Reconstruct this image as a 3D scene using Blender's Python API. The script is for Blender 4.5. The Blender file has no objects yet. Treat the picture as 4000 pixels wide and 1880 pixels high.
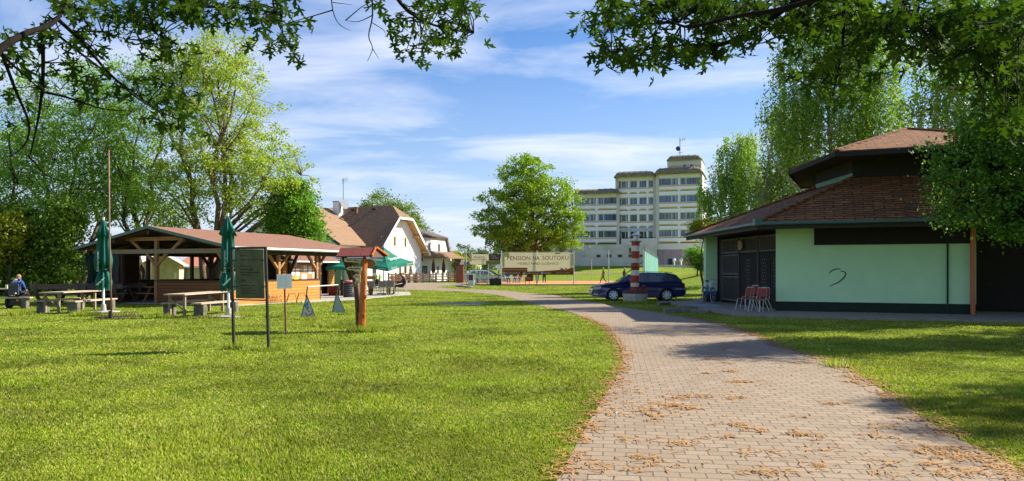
import bpy, bmesh, math, random
import numpy as np
from mathutils import Vector, Matrix
random.seed(7); RNG = np.random.default_rng(11)
S = bpy.context.scene
COL = S.collection
R = math.radians
# ---------------------------------------------------------------- camera
F, HY, CX, EYE = 2900.0, 1052.0, 2000.0, 1.6
cd = bpy.data.cameras.new('camera'); cam = bpy.data.objects.new('camera', cd); COL.objects.link(cam)
cd.sensor_width = 36; cd.lens = 36 * F / 4000; cd.shift_y = (HY - 940) / 4000; cd.clip_start = .05; cd.clip_end = 8000
cam.location = (0, 0, EYE); cam.rotation_euler = (R(90), 0, 0); S.camera = cam
# ---------------------------------------------------------------- light
SUN_EL, SUN_AZ = R(36), math.atan2(.935, .35)
sv = Vector((math.sin(SUN_AZ) * math.cos(SUN_EL), math.cos(SUN_AZ) * math.cos(SUN_EL), math.sin(SUN_EL)))
sl = bpy.data.lights.new('sun', 'SUN'); so = bpy.data.objects.new('sun', sl); COL.objects.link(so)
sl.energy = 5.0; sl.angle = R(.55); sl.color = (1, .93, .78)
so.rotation_euler = sv.to_track_quat('Z', 'Y').to_euler(); so.location = (40, 20, 60)
w = bpy.data.worlds.new('World'); S.world = w; w.use_nodes = True
nt = w.node_tree; nt.nodes.clear()
def N(nt, t, **k):
    n = nt.nodes.new(t)
    for a, b in k.items(): setattr(n, a, b)
    return n
def mathn(nt, op, a, b=None, clamp=False):
    n = N(nt, 'ShaderNodeMath', operation=op); n.use_clamp = clamp
    for i, v in enumerate((a, b)):
        if v is None: continue
        if isinstance(v, (int, float)): n.inputs[i].default_value = v
        else: nt.links.new(v, n.inputs[i])
    return n.outputs[0]
def mixc(nt, fac, a, b, mode='MIX'):
    n = N(nt, 'ShaderNodeMix', data_type='RGBA', blend_type=mode)
    for i, v in ((0, fac), (6, a), (7, b)):
        if isinstance(v, (int, float)): n.inputs[i].default_value = v
        elif isinstance(v, tuple): n.inputs[i].default_value = (*v[:3], 1)
        else: nt.links.new(v, n.inputs[i])
    return n.outputs[2]
def ramp(nt, fac, stops):
    n = N(nt, 'ShaderNodeValToRGB'); nt.links.new(fac, n.inputs[0]); e = n.color_ramp.elements
    while len(e) < len(stops): e.new(.5)
    for i, (p, c) in enumerate(stops):
        e[i].position = p; e[i].color = (c, c, c, 1) if isinstance(c, (int, float)) else (*c[:3], 1)
    return n.outputs[0]
sky = N(nt, 'ShaderNodeTexSky', sky_type='NISHITA'); sky.sun_disc = False
sky.sun_elevation = SUN_EL; sky.sun_rotation = SUN_AZ; sky.air_density = 1.0; sky.dust_density = .6; sky.ozone_density = 2.2
tc = N(nt, 'ShaderNodeTexCoord'); sx = N(nt, 'ShaderNodeSeparateXYZ'); nt.links.new(tc.outputs['Generated'], sx.inputs[0])
zc = mathn(nt, 'MAXIMUM', mathn(nt, 'ADD', sx.outputs[2], .09), .05)
cb = N(nt, 'ShaderNodeCombineXYZ'); nt.links.new(mathn(nt, 'DIVIDE', sx.outputs[0], zc), cb.inputs[0]); nt.links.new(mathn(nt, 'DIVIDE', sx.outputs[1], zc), cb.inputs[1])
mp = N(nt, 'ShaderNodeMapping'); nt.links.new(cb.outputs[0], mp.inputs[0]); mp.inputs['Rotation'].default_value = (0, 0, R(-24)); mp.inputs['Scale'].default_value = (.75, 1.15, 1); mp.inputs['Location'].default_value = (4.3, 1.9, 0)
n1 = N(nt, 'ShaderNodeTexNoise'); n1.inputs['Scale'].default_value = 1.1; n1.inputs['Detail'].default_value = 9; n1.inputs['Roughness'].default_value = .58; n1.inputs['Distortion'].default_value = .5
nt.links.new(mp.outputs[0], n1.inputs['Vector'])
cl = ramp(nt, n1.outputs[0], [(.44, 0.0), (.58, .55), (.70, 1.0)])
# thin veil near the horizon
veil = mathn(nt, 'MULTIPLY', ramp(nt, sx.outputs[2], [(0.0, 1.0), (.14, .62), (.42, .0)]), .62)
satu = N(nt, 'ShaderNodeHueSaturation'); satu.inputs['Saturation'].default_value = 1.5; satu.inputs['Hue'].default_value = .508; satu.inputs['Value'].default_value = 1.25; nt.links.new(sky.outputs[0], satu.inputs['Color'])
c0 = mixc(nt, veil, satu.outputs[0], (5.4, 6.2, 9.0))
c1 = mixc(nt, mathn(nt, 'MULTIPLY', cl, .8), c0, (7.6, 8.1, 9.6))
bg = N(nt, 'ShaderNodeBackground'); bg.inputs[1].default_value = .056; nt.links.new(c1, bg.inputs[0])
wo = N(nt, 'ShaderNodeOutputWorld'); nt.links.new(bg.outputs[0], wo.inputs[0])
S.view_settings.view_transform = 'Standard'; S.view_settings.look = 'None'; S.view_settings.exposure = 1.16; S.view_settings.gamma = 1
S.render.engine = 'CYCLES'; S.cycles.max_bounces = 6; S.cycles.transparent_max_bounces = 8

# ---------------------------------------------------------------- helpers
def W(x, y, Y): return Vector(((x - CX) / F * Y, Y, EYE - (y - HY) / F * Y))
def G(x, y, z=0.0):
    Y = F * (EYE - z) / (y - HY); return Vector(((x - CX) / F * Y, Y, z))
def sst(t): t = min(1, max(0, t)); return t * t * (3 - 2 * t)
def terrain(x, y):
    a = 2.15 * sst((y - 103) / 22) * sst((x + 12) / 12)
    line = 14.5 + (y - 80) * .24
    b = 2.5 * min(1, max(0, (x - line - .5) / 11)) * sst((y - 42) / 22)
    return max(a, b)
MATS = {}
def base_mat(name):
    m = bpy.data.materials.new(name); m.use_nodes = True; t = m.node_tree; t.nodes.clear()
    o = N(t, 'ShaderNodeOutputMaterial'); p = N(t, 'ShaderNodeBsdfPrincipled'); t.links.new(p.outputs[0], o.inputs[0]); return m, t, p, o
def coords(t, kind, sc=(1, 1, 1), rot=0):
    tc = N(t, 'ShaderNodeTexCoord'); mp = N(t, 'ShaderNodeMapping'); t.links.new(tc.outputs[kind], mp.inputs[0]); mp.inputs['Scale'].default_value = sc; mp.inputs['Rotation'].default_value = (0, 0, rot); return mp.outputs[0]
def noise(t, vec, sc, det=5, ro=.55, out=0):
    n = N(t, 'ShaderNodeTexNoise'); n.inputs['Scale'].default_value = sc; n.inputs['Detail'].default_value = det; n.inputs['Roughness'].default_value = ro
    if vec is not None: t.links.new(vec, n.inputs['Vector'])
    return n.outputs[out]
def setbump(t, p, h, strength, dist=.02):
    b = N(t, 'ShaderNodeBump'); b.inputs['Strength'].default_value = strength; b.inputs['Distance'].default_value = dist
    t.links.new(h, b.inputs['Height']); t.links.new(b.outputs[0], p.inputs['Normal'])
def mat(name, c, c2=None, sc=6, ro=.75, bump=.15, me=0, coat=0, stretch=(1, 1, 1), spec=.4):
    if name in MATS: return MATS[name]
    m, t, p, o = base_mat(name); c2 = c2 or tuple(v * .72 for v in c)
    v = coords(t, 'UV', stretch); h = noise(t, v, sc, 6, .6)
    col = mixc(t, ramp(t, h, [(.32, 0.0), (.68, 1.0)]), c, c2)
    t.links.new(col, p.inputs['Base Color']); p.inputs['Roughness'].default_value = ro; p.inputs['Metallic'].default_value = me
    p.inputs['Specular IOR Level'].default_value = spec; p.inputs['Coat Weight'].default_value = coat
    if bump: setbump(t, p, noise(t, v, sc * 4, 4), bump, .01)
    MATS[name] = m; return m
def brickmat(name, c, c2, mortar, bw, rh, ms=.01, ro=.85, bump=.6, dirt=None, rot=0, sq=1.0, off=.5, dist=.02, wob=.25, wsc=2.2):
    if name in MATS: return MATS[name]
    m, t, p, o = base_mat(name); v = coords(t, 'UV', rot=rot)
    wv = N(t, 'ShaderNodeVectorMath', operation='ADD'); t.links.new(v, wv.inputs[0])
    nd = N(t, 'ShaderNodeVectorMath', operation='SCALE'); t.links.new(noise(t, v, wsc, 2, .5, 1), nd.inputs[0]); nd.inputs[3].default_value = rh * wob; t.links.new(nd.outputs[0], wv.inputs[1])
    b = N(t, 'ShaderNodeTexBrick'); t.links.new(wv.outputs[0], b.inputs['Vector']); b.offset = off
    b.inputs['Color1'].default_value = (*c, 1); b.inputs['Color2'].default_value = (*c2, 1); b.inputs['Mortar'].default_value = (*mortar, 1)
    b.inputs['Scale'].default_value = 1; b.inputs['Brick Width'].default_value = bw; b.inputs['Row Height'].default_value = rh; b.inputs['Mortar Size'].default_value = ms; b.inputs['Mortar Smooth'].default_value = .3
    col = b.outputs['Color']
    if dirt: col = mixc(t, mathn(t, 'MULTIPLY', ramp(t, noise(t, v, dirt[1], 6, .65), [(.4, 0.0), (.72, 1.0)]), dirt[2]), col, dirt[0])
    col = mixc(t, .5, col, ramp(t, noise(t, v, 40, 3), [(.2, .55), (.8, 1.0)]), 'MULTIPLY')
    t.links.new(col, p.inputs['Base Color']); p.inputs['Roughness'].default_value = ro; p.inputs['Specular IOR Level'].default_value = .25
    inv = mathn(t, 'SUBTRACT', 1.0, b.outputs['Fac']); h = mathn(t, 'ADD', inv, mathn(t, 'MULTIPLY', noise(t, v, 25, 4), .6)); setbump(t, p, h, bump, dist)
    MATS[name] = m; return m
def leafmat(name, c, c2, tr=.45, rough=.55, tint=(1.0, 1.0, .45)):
    if name in MATS: return MATS[name]
    m, t, p, o = base_mat(name); g = N(t, 'ShaderNodeNewGeometry')
    obj = coords(t, 'Object'); f = mathn(t, 'ADD', mathn(t, 'MULTIPLY', g.outputs['Random Per Island'], .6), mathn(t, 'MULTIPLY', noise(t, obj, .55, 3), .55))
    col = mixc(t, ramp(t, f, [(.2, 0.0), (.85, 1.0)]), c, c2)
    t.links.new(col, p.inputs['Base Color']); p.inputs['Roughness'].default_value = rough; p.inputs['Specular IOR Level'].default_value = .3
    tl = N(t, 'ShaderNodeBsdfTranslucent'); tcx = mixc(t, 1.0, col, tint, 'MULTIPLY'); t.links.new(tcx, tl.inputs[0])
    mx = N(t, 'ShaderNodeMixShader'); mx.inputs[0].default_value = tr; t.links.new(p.outputs[0], mx.inputs[1]); t.links.new(tl.outputs[0], mx.inputs[2]); t.links.new(mx.outputs[0], o.inputs[0])
    MATS[name] = m; return m
def barkmat(name, c, c2):
    return mat(name, c, c2, 3, .95, .8, stretch=(6, 1.5, 1), spec=.08)
ORG = {}
def root(name, label, cat, loc, group=None):
    o = bpy.data.objects.new(name, None); COL.objects.link(o); o.empty_display_size = .1; o.location = loc
    ORG[o.name] = Vector(loc); return tag(o, label, cat, group)
def tag(o, label=None, cat=None, group=None, kind=None):
    if label: o['label'] = label
    if cat: o['category'] = cat
    if group: o['group'] = group
    if kind: o['kind'] = kind
    return o
def autouv(me, verts, faces):
    uvl = me.uv_layers.new(name='UVMap'); arr = np.zeros((len(me.loops), 2), 'f'); k = 0
    for f in faces:
        a, b, c = verts[f[0]], verts[f[1]], verts[f[2]]
        n = (b - a).cross(c - a)
        if n.length < 1e-12 and len(f) > 3: n = (c - a).cross(verts[f[3]] - a)
        if n.length < 1e-12: k += len(f); continue
        n.normalize()
        if abs(n.z) > .985: t = Vector((1, 0, 0)); bb = Vector((0, 1, 0))
        else: t = Vector((-n.y, n.x, 0)).normalized(); bb = n.cross(t)
        for i in f: arr[k] = (verts[i].dot(t), verts[i].dot(bb)); k += 1
    uvl.data.foreach_set('uv', arr.ravel())
class MB:
    def __init__(s): s.v = []; s.f = []; s.m = []
    def add(s, vs, fs, m=0):
        n = len(s.v); s.v += [Vector(v) for v in vs]; s.f += [tuple(i + n for i in f) for f in fs]; s.m += [m] * len(fs); return s
    def ob(s, o, a, b, c, m=0):
        o, a, b, c = map(Vector, (o, a, b, c)); v = [o, o + a, o + a + b, o + b]; v += [p + c for p in v]
        fs = [(0, 3, 2, 1), (4, 5, 6, 7), (0, 1, 5, 4), (1, 2, 6, 5), (2, 3, 7, 6), (3, 0, 4, 7)]
        if a.cross(b).dot(c) < 0: fs = [f[::-1] for f in fs]
        return s.add(v, fs, m)
    def box(s, x0, x1, y0, y1, z0, z1, m=0): return s.ob((x0, y0, z0), (x1 - x0, 0, 0), (0, y1 - y0, 0), (0, 0, z1 - z0), m)
    def bar(s, p, q, wd, ht=None, up=(0, 0, 1), m=0):
        p, q = Vector(p), Vector(q); ht = ht or wd; d = (q - p); u = Vector(up); sd = d.cross(u)
        if sd.length < 1e-6: sd = d.cross(Vector((0, 1, 0)))
        sd.normalize(); u = sd.cross(d).normalized()
        return s.ob(p - sd * wd / 2 - u * ht / 2, d, sd * wd, u * ht, m)
    def tube(s, pts, rad, n=8, m=0, cap=True):
        pts = [Vector(p) for p in pts]
        if isinstance(rad, (int, float)): rad = [rad] * len(pts)
        base = len(s.v); pn = None
        for i, p in enumerate(pts):
            d = (pts[min(i + 1, len(pts) - 1)] - pts[max(i - 1, 0)])
            if d.length < 1e-9: d = Vector((0, 0, 1))
            d.normalize()
            if pn is None: pn = d.cross(Vector((0, 0, 1)) if abs(d.z) < .9 else Vector((1, 0, 0))).normalized()
            pn = (pn - d * pn.dot(d));
            if pn.length < 1e-6: pn = d.cross(Vector((1, .3, 0)))
            pn.normalize(); q = d.cross(pn)
            for k in range(n):
                a = 2 * math.pi * k / n; s.v.append(p + (pn * math.cos(a) + q * math.sin(a)) * rad[i])
        for i in range(len(pts) - 1):
            for k in range(n):
                a = base + i * n + k; b = base + i * n + (k + 1) % n; s.f.append((a, b, b + n, a + n)); s.m.append(m)
        if cap:
            s.f.append(tuple(base + k for k in range(n))[::-1]); s.m.append(m)
            e = base + (len(pts) - 1) * n; s.f.append(tuple(e + k for k in range(n))); s.m.append(m)
        return s
    def lathe(s, c, prof, n=20, m=0):
        c = Vector(c); base = len(s.v)
        for r, z in prof:
            for k in range(n):
                a = 2 * math.pi * k / n; s.v.append(c + Vector((math.cos(a) * r, math.sin(a) * r, z)))
        for i in range(len(prof) - 1):
            for k in range(n):
                a = base + i * n + k; b = base + i * n + (k + 1) % n; s.f.append((a, b, b + n, a + n)); s.m.append(m)
        s.f.append(tuple(base + k for k in range(n))[::-1]); s.m.append(m); e = base + (len(prof) - 1) * n; s.f.append(tuple(e + k for k in range(n))); s.m.append(m)
        return s
    def prism(s, poly, ext, m=0):
        ext = Vector(ext); poly = [Vector(p) for p in poly]; n = len(poly)
        nn = Vector((0, 0, 0))
        for i in range(n): nn += poly[i].cross(poly[(i + 1) % n])
        if nn.dot(ext) > 0: poly = poly[::-1]
        return s.add(poly + [p + ext for p in poly], [tuple(range(n)), tuple(range(2 * n - 1, n - 1, -1))] + [(i, i + n, (i + 1) % n + n, (i + 1) % n) for i in range(n)], m)
    def sphere(s, c, r, n=12, k=8, m=0):
        r = (r, r, r) if isinstance(r, (int, float)) else r; c = Vector(c); base = len(s.v)
        for i in range(k + 1):
            t = math.pi * i / k
            for j in range(n):
                a = 2 * math.pi * j / n; s.v.append(c + Vector((r[0] * math.sin(t) * math.cos(a), r[1] * math.sin(t) * math.sin(a), r[2] * math.cos(t))))
        for i in range(k):
            for j in range(n):
                a = base + i * n + j; b = base + i * n + (j + 1) % n; s.f.append((a, a + n, b + n, b)); s.m.append(m)
        return s
    def build(s, name, ms, parent=None, smooth=False, bevel=0, loc=None):
        ms = ms if isinstance(ms, (list, tuple)) else [ms]
        org = ORG[root_of(parent).name] if parent is not None else (Vector(loc) if loc is not None else Vector((0, 0, 0)))
        me = bpy.data.meshes.new(name); vs = [v - org for v in s.v]; me.from_pydata([tuple(v) for v in vs], [], s.f)
        autouv(me, s.v, s.f)
        for m in ms: me.materials.append(m)
        if len(ms) > 1: me.polygons.foreach_set('material_index', s.m)
        if smooth: me.polygons.foreach_set('use_smooth', [True] * len(me.polygons))
        me.update(); o = bpy.data.objects.new(name, me); COL.objects.link(o)
        if parent is not None: o.parent = parent
        elif loc is not None: o.location = loc; ORG[o.name] = Vector(loc)
        else: ORG[o.name] = Vector((0, 0, 0))
        if bevel:
            bm = o.modifiers.new('bevel', 'BEVEL'); bm.width = bevel; bm.segments = 2; bm.limit_method = 'ANGLE'; bm.angle_limit = R(38)
        return o
def root_of(o):
    while o.parent is not None: o = o.parent
    return o
def copy_tree(o, parent=None):
    c = o.copy(); COL.objects.link(c); c.parent = parent
    for ch in list(o.children): copy_tree(ch, c)
    return c
def place(src, loc, rz, label, first=False, sc=None):
    o = src if first else copy_tree(src)
    o.location = loc; o.rotation_euler = (0, 0, rz); o['label'] = label
    if sc: o.scale = (sc, sc, sc)
    return o
class Fr:
    """horizontal frame: origin, e1 (along the wall), e2 (into the building)"""
    def __init__(s, o, e1, e2=None):
        s.o = Vector((o[0], o[1], 0)); s.e1 = Vector((e1[0], e1[1], 0)).normalized(); s.e2 = Vector((e2[0], e2[1], 0)).normalized() if e2 else Vector((-s.e1.y, s.e1.x, 0))
    def P(s, a, b, z): return s.o + s.e1 * a + s.e2 * b + Vector((0, 0, z))
    def A(s, x, b=0):
        r = (x - CX) / F; o = s.o + s.e2 * b; return (r * o.y - o.x) / (s.e1.x - r * s.e1.y)
    def Z(s, x, y, b=0):
        Y = s.P(s.A(x, b), b, 0).y; return EYE - (y - HY) / F * Y
    def box(s, mb, a0, a1, b0, b1, z0, z1, m=0): return mb.ob(s.P(a0, b0, z0), s.e1 * (a1 - a0), s.e2 * (b1 - b0), (0, 0, z1 - z0), m)
def fastmesh(name, V, Q, ms, parent=None, nper=4, uv=False, smooth=False):
    V = np.asarray(V, 'f').reshape(-1, 3); Q = np.asarray(Q, 'i').reshape(-1, nper)
    if parent is not None: V = V - np.array(ORG[root_of(parent).name], 'f')
    me = bpy.data.meshes.new(name); me.vertices.add(len(V)); me.vertices.foreach_set('co', V.ravel())
    me.loops.add(Q.size); me.loops.foreach_set('vertex_index', Q.ravel()); me.polygons.add(len(Q))
    me.polygons.foreach_set('loop_start', np.arange(0, Q.size, nper, dtype='i')); me.polygons.foreach_set('loop_total', np.full(len(Q), nper, 'i'))
    me.materials.append(ms); me.update(calc_edges=True); me.validate()
    if smooth: me.polygons.foreach_set('use_smooth', [True] * len(me.polygons))
    o = bpy.data.objects.new(name, me); COL.objects.link(o)
    if parent is not None: o.parent = parent
    else: ORG[o.name] = Vector((0, 0, 0))
    return o
def text(body, name, m, parent, o, right, up, width=None, height=None, ext=.002, off=0.0, shear=0, spacing=1.0):
    cu = bpy.data.curves.new('t', 'FONT'); cu.body = body; cu.size = 1; cu.extrude = .01; cu.offset = off; cu.shear = shear; cu.space_character = spacing; cu.align_x = 'LEFT'; cu.resolution_u = 2
    to = bpy.data.objects.new('t', cu); COL.objects.link(to); bpy.context.view_layer.update()
    me = bpy.data.meshes.new_from_object(to.evaluated_get(bpy.context.evaluated_depsgraph_get())); bpy.data.objects.remove(to); bpy.data.curves.remove(cu)
    c = np.array([v.co[:] for v in me.vertices]); mn, mx = c.min(0), c.max(0)
    sw = width / (mx[0] - mn[0]) if width else None; sh = height / (mx[1] - mn[1]) if height else None
    sw = sw or sh; sh = sh or sw
    right, up = Vector(right).normalized(), Vector(up).normalized(); nn = right.cross(up); o = Vector(o); org = ORG[root_of(parent).name]
    for v in me.vertices:
        x, y, z = v.co; v.co = o + right * ((x - mn[0]) * sw) + up * ((y - mn[1]) * sh) + nn * (z / .01 * ext) - org
    me.materials.clear(); me.materials.append(m); ob = bpy.data.objects.new(name, me); COL.objects.link(ob); ob.parent = parent; return ob
def pip(px, py, poly):
    poly = [(p[0], p[1]) for p in poly]; ins = np.zeros(len(px), bool); j = len(poly) - 1
    for i in range(len(poly)):
        xi, yi = poly[i]; xj, yj = poly[j]
        c = ((yi > py) != (yj > py)) & (px < (xj - xi) * (py - yi) / (yj - yi + 1e-12) + xi); ins ^= c; j = i
    return ins
# ---------------------------------------------------------------- ground, path
def ground_material():
    m, t, p, o = base_mat('lawn'); v = coords(t, 'Object')
    big = ramp(t, noise(t, v, .28, 5, .6), [(.35, 0.0), (.68, 1.0)]); mid = ramp(t, noise(t, v, 3.0, 6, .65), [(.35, 0.0), (.65, 1.0)]); fine = noise(t, v, 38, 5, .7)
    c = mixc(t, big, (.165, .250, .011), (.26, .295, .024))
    c = mixc(t, mathn(t, 'MULTIPLY', mid, .55), c, (.120, .190, .008))
    c = mixc(t, mathn(t, 'MULTIPLY', ramp(t, noise(t, v, 1.1, 7, .7), [(.56, 0.0), (.72, 1.0)]), .5), c, (.21, .17, .045))
    c = mixc(t, .8, c, ramp(t, fine, [(.25, .45), (.75, 1.25)]), 'MULTIPLY')
    t.links.new(c, p.inputs['Base Color']); p.inputs['Roughness'].default_value = .9; p.inputs['Specular IOR Level'].default_value = .15
    setbump(t, p, mathn(t, 'ADD', fine, noise(t, v, 9, 5, .7)), .9, .05); return m
xs = [-3000, -1200, -500, -250] + list(np.arange(-120, 121, 4.0)) + [250, 500, 1200, 3000]
ys = [-300, -60] + list(np.arange(-20, 201, 4.0)) + [260, 400, 800, 1800, 4000]
mb = MB(); nx = len(xs)
for y in ys:
    for x in xs: mb.v.append(Vector((x, y, terrain(x, y))))
for j in range(len(ys) - 1):
    for i in range(nx - 1): mb.f.append((j * nx + i, j * nx + i + 1, (j + 1) * nx + i + 1, (j + 1) * nx + i)); mb.m.append(0)
tag(mb.build('lawn', ground_material(), smooth=True), kind='structure')
left = [(1950, 2250), (2178, 1879), (2295, 1662), (2403, 1483), (2434, 1421), (2419, 1352), (2372, 1289), (2334, 1262), (2210, 1216), (2102, 1194), (2026, 1173), (1944, 1154), (1820, 1141), (1700, 1136), (1575, 1132)]
right = [(5600, 3000), (4000, 1866), (3847, 1771), (3630, 1654), (3474, 1546), (3280, 1429), (3086, 1367), (2931, 1305), (2776, 1258), (2621, 1231), (2419, 1200), (2325, 1182), (2257, 1173), (2162, 1154), (2053, 1145), (1944, 1135), (1809, 1131), (1700, 1123), (1815, 1112), (1815, 1106), (1500, 1106), (1440, 1120), (1440, 1134)]
PATH = [G(*q) for q in left] + [G(*q) for q in right[::-1]]
def smoothline(pts, k=4):
    out = []
    for i in range(len(pts) - 1):
        p0, p1, p2, p3 = pts[max(i - 1, 0)], pts[i], pts[i + 1], pts[min(i + 2, len(pts) - 1)]
        for j in range(k):
            s = j / k; out.append(.5 * ((2 * p1) + (p2 - p0) * s + (2 * p0 - 5 * p1 + 4 * p2 - p3) * s * s + (3 * p1 - p0 - 3 * p2 + p3) * s ** 3))
    return out + [pts[-1]]
LE = smoothline([G(*q) for q in left]); RE = smoothline([G(*q) for q in right[:18]]); REST = [G(*q) for q in right[18:]]
PATH = LE + REST[::-1] + RE[::-1]
paver = brickmat('paver', (.345, .265, .19), (.275, .21, .15), (.13, .09, .055), .20, .145, .007, .8, .8, dirt=((.26, .19, .12), 1.0, .5), rot=R(8), dist=.012)
mb = MB(); mb.add([(p.x, p.y, .012) for p in PATH], [tuple(range(len(PATH)))]); o = mb.build('path', paver)
if o.data.polygons[0].normal.z < 0: o.data.flip_normals()
tag(o, kind='structure')
conc = mat('concrete', (.42, .39, .34), (.30, .28, .24), 4, .9, .4)
concd = mat('dark_concrete', (.24, .23, .2), (.13, .12, .1), 5, .95, .5)
# patio slab by the kiosk, flat slab in the lawn, clay court
def slab(name, pix, m, h=.02, kind='structure'):
    mb = MB(); pts = [G(*q) for q in pix]; mb.prism([(p.x, p.y, -.05) for p in pts], (0, 0, h + .05)); return tag(mb.build(name, m), kind=kind)
slab('patio', [(1180, 1183), (1245, 1180), (1400, 1172), (1530, 1158), (1605, 1153), (1600, 1142), (1440, 1140), (1150, 1150)], conc, .03)
slab('lawn_slab', [(1675, 1189), (1760, 1193), (1870, 1191), (1915, 1184), (1860, 1181), (1740, 1182)], conc, .008)
slab('stone_slab', [(1270, 1272), (1330, 1277), (1400, 1273), (1390, 1265), (1310, 1264)], concd, .012)
clay = mat('court_clay', (.62, .25, .10), (.50, .19, .08), 3, .95, .2)
mb = MB(); mb.add([(-7.0, 79.2, .01), (15, 79.2, .01), (20, 101, .01), (-4, 101, .01)], [(0, 1, 2, 3)]); tag(mb.build('tennis_court', clay), kind='structure')
# ---------------------------------------------------------------- grass blades (stuff), catkins (stuff)
def in_path(X, Y): return pip(X, Y, PATH)
def blades(n, y0, y1, seedpow, h0, h1):
    u = RNG.random(n); Y = (y0 ** (1 - seedpow) + u * (y1 ** (1 - seedpow) - y0 ** (1 - seedpow))) ** (1 / (1 - seedpow))
    X = (RNG.random(n) * 2 - 1) * (Y * .80 + 3.0)
    edge = G(3030, 1236).y
    k = ~in_path(X, Y)
    sl = [G(*q) for q in [(2565, 1188), (2700, 1181), (3000, 1200), (4600, 1240), (4600, 1280), (4000, 1264), (3400, 1252), (3050, 1243), (2870, 1236)]]
    k &= ~pip(X, Y, sl)
    k &= ~pip(X, Y, [(-7.2, 78.5), (16, 78.5), (20, 102), (-5, 102)]) & ~((X < -9.5) & (X > -23 + (Y - 36) * .36) & (Y > 32.5 + (-12.3 - X) * .36) & (Y < 47)) & ~pip(X, Y, [G(*q) for q in [(1180, 1183), (1245, 1180), (1400, 1172), (1530, 1158), (1605, 1153), (1600, 1142), (1440, 1140), (1150, 1150)]]) & (~((Y > 79) & (X < 22)))
    X, Y = X[k], Y[k]; n = len(X); TZ = np.array([terrain(a, b) if b > 42 else 0.0 for a, b in zip(X, Y)])
    pat = np.sin(X * 1.7 + np.sin(Y * .9) * 2) * np.sin(Y * 1.3 + np.sin(X * .7)) * .5 + .5
    h = (h0 + (h1 - h0) * RNG.random(n)) * (.55 + .7 * pat); wd = (.0035 + .0009 * Y) * (.7 + .6 * RNG.random(n))
    a = RNG.random(n) * 6.283; lean = RNG.random(n) * .9 * h; la = RNG.random(n) * 6.283
    V = np.zeros((n, 3, 3)); dx, dy = np.cos(a) * wd, np.sin(a) * wd
    V[:, 0] = np.stack([X - dx, Y - dy, np.zeros(n)], 1); V[:, 1] = np.stack([X + dx, Y + dy, np.zeros(n)], 1)
    V[:, 2] = np.stack([X + np.cos(la) * lean, Y + np.sin(la) * lean, h], 1); V[:, :, 2] += TZ[:, None]
    return V
V = np.concatenate([blades(860000, 4.0, 32, 1.7, .012, .040), blades(280000, 32, 78, 1.2, .012, .035)])
def tufts():
    out = []
    for x, y, r_, k, h in ((914, 1366, .16, 260, .16), (1050, 1370, .22, 300, .11), (1118, 1321, .2, 260, .09), (1418, 1298, .30, 700, .18), (1205, 1250, .32, 500, .12), (1325, 1231, .3, 400, .10), (1330, 1278, .55, 900, .14), (1260, 1276, .4, 400, .12), (2481, 1186, .75, 900, .12), (330, 1236, .35, 400, .2), (620, 1240, .35, 300, .14), (940, 1238, .35, 300, .18), (980, 1372, .5, 260, .07), (1080, 1240, .3, 300, .12), (60, 1232, .5, 500, .2), (1120, 1190, .6, 300, .08), (3280, 1432, .25, 200, .14), (800, 1245, .4, 200, .12)):
        c = G(x, y); n = k; a = RNG.random(n) * 6.283; rr = r_ * RNG.random(n) ** .7; X = c.x + np.cos(a) * rr * 1.3; Y = c.y + np.sin(a) * rr; hh = h * (.4 + .9 * RNG.random(n)); wd = .003 + .0005 * Y; b = RNG.random(n) * 6.283; ln = hh * .7 * RNG.random(n)
        v = np.zeros((n, 3, 3)); v[:, 0] = np.stack([X - np.cos(b) * wd, Y - np.sin(b) * wd, 0 * X], 1); v[:, 1] = np.stack([X + np.cos(b) * wd, Y + np.sin(b) * wd, 0 * X], 1); v[:, 2] = np.stack([X + np.cos(a) * ln, Y + np.sin(a) * ln, hh], 1); out.append(v)
    return np.concatenate(out)
V = np.concatenate([V, tufts()])
gm = leafmat('grass_blade', (.165, .300, .012), (.42, .47, .035), .4, .7)
def straw(m):
    t = m.node_tree; p = [n for n in t.nodes if n.type == 'BSDF_PRINCIPLED'][0]; tl = [n for n in t.nodes if n.type == 'BSDF_TRANSLUCENT'][0]
    src = p.inputs['Base Color'].links[0].from_socket; g = N(t, 'ShaderNodeNewGeometry'); w_ = N(t, 'ShaderNodeTexWhiteNoise', noise_dimensions='1D'); t.links.new(g.outputs['Random Per Island'], w_.inputs['W'])
    obj = coords(t, 'Object'); dry = mathn(t, 'ADD', w_.outputs['Value'], mathn(t, 'MULTIPLY', noise(t, obj, .8, 6, .7), .8))
    c = mixc(t, ramp(t, dry, [(.62, 0.0), (.70, 1.0)]) if False else mathn(t, 'GREATER_THAN', dry, 1.22), src, (.50, .46, .14))
    dk = ramp(t, noise(t, obj, .45, 5, .65), [(.34, .42), (.58, 1.0)]); c = mixc(t, 1.0, c, dk, 'MULTIPLY')
    t.links.new(c, p.inputs['Base Color']); t.links.new(c, tl.inputs[0])
straw(gm)
tag(fastmesh('grass', V.reshape(-1, 3), np.arange(len(V) * 3), gm, nper=3), 'short mown green grass covering the lawn', 'grass', kind='stuff')
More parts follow.
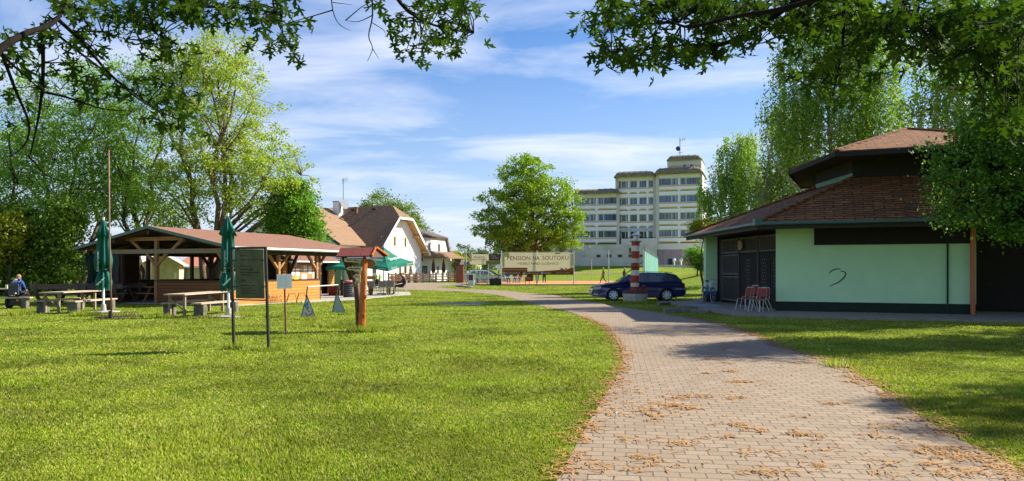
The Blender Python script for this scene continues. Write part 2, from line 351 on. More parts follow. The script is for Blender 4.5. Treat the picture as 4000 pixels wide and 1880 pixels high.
def catkins():
    C = []
    for i in range(120):       # loose clusters on the paving
        u = RNG.random(); Y = 5.7 * (20 / 5.7) ** (u ** 1.2); X = Y * (-.02 + .72 * RNG.random()); n = RNG.integers(3, 34); s = .03 + .07 * RNG.random()
        C.append(np.stack([X + RNG.normal(0, s * 1.7, n), Y + RNG.normal(0, s, n)], 1))
    C = np.concatenate(C); C = C[in_path(C[:, 0], C[:, 1])]
    E = []
    for line, cnt, sg in ((LE, 2000, .08), (RE, 2200, .10)):
        P = np.array([(p.x, p.y) for p in line if 5.2 < p.y < 26]); d = np.r_[0, np.cumsum(np.hypot(*np.diff(P, axis=0).T))]
        t = RNG.random(cnt) * d[-1]; clump = (np.sin(t * 4.1) + np.sin(t * 9.7 + 1)) > -.6; t = t[clump]
        q = np.stack([np.interp(t, d, P[:, 0]), np.interp(t, d, P[:, 1])], 1); E.append(q + RNG.normal(0, sg, q.shape))
    sc = np.stack([RNG.random(700) * 8 - 1, 5.6 + RNG.random(700) * 14], 1); sc = sc[in_path(sc[:, 0], sc[:, 1])]
    Q = np.concatenate([C] + E + [sc]); n = len(Q); L = .03 + .04 * RNG.random(n); a = RNG.random(n) * 6.283; b = a + RNG.normal(0, .8, n)
    wd = .0022 + .0006 * Q[:, 1]; z = .016 + .012 * RNG.random(n)
    p0 = np.c_[Q, z]; p1 = p0 + np.c_[np.cos(a) * L, np.sin(a) * L, .006 * np.ones(n)]; p2 = p1 + np.c_[np.cos(b) * L, np.sin(b) * L, -.006 * np.ones(n)]
    def rib(p, q, an): o = np.c_[-np.sin(an) * wd, np.cos(an) * wd, np.zeros(n)]; return np.stack([p - o, q - o, q + o, p + o], 1)
    return np.concatenate([rib(p0, p1, a), rib(p1, p2, b)])
V = catkins()
tag(fastmesh('fallen_catkins', V.reshape(-1, 3), np.arange(len(V) * 4), leafmat('catkin', (.50, .26, .07), (.33, .17, .06), .1, .8)), 'rusty orange fallen catkins strewn over the paved path and its edges', 'catkins', kind='stuff')
# ---------------------------------------------------------------- trees
def leaves(C, size, up=.3, sig=None):
    """C (N,3) centres -> kite shaped leaves"""
    n = len(C); d = RNG.normal(size=(n, 3)); d[:, 2] -= up; d /= np.linalg.norm(d, axis=1)[:, None]
    e = RNG.normal(size=(n, 3)); e = np.cross(d, e); e /= np.linalg.norm(e, axis=1)[:, None] + 1e-9
    s = size * (.6 + .8 * RNG.random(n))[:, None]
    nn = np.cross(d, e)
    V = np.stack([C - d * s * .5, C + e * s * .32 + nn * s * .1, C + d * s * .5, C - e * s * .32 + nn * s * .1], 1); return V
def samp(ells, n, shell=.45):
    w = np.array([e[3] * e[4] * e[5] for e in ells]) ** .8; idx = RNG.choice(len(ells), n, p=w / w.sum()); E = np.array(ells)[idx]
    d = RNG.normal(size=(n, 3)); d /= np.linalg.norm(d, axis=1)[:, None]; r = (RNG.random(n) ** shell)[:, None]
    return E[:, :3] + d * r * E[:, 3:6]
def curve(p, q, bend, k=5, sag=0.0):
    p, q = Vector(p), Vector(q); L = (q - p).length; pts = []
    off = Vector((random.gauss(0, 1), random.gauss(0, 1), 0)) * L * .07
    for i in range(k + 1):
        t = i / k; a = p.lerp(q, t); a += off * math.sin(math.pi * t) + Vector((0, 0, bend * L * math.sin(math.pi * t))); a += Vector((random.gauss(0, .012), random.gauss(0, .012), random.gauss(0, .012))) * L * (0 < i < k); pts.append(a)
    return pts
def tree(name, label, base, H, ells, tr, nl, nb, nleaf, size, lm, bm, group=None, fork=.25, sig=.5, droop=0, stems=1, bend=-.08, top=.8, cat='tree', twig=True, strand=0, lean=(0, 0), shell=.45, multi=None):
    bx, by = base; z0 = terrain(bx, by); rt = root(name, label, cat, (bx, by, z0), group)
    ells = [(bx + e[0], by + e[1], z0 + e[2], e[3], e[4], e[5]) for e in ells]
    mb = MB(); trunks = []
    for k in range(stems):
        tx, ty = (lean if stems == 1 else multi[k])
        pts = curve((bx + .12 * tx, by + .12 * ty, z0 - .15), (bx + tx, by + ty, z0 + H * top), 0, 8); rr = [tr * (1 if stems == 1 else .75) * (1.25 if i == 0 else 1) * (1 - .85 * (i / 8) ** 1.1) for i in range(9)]
        mb.tube(pts, rr, 10); trunks.append((pts, rr))
    nodes = []
    for q in samp(ells, nl, .35):
        q = Vector(q); pts, rr = min(trunks, key=lambda T: (T[0][5].xy - q.xy).length + random.random() * .5) if stems > 1 else trunks[0]
        hq = (q.z - z0) / H; dist = (q.xy - Vector((bx, by))).length / H
        f = min(.97, max(fork, (hq - dist * .9) / top + random.uniform(-.1, .05))); i = f * 8; i0 = min(7, int(i)); p = pts[i0].lerp(pts[i0 + 1], i - i0); r0 = rr[i0] * .55
        L = curve(p, q, bend if bend else .02, 6); mb.tube(L, [max(.012, r0 * (1 - j / 6.5)) for j in range(7)], 6)
        for j in range(2, 7): nodes.append(L[j])
        if f > .5: nodes.append(p)
    NA = np.array([n[:] for n in nodes]); Q = samp(ells, nb, shell); tips = []
    for q in Q:
        d = np.linalg.norm(NA - q, axis=1) + NA[:, 2] * .02; p = nodes[int(np.argmin(d))]
        if (Vector(q) - p).length > .15 and twig: mb.tube(curve(p, q, .04, 3), [.03 * size / .15, .02, .014, .008], 4, cap=False)
        tips.append(q)
    mb.build('trunk', bm, rt, smooth=True)
    T = np.array(tips); per = max(1, nleaf // nb)
    if strand:
        C = []
        for q in T:
            ns = 5
            for s_ in range(ns):
                L = strand * (.4 + .9 * random.random()); k = max(2, per // ns); u = RNG.random(k)
                ox, oy = random.gauss(0, sig), random.gauss(0, sig); c = np.c_[q[0] + ox + RNG.normal(0, .06, k), q[1] + oy + RNG.normal(0, .06, k), q[2] + .3 - u * L + 0 * u]; C.append(c)
        C = np.concatenate(C); C = C[C[:, 2] > z0 + .6]
    else:
        sgv = sig * (.55 + .8 * RNG.random(len(T))); C = np.repeat(T, per, 0) + RNG.normal(size=(len(T) * per, 3)) * np.repeat(sgv, per)[:, None] * np.array([1, 1, .6])
        C = C[C[:, 2] > z0 + .15]
    Vv = leaves(C, size, 1.2 if droop or strand else .3)
    fastmesh('crown', Vv.reshape(-1, 3), np.arange(len(Vv) * 4), lm, rt); return rt
L_spring = leafmat('leaf_spring', (.22, .35, .035), (.44, .54, .08), .5)
L_mid = leafmat('leaf_mid', (.075, .16, .015), (.20, .31, .03), .45)
L_mids = leafmat('leaf_mid_spring', (.09, .25, .02), (.30, .47, .06), .5)
L_fresh = leafmat('leaf_fresh', (.07, .20, .015), (.20, .40, .03), .45)
L_oak = leafmat('leaf_oak', (.13, .28, .015), (.32, .46, .04), .45)
L_birch = leafmat('leaf_birch', (.10, .23, .025), (.34, .50, .08), .5)
L_dark = leafmat('leaf_dark', (.035, .11, .010), (.14, .28, .03), .42)
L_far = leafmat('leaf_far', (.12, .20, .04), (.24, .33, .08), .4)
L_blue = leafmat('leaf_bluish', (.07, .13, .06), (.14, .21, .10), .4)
L_gold = leafmat('leaf_golden', (.22, .26, .015), (.36, .38, .03), .4)
B_dark = barkmat('bark_dark', (.055, .042, .03), (.11, .085, .06))
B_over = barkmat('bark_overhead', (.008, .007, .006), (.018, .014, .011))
B_brown = barkmat('bark_brown', (.11, .075, .045), (.20, .14, .085))
B_birch = mat('bark_birch', (.55, .53, .48), (.05, .045, .04), 5, .9, .3, stretch=(1, 4, 1))
def ax(px, Y): return (px - CX) / F * Y
# left giants
tree('maple_tree', 'tallest maple with sparse yellow-green spring leaves behind the timber pavilion', (ax(818, 50), 50), 18.2,
     [(.2, 0, 12.2, 4.9, 4, 4.8), (1.6, 0, 8.0, 5.2, 4, 3.6), (-1.4, 0, 14.6, 2.9, 3, 3.4), (1.0, 0, 15.2, 2.7, 3, 3.0), (3.8, 0, 7.6, 3.4, 3, 2.6), (-2, 0, 6.5, 3, 3, 2.5)], .29, 54, 640, 46000, .15, L_spring, B_brown, 'tall trees behind the pavilion', fork=.22, sig=.34, stems=4, multi=[(-2.3, 0), (.3, .5), (1.9, 0), (-.6, -.5)], bend=.02, shell=.4, top=.85)
tree('maple_tree', 'tall leafy green maple behind the red rusty pole and closed parasol', (ax(560, 52), 52), 17,
     [(-1.4, 0, 12.4, 3.4, 3.5, 4.2), (.2, 0, 6.8, 3.8, 3, 3.0), (-2.0, 0, 8, 3.4, 3, 3.2)], .25, 40, 400, 24000, .155, L_mids, B_dark, 'tall trees behind the pavilion', sig=.36, stems=3, multi=[(-2.4, 0), (.2, .5), (1.6, 0)], bend=.02)
tree('maple_tree', 'tall green maple at the far left with dark forking trunks', (ax(330, 53), 53), 17,
     [(-1.5, 0, 12.6, 3.9, 3.5, 4.2), (-3.2, 0, 7.5, 4.0, 3, 3.4), (1.2, 0, 8.2, 3.6, 3, 3.4), (-5, 0, 10.5, 3.5, 3, 3.5)], .25, 44, 460, 30000, .155, L_mids, B_dark, 'tall trees behind the pavilion', sig=.36, stems=3, multi=[(-3.4, 0), (-.8, .5), (1.4, 0)], bend=.02)
tree('maple_tree', 'half hidden green tree standing furthest left above the hedge', (ax(40, 47), 47), 12,
     [(0, 0, 7.5, 4.0, 3, 4.0), (-2, 0, 4.5, 3.5, 2.5, 3.0), (1.5, 0, 4.2, 3, 2.5, 2.5)], .2, 24, 230, 12000, .16, L_mids, B_dark, 'tall trees behind the pavilion', sig=.5)
def hedge(name, label, x0, x1, Y, h, dep, lm, n, size, bump=.5, cat='hedge', group=None, z0=0):
    cx = (x0 + x1) / 2; rt = root(name, label, cat, (cx, Y, z0), group); k = n
    X = x0 + (x1 - x0) * RNG.random(k); top = h * (1 - .14 * (np.sin(X * 2.1 + Y) * .5 + np.sin(X * 5.3) * .5) * bump - .1 * RNG.random(k) * bump)
    Z = top * RNG.random(k) ** .7; D = Y + dep * (RNG.random(k) - .5) * (1 - .25 * (Z / h) ** 3); D += .25 * np.sin(X * 3.3 + Z * 2.2)
    nc = 240; cx_ = x0 + (x1 - x0) * RNG.random(nc); cz_ = h * (1 - .28 * bump * RNG.random(nc)) * RNG.random(nc) ** .75 * (1 - .16 * np.sin(cx_ * 1.9)); cy_ = Y + dep * .5 * (RNG.random(nc) * 1.6 - 1.1); cr = .22 + .38 * RNG.random(nc); ci = RNG.integers(0, nc, k)
    C = np.c_[cx_[ci], cy_[ci], cz_[ci] + .1 + z0] + RNG.normal(size=(k, 3)) * cr[ci][:, None] * np.array([1, .8, .55]); C = C[C[:, 2] > z0 + .05]; Vv = leaves(C, size); mb = MB()
    for i in range(int((x1 - x0) / .55)):
        x = x0 + .3 + i * .55 + random.uniform(-.15, .15); y = Y + random.uniform(-.2, .2)
        mb.tube(curve((x, y, z0 - .1), (x + random.uniform(-.4, .4), y + random.uniform(-.2, .2), z0 + h * .88), 0, 5), [.045, .04, .03, .02, .015, .008], 5)
    mb.build('stem', B_dark, rt, smooth=True); fastmesh('foliage', Vv.reshape(-1, 3), np.arange(len(Vv) * 4), lm, rt); return rt
hedge('hedge', 'tall dark green hedge behind the picnic tables at the left edge', ax(-60, 46), ax(330, 46), 46, 5.2, 2.6, L_mid, 26000, .2)
tree('lime_tree', 'yellow-green leafy sapling rising over the hedge at the left edge', (ax(20, 44), 44), 5.2, [(0, 0, 3.9, 1.3, 1.2, 1.2), (-.6, 0, 2.6, 1.2, 1, 1.2)], .08, 12, 90, 7000, .18, L_gold, B_dark, sig=.3)
tree('maple_tree', 'dense round bright green maple between the pavilion roof and the white house', (ax(1145, 50), 50), 8.2,
     [(0, 0, 5.2, 1.7, 1.7, 2.2), (.7, 0, 3.9, 1.4, 1.4, 1.8), (-.8, 0, 4.1, 1.4, 1.4, 1.9), (0, 0, 6.7, .95, 1.0, 1.1)], .14, 24, 380, 34000, .16, L_fresh, B_dark, sig=.26, shell=.3)
tree('poplar_tree', 'far pale green tree rising behind the ridge of the white house', (ax(1530, 135), 135), 16.2,
     [(-2.4, 0, 12.6, 3.0, 3, 3.4), (1.6, 0, 11.2, 3.0, 3, 3.4), (-4.2, 0, 10.6, 2.2, 3, 3.0), (4.0, 0, 9.2, 1.9, 3, 2.6), (-.5, 0, 8, 5, 3, 3.5)], .4, 26, 240, 20000, .34, L_far, B_dark, sig=.62)
tree('poplar_tree', 'small distant treetop peeking over the right roof of the white house', (ax(1672, 150), 150), 9.5, [(0, 0, 6.6, 2.2, 2, 2.6)], .2, 8, 70, 5000, .35, L_far, B_dark, sig=.55)
tree('oak_tree', 'broad round oak standing behind the long banner, left of the hotel', (ax(2068, 100), 100), 17.8,
     [(-.5, 0, 13.0, 4.2, 4, 3.9), (2.4, 0, 10.4, 4.6, 4, 4.0), (-3.2, 0, 9.2, 4.4, 4, 3.6), (4.6, 0, 7.4, 2.9, 3, 3.4), (-5.0, 0, 6.6, 3.1, 3, 2.8), (0, 0, 6.4, 5.6, 4.5, 3.0), (-.8, 0, 15.8, 2.0, 2, 1.6), (3.2, 0, 4.6, 3.2, 3, 1.6)], .42, 46, 460, 40000, .28, L_oak, B_dark, fork=.16, sig=.46, shell=.35, bend=.03)
tree('willow_tree', 'bluish willow behind the left side of the oak', (ax(1985, 150), 150), 10.0, [(0, 0, 5.8, 4.2, 3, 3.4), (2.5, 0, 4, 3.4, 3, 3)], .3, 14, 130, 14000, .34, L_blue, B_dark, sig=.6, strand=2.2)
for i, (px, Y, h, lab) in enumerate([(1835, 190, 9, 'distant grey-green treetops right of the white annex'), (1790, 120, 3.8, 'low yellow-green bush behind the wooden rail fence'), (1880, 210, 6.5, 'far low trees behind the small banner'), (1720, 260, 10, 'farthest treetop behind the blue-grey roof')]):
    tree('far_tree', lab, (ax(px, Y), Y), h, [(0, 0, h * .55, h * .55, 2, h * .45), (h * .4, 0, h * .4, h * .4, 2, h * .35)], .15, 8, 80, 5000, .3 + Y * .0005, L_blue if i % 2 == 0 else L_gold, B_dark, 'far trees on the horizon', sig=.5, twig=False)
# right: birches, topiary, hedge bush
tree('birch_tree', 'smaller weeping birch between the hotel and the green building', (ax(2890, 52), 52), 11.6,
     [(-.2, 0, 8.2, 1.9, 1.8, 2.4), (-1.1, 0, 5.4, 2.1, 1.8, 2.6), (1.5, 0, 6.4, 1.7, 1.6, 2.8), (.4, 0, 9.6, 1.2, 1.2, 1.1)], .13, 26, 320, 34000, .125, L_birch, B_birch, 'birches behind the green building', sig=.22, strand=1.7)
tree('birch_tree', 'tall slender birch with airy pale foliage behind the green roof', (ax(3060, 47), 47), 13.0,
     [(.1, 0, 9.5, 1.5, 1.5, 2.6), (-.5, 0, 6.2, 1.5, 1.4, 2.4), (1.4, 0, 6.6, 1.6, 1.5, 2.6)], .12, 20, 210, 22000, .12, L_far, B_birch, 'birches behind the green building', sig=.25, strand=1.2)
tree('birch_tree', 'tallest weeping birch with long hanging strands behind the roof lantern', (ax(3290, 42), 42), 20.0,
     [(-1.5, 0, 11.5, 2.7, 2.4, 4.5), (1.8, 0, 12.0, 2.6, 2.4, 4.5), (0, 0, 15.5, 3.4, 2.2, 2.6), (-3.2, 0, 10.6, 1.5, 1.6, 3.4), (.6, 0, 8.0, 3.0, 2, 2.6)], .2, 40, 500, 66000, .13, L_birch, B_birch, 'birches behind the green building', sig=.28, strand=2.4)
tree('birch_tree', 'weeping birch right of the roof lantern with sky showing through', (ax(3760, 36), 36), 17.5,
     [(.2, 0, 12.8, 2.4, 2.2, 3.4), (-1.4, 0, 9.6, 1.6, 1.6, 2.2), (1.8, 0, 9.5, 2.6, 2.2, 4.2)], .18, 28, 300, 36000, .125, L_birch, B_birch, 'birches behind the green building', sig=.28, strand=2.0)
tree('thuja_shrub', 'golden-green rounded treetop above the left eave of the green building', (ax(2755, 44), 44), 5.0, [(0, 0, 4.05, .85, .8, .42)], .09, 10, 90, 9000, .09, L_gold, B_dark, sig=.14, cat='shrub', top=.75)
tree('garden_shrub', 'bright green rounded shrub on the bank beside the left column of the green building', (ax(2722, 62), 62), 3.2, [(0, 0, 1.5, 1.0, 1, 1.1), (.9, 0, 1.1, .9, 1, 1.0)], .06, 10, 120, 9000, .13, L_fresh, B_dark, sig=.2, cat='shrub')
tree('lime_tree', 'dark leafy lime hanging over the right end of the green building', (ax(4560, 17.5), 17.5), 12,
     [(-4.0, .4, 3.6, 1.35, 1.3, 1.25), (-3.0, 0, 4.8, 1.6, 1.4, 1.9), (-1.5, 0, 6.6, 1.6, 1.5, 1.6), (-3.4, 0, 3.0, .9, .9, .7), (-2.0, 0, 3.1, 1.4, 1.3, 1.0), (-3.1, .3, 6.0, 1.0, 1.0, 1.0), (-4.6, .3, 4.3, .9, .9, 1.0), (-3.0, 0, 2.7, 1.0, 1.0, .6)], .19, 34, 560, 38000, .09, L_dark, B_over, fork=.5, sig=.21, shell=.32)
tree('lime_tree', 'dark leafy tree filling the upper right corner behind the lime', (ax(4080, 24), 24), 14,
     [(.2, 0, 8.6, 2.2, 2, 2.6), (.9, 0, 6.0, 2.2, 2, 2.6)], .2, 24, 260, 20000, .11, L_dark, B_dark, sig=.3)
# ---------------------------------------------------------------- added shade limes; maples overhead (real trees whose trunks stand outside the frame)
for i, (x, y, h, lab) in enumerate(((18.3, 13.6, 12.5, 'leafy tree out of view at the right that shades the lawn'), (21.5, 20.5, 12.5, 'farther leafy tree out of view at the right'), (16.8, 9.8, 11.5, 'nearest leafy tree out of view at the right'))):
    tree('lime_tree', lab, (x, y), h, [(0, 0, h * .5, 2.4, 2.2, h * .22), (.3, -.8, h * .72, 1.9, 1.8, h * .18), (-.4, .9, h * .36, 1.9, 1.6, h * .12)], .16, 22, 260, 22000, .12, L_dark, B_dark, sig=.24)  # unseen limes, added only for the shade they cast on the right lawn
def maple_leaf():
    pts = [];
    tipsL = [(0, 1.0), (.34, .80), (.62, .62), (.86, .30), (.55, .02)]
    out = [(0, -.05)]
    seq = [(.08, .0), (.26, -.14), (.52, -.16), (.36, .04), (.22, .10), (.56, .24), (.84, .40), (.58, .42), (.50, .54), (.34, .38), (.14, .34), (.20, .62), (.34, .78), (.18, .84), (.10, 1.04), (0, 1.26)]
    out = [(0, 0)] + seq + [(-x, y) for x, y in seq[-2::-1]]
    return np.array(out)
ML = maple_leaf()
def leafset(P, size, droopv=.7):
    n = len(P); V = []; Fc = []; k = len(ML)
    for i in range(n):
        s = size * random.uniform(.7, 1.2); az = random.uniform(0, 6.283); tilt = random.gauss(-1.0, .5)     # leaf axis hangs down and outward
        ax_ = np.array([math.cos(az) * math.cos(tilt), math.sin(az) * math.cos(tilt), math.sin(tilt)]); sd = np.cross(ax_, [0, 0, 1.0]); sd /= np.linalg.norm(sd) + 1e-9
        r = random.gauss(0, .5); nn = np.cross(ax_, sd); sd = sd * math.cos(r) + nn * math.sin(r); nn = np.cross(ax_, sd)
        q = P[i] + (ML[:, 1:2] * ax_ + ML[:, 0:1] * sd) * s - nn * (np.abs(ML[:, 0:1]) ** 1.2 + .35 * ML[:, 1:2] ** 2) * s * .35; b = len(V) * 1
        Fc.append(tuple(range(i * k, i * k + k))); V.append(q)
    return np.concatenate(V), Fc
def overhead(name, label, base, top, limbs, regions, size, lm):
    rt = root(name, label, 'tree', (*base, 0)); mb = MB(); T = Vector(top)
    mb.tube([Vector((*base, -.2)), Vector((*base, 1.5)), (Vector((*base, 0)) + T) / 2 + Vector((0, 0, T.z * .25)), T, T + Vector((0, 0, 2.5))], [.30, .24, .2, .15, .05], 12)
    mb.build('trunk', B_dark, rt, smooth=True); mb = MB(); nodes = []
    for pix, r0, Y0, Y1 in limbs:
        pts = [W(x, y, Y0 + (Y1 - Y0) * i / max(1, len(pix) - 1)) for i, (x, y) in enumerate(pix)]
        pts = smoothline(pts, 4); n = len(pts); mb.tube(pts, [r0 * (1 - .8 * i / n) for i in range(n)], 7); nodes += pts
    P = []
    for cx, cy, rx, ry, cnt, Y in regions:
        k = max(1, cnt // 5)
        for j in range(k):
            c = W(cx + random.uniform(-rx, rx), cy + random.uniform(-ry, ry), Y + random.uniform(-.5, .5)); p = min(nodes, key=lambda n_: (n_ - c).length)
            mb.tube(curve(p, c, .05, 3), [.006, .005, .004, .003], 4, cap=False)
            for q in range(5): P.append(c + Vector((random.gauss(0, .09), random.gauss(0, .09), random.gauss(0, .05))))
    mb.build('branches', B_over, rt, smooth=True)
    Vv, Fc = leafset(np.array([p[:] for p in P]), size)
    me = bpy.data.meshes.new('crown'); me.from_pydata((Vv - np.array([*base, 0])).tolist(), [], Fc); me.materials.append(lm); o = bpy.data.objects.new('crown', me); COL.objects.link(o); o.parent = rt; return rt
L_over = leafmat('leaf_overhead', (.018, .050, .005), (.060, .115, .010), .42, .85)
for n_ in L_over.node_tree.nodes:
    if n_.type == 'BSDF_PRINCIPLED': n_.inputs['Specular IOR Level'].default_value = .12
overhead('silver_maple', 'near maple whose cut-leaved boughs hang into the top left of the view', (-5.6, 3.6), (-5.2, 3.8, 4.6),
  [([(-900, -300), (-200, 330), (0, 190), (100, 130), (200, 95), (260, 20), (330, -120)], .034, 4.2, 6.0),
   ([(165, 90), (168, 300), (150, 460), (118, 605)], .018, 5.8, 6.0), ([(0, 190), (60, 350), (112, 480), (100, 560), (45, 610)], .014, 5.6, 6.0),
   ([(110, 610), (140, 640), (190, 690), (330, 722), (440, 690)], .008, 6, 6.2),
   ([(230, 80), (320, 165), (430, 290), (560, 400), (700, 470)], .017, 5.9, 6.8), ([(170, 360), (260, 380), (400, 425), (520, 435)], .012, 6, 6.4),
   ([(180, 100), (330, 220), (480, 330), (600, 420), (640, 460)], .012, 6, 6.6), ([(290, 125), (400, 125), (480, 150), (550, 155)], .008, 6, 6.4),
   ([(0, 210), (90, 290), (160, 350)], .012, 5.8, 6.1), ([(330, -120), (560, -60), (760, 20), (960, 30), (1100, 60)], .022, 6, 6.6), ([(560, -60), (580, 60), (620, 140)], .012, 6.2, 6.6),
   ([(1060, -60), (1075, 60), (1110, 140), (1160, 230)], .010, 6.4, 6.6), ([(330, -120), (800, -220), (1300, -160), (1500, -60), (1580, 30), (1660, 85), (1760, 115), (1850, 130)], .026, 5.2, 6.8),
   ([(1450, -60), (1455, 60), (1440, 140), (1455, 190), (1435, 240)], .008, 6.2, 6.4), ([(1455, 60), (1400, 85), (1350, 80)], .005, 6.3, 6.4), ([(1455, 90), (1500, 120), (1505, 145)], .004, 6.3, 6.4), ([(1455, 190), (1480, 230)], .004, 6.4, 6.4),
   ([(1290, -60), (1300, 40), (1325, 95), (1370, 120)], .006, 6.2, 6.4), ([(1300, 10), (1340, 15), (1378, 20)], .004, 6.2, 6.3), ([(1730, 120), (1735, 190), (1745, 232)], .005, 6.6, 6.6), ([(1640, 70), (1645, 150), (1650, 190)], .006, 6.5, 6.6)],
  [(180, 100, 90, 40, 25, 6), (50, 150, 60, 50, 15, 6), (90, 230, 90, 40, 20, 6), (260, 190, 90, 50, 25, 6.2), (270, 60, 80, 40, 25, 6), (380, 40, 100, 45, 50, 6.2), (520, 60, 100, 50, 65, 6.3), (650, 30, 110, 55, 80, 6.3), (790, 45, 110, 60, 80, 6.4), (570, 140, 60, 30, 20, 6.4),
   (910, 50, 100, 55, 60, 6.5), (1030, 25, 80, 40, 35, 6.5), (1080, 90, 50, 40, 20, 6.5), (1060, 165, 40, 20, 10, 6.6), (1140, 180, 35, 40, 25, 6.6), (640, 190, 90, 25, 25, 6.5), (720, 205, 40, 15, 10, 6.6), (400, 180, 60, 25, 15, 6.3),
   (420, 320, 100, 40, 20, 6.4), (560, 340, 90, 40, 25, 6.6), (650, 370, 60, 50, 25, 6.7), (690, 440, 50, 50, 25, 6.8), (640, 490, 60, 20, 10, 6.8), (260, 290, 80, 50, 15, 6.2), (90, 300, 80, 60, 15, 6), (320, 400, 90, 30, 10, 6.3), (40, 420, 40, 90, 10, 6),
   (1650, 40, 70, 35, 35, 6.5), (1560, 60, 50, 30, 20, 6.5), (1760, 50, 70, 50, 45, 6.7), (1740, 120, 80, 40, 35, 6.7), (1640, 190, 60, 14, 20, 6.6), (1740, 180, 60, 20, 25, 6.7), (1830, 50, 25, 30, 10, 6.8), (1590, 195, 30, 12, 10, 6.6), (1500, -10, 60, 25, 15, 6.4), (1800, 0, 60, 30, 15, 6.8)], .078, L_over)
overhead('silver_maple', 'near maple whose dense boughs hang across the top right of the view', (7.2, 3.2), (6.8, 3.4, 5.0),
  [([(6200, -900), (4600, -300), (3600, -120), (3080, 30), (2900, 60), (2700, 105), (2620, 90), (2480, 98)], .026, 3.6, 6.4), ([(3400, -110), (3120, 0), (2950, 120), (2800, 180), (2640, 215), (2560, 255)], .03, 5.4, 6.4),
   ([(3300, -60), (3295, 100), (3285, 220), (3240, 430)], .016, 5.6, 5.9), ([(3480, -90), (3540, 50), (3610, 130), (3640, 200), (3720, 230)], .022, 5.4, 5.8), ([(2900, 60), (2780, 60), (2640, 30), (2500, 20), (2380, 40), (2290, 95)], .016, 6.0, 6.5),
   ([(2800, 180), (2700, 175), (2560, 190), (2440, 200), (2350, 210)], .010, 6.2, 6.4), ([(4600, -300), (4100, 60), (3900, 180), (3800, 260)], .022, 4.8, 5.6), ([(3200, -60), (3120, 90), (3000, 160), (2960, 170)], .012, 5.6, 6.0)],
  [(2400, 30, 90, 45, 60, 6.3), (2300, 100, 35, 25, 15, 6.4), (2420, 90, 60, 30, 30, 6.3), (2430, 220, 70, 40, 60, 6.3), (2370, 195, 40, 30, 20, 6.3), (2540, 30, 90, 50, 50, 6.2), (2560, 240, 40, 30, 25, 6.3), (2600, 150, 70, 50, 45, 6.2), (2700, 40, 100, 50, 70, 6.1), (2680, 200, 50, 25, 25, 6.2), (2780, 190, 60, 40, 50, 6.1),
   (2820, 110, 90, 50, 75, 6), (2880, 30, 110, 40, 75, 5.9), (2920, 140, 50, 35, 35, 5.9), (3020, 50, 110, 50, 85, 5.8), (3100, 130, 90, 40, 40, 5.8), (3170, 40, 110, 50, 75, 5.7), (3300, 60, 100, 60, 70, 5.7), (3230, 230, 80, 50, 35, 5.8), (3330, 250, 70, 50, 30, 5.8), (3120, 270, 50, 40, 20, 5.9), (3420, 120, 90, 60, 50, 5.6), (3300, 360, 60, 50, 15, 5.8),
   (3500, 40, 100, 60, 60, 5.5), (3620, 200, 70, 70, 40, 5.6), (3620, 60, 90, 60, 50, 5.5), (3760, 100, 90, 70, 55, 5.4), (3880, 220, 110, 90, 60, 5.3), (3900, 60, 100, 80, 70, 5.2), (3700, 330, 60, 40, 10, 5.6), (3960, 380, 60, 110, 60, 5.2), (3900, 500, 90, 60, 25, 5.4), (3820, 140, 160, 120, 110, 5.3), (3600, 130, 160, 90, 80, 5.6), (3930, 260, 70, 120, 60, 5.0), (2560, -20, 150, 25, 40, 6.2), (3000, -20, 300, 30, 80, 5.9)], .082, L_over)
# ---------------------------------------------------------------- materials for buildings
render_w = mat('white_render', (.80, .80, .78), (.74, .74, .72), 2, .9, .15)
render_s = mat('shed_render', (.62, .64, .60), (.52, .54, .50), 2, .9, .15)
cream = mat('cream_render', (.70, .69, .64), (.62, .61, .56), .6, .9, .1)
hwhite = mat('pale_concrete', (.84, .87, .90), (.75, .78, .81), .5, .85, .1)
tan = mat('tan_panel', (.66, .46, .26), (.58, .40, .22), .6, .8, .1)
yellow = mat('ochre_panel', (.72, .52, .20), (.60, .42, .16), .6, .8, .1)
hstone = brickmat('weathered_block', (.80, .78, .64), (.74, .72, .60), (.66, .65, .54), 1.2, .38, .02, .9, .2, dirt=((.36, .35, .27), .35, .6))
darkm = mat('dark_metal', (.03, .03, .032), (.02, .02, .02), 5, .5, .1)
black = mat('black_paint', (.012, .012, .013), (.03, .025, .02), 9, .5, .1)
greymetal = mat('grey_metal', (.42, .43, .44), (.33, .34, .35), 6, .4, .1, me=.6)
whitep = mat('white_paint', (.82, .82, .80), (.7, .7, .68), 8, .5, .1)
galv = mat('galvanised', (.62, .64, .65), (.48, .5, .5), 8, .45, .1, me=.5)
def glassmat(name, c, c2, ro=.06):
    if name in MATS: return MATS[name]
    m, t, p, o = base_mat(name); v = coords(t, 'UV', (5, .25, 1)); h = noise(t, v, 1.3, 3)
    col = mixc(t, ramp(t, h, [(.4, 0.0), (.6, 1.0)]), c, c2); t.links.new(col, p.inputs['Base Color']); p.inputs['Roughness'].default_value = ro; p.inputs['Specular IOR Level'].default_value = .6; p.inputs['IOR'].default_value = 1.5
    MATS[name] = m; return m
g_curt = glassmat('curtained_glass', (.13, .21, .36), (.035, .055, .11)); g_dark = glassmat('dark_glass', (.03, .035, .045), (.06, .065, .075)); g_green = glassmat('curtained_glass_pale', (.16, .23, .27), (.045, .065, .08)); g_mauve = glassmat('tinted_glass', (.42, .30, .30), (.30, .20, .19))
planks_l = brickmat('larch_planks', (.62, .27, .055), (.56, .24, .05), (.18, .07, .02), 2.6, .145, .010, .6, .5, dirt=((.38, .15, .04), 2.5, .4), dist=.01)
planks_d = brickmat('dark_planks', (.05, .024, .013), (.04, .019, .010), (.012, .007, .004), 2.6, .145, .012, .7, .5)
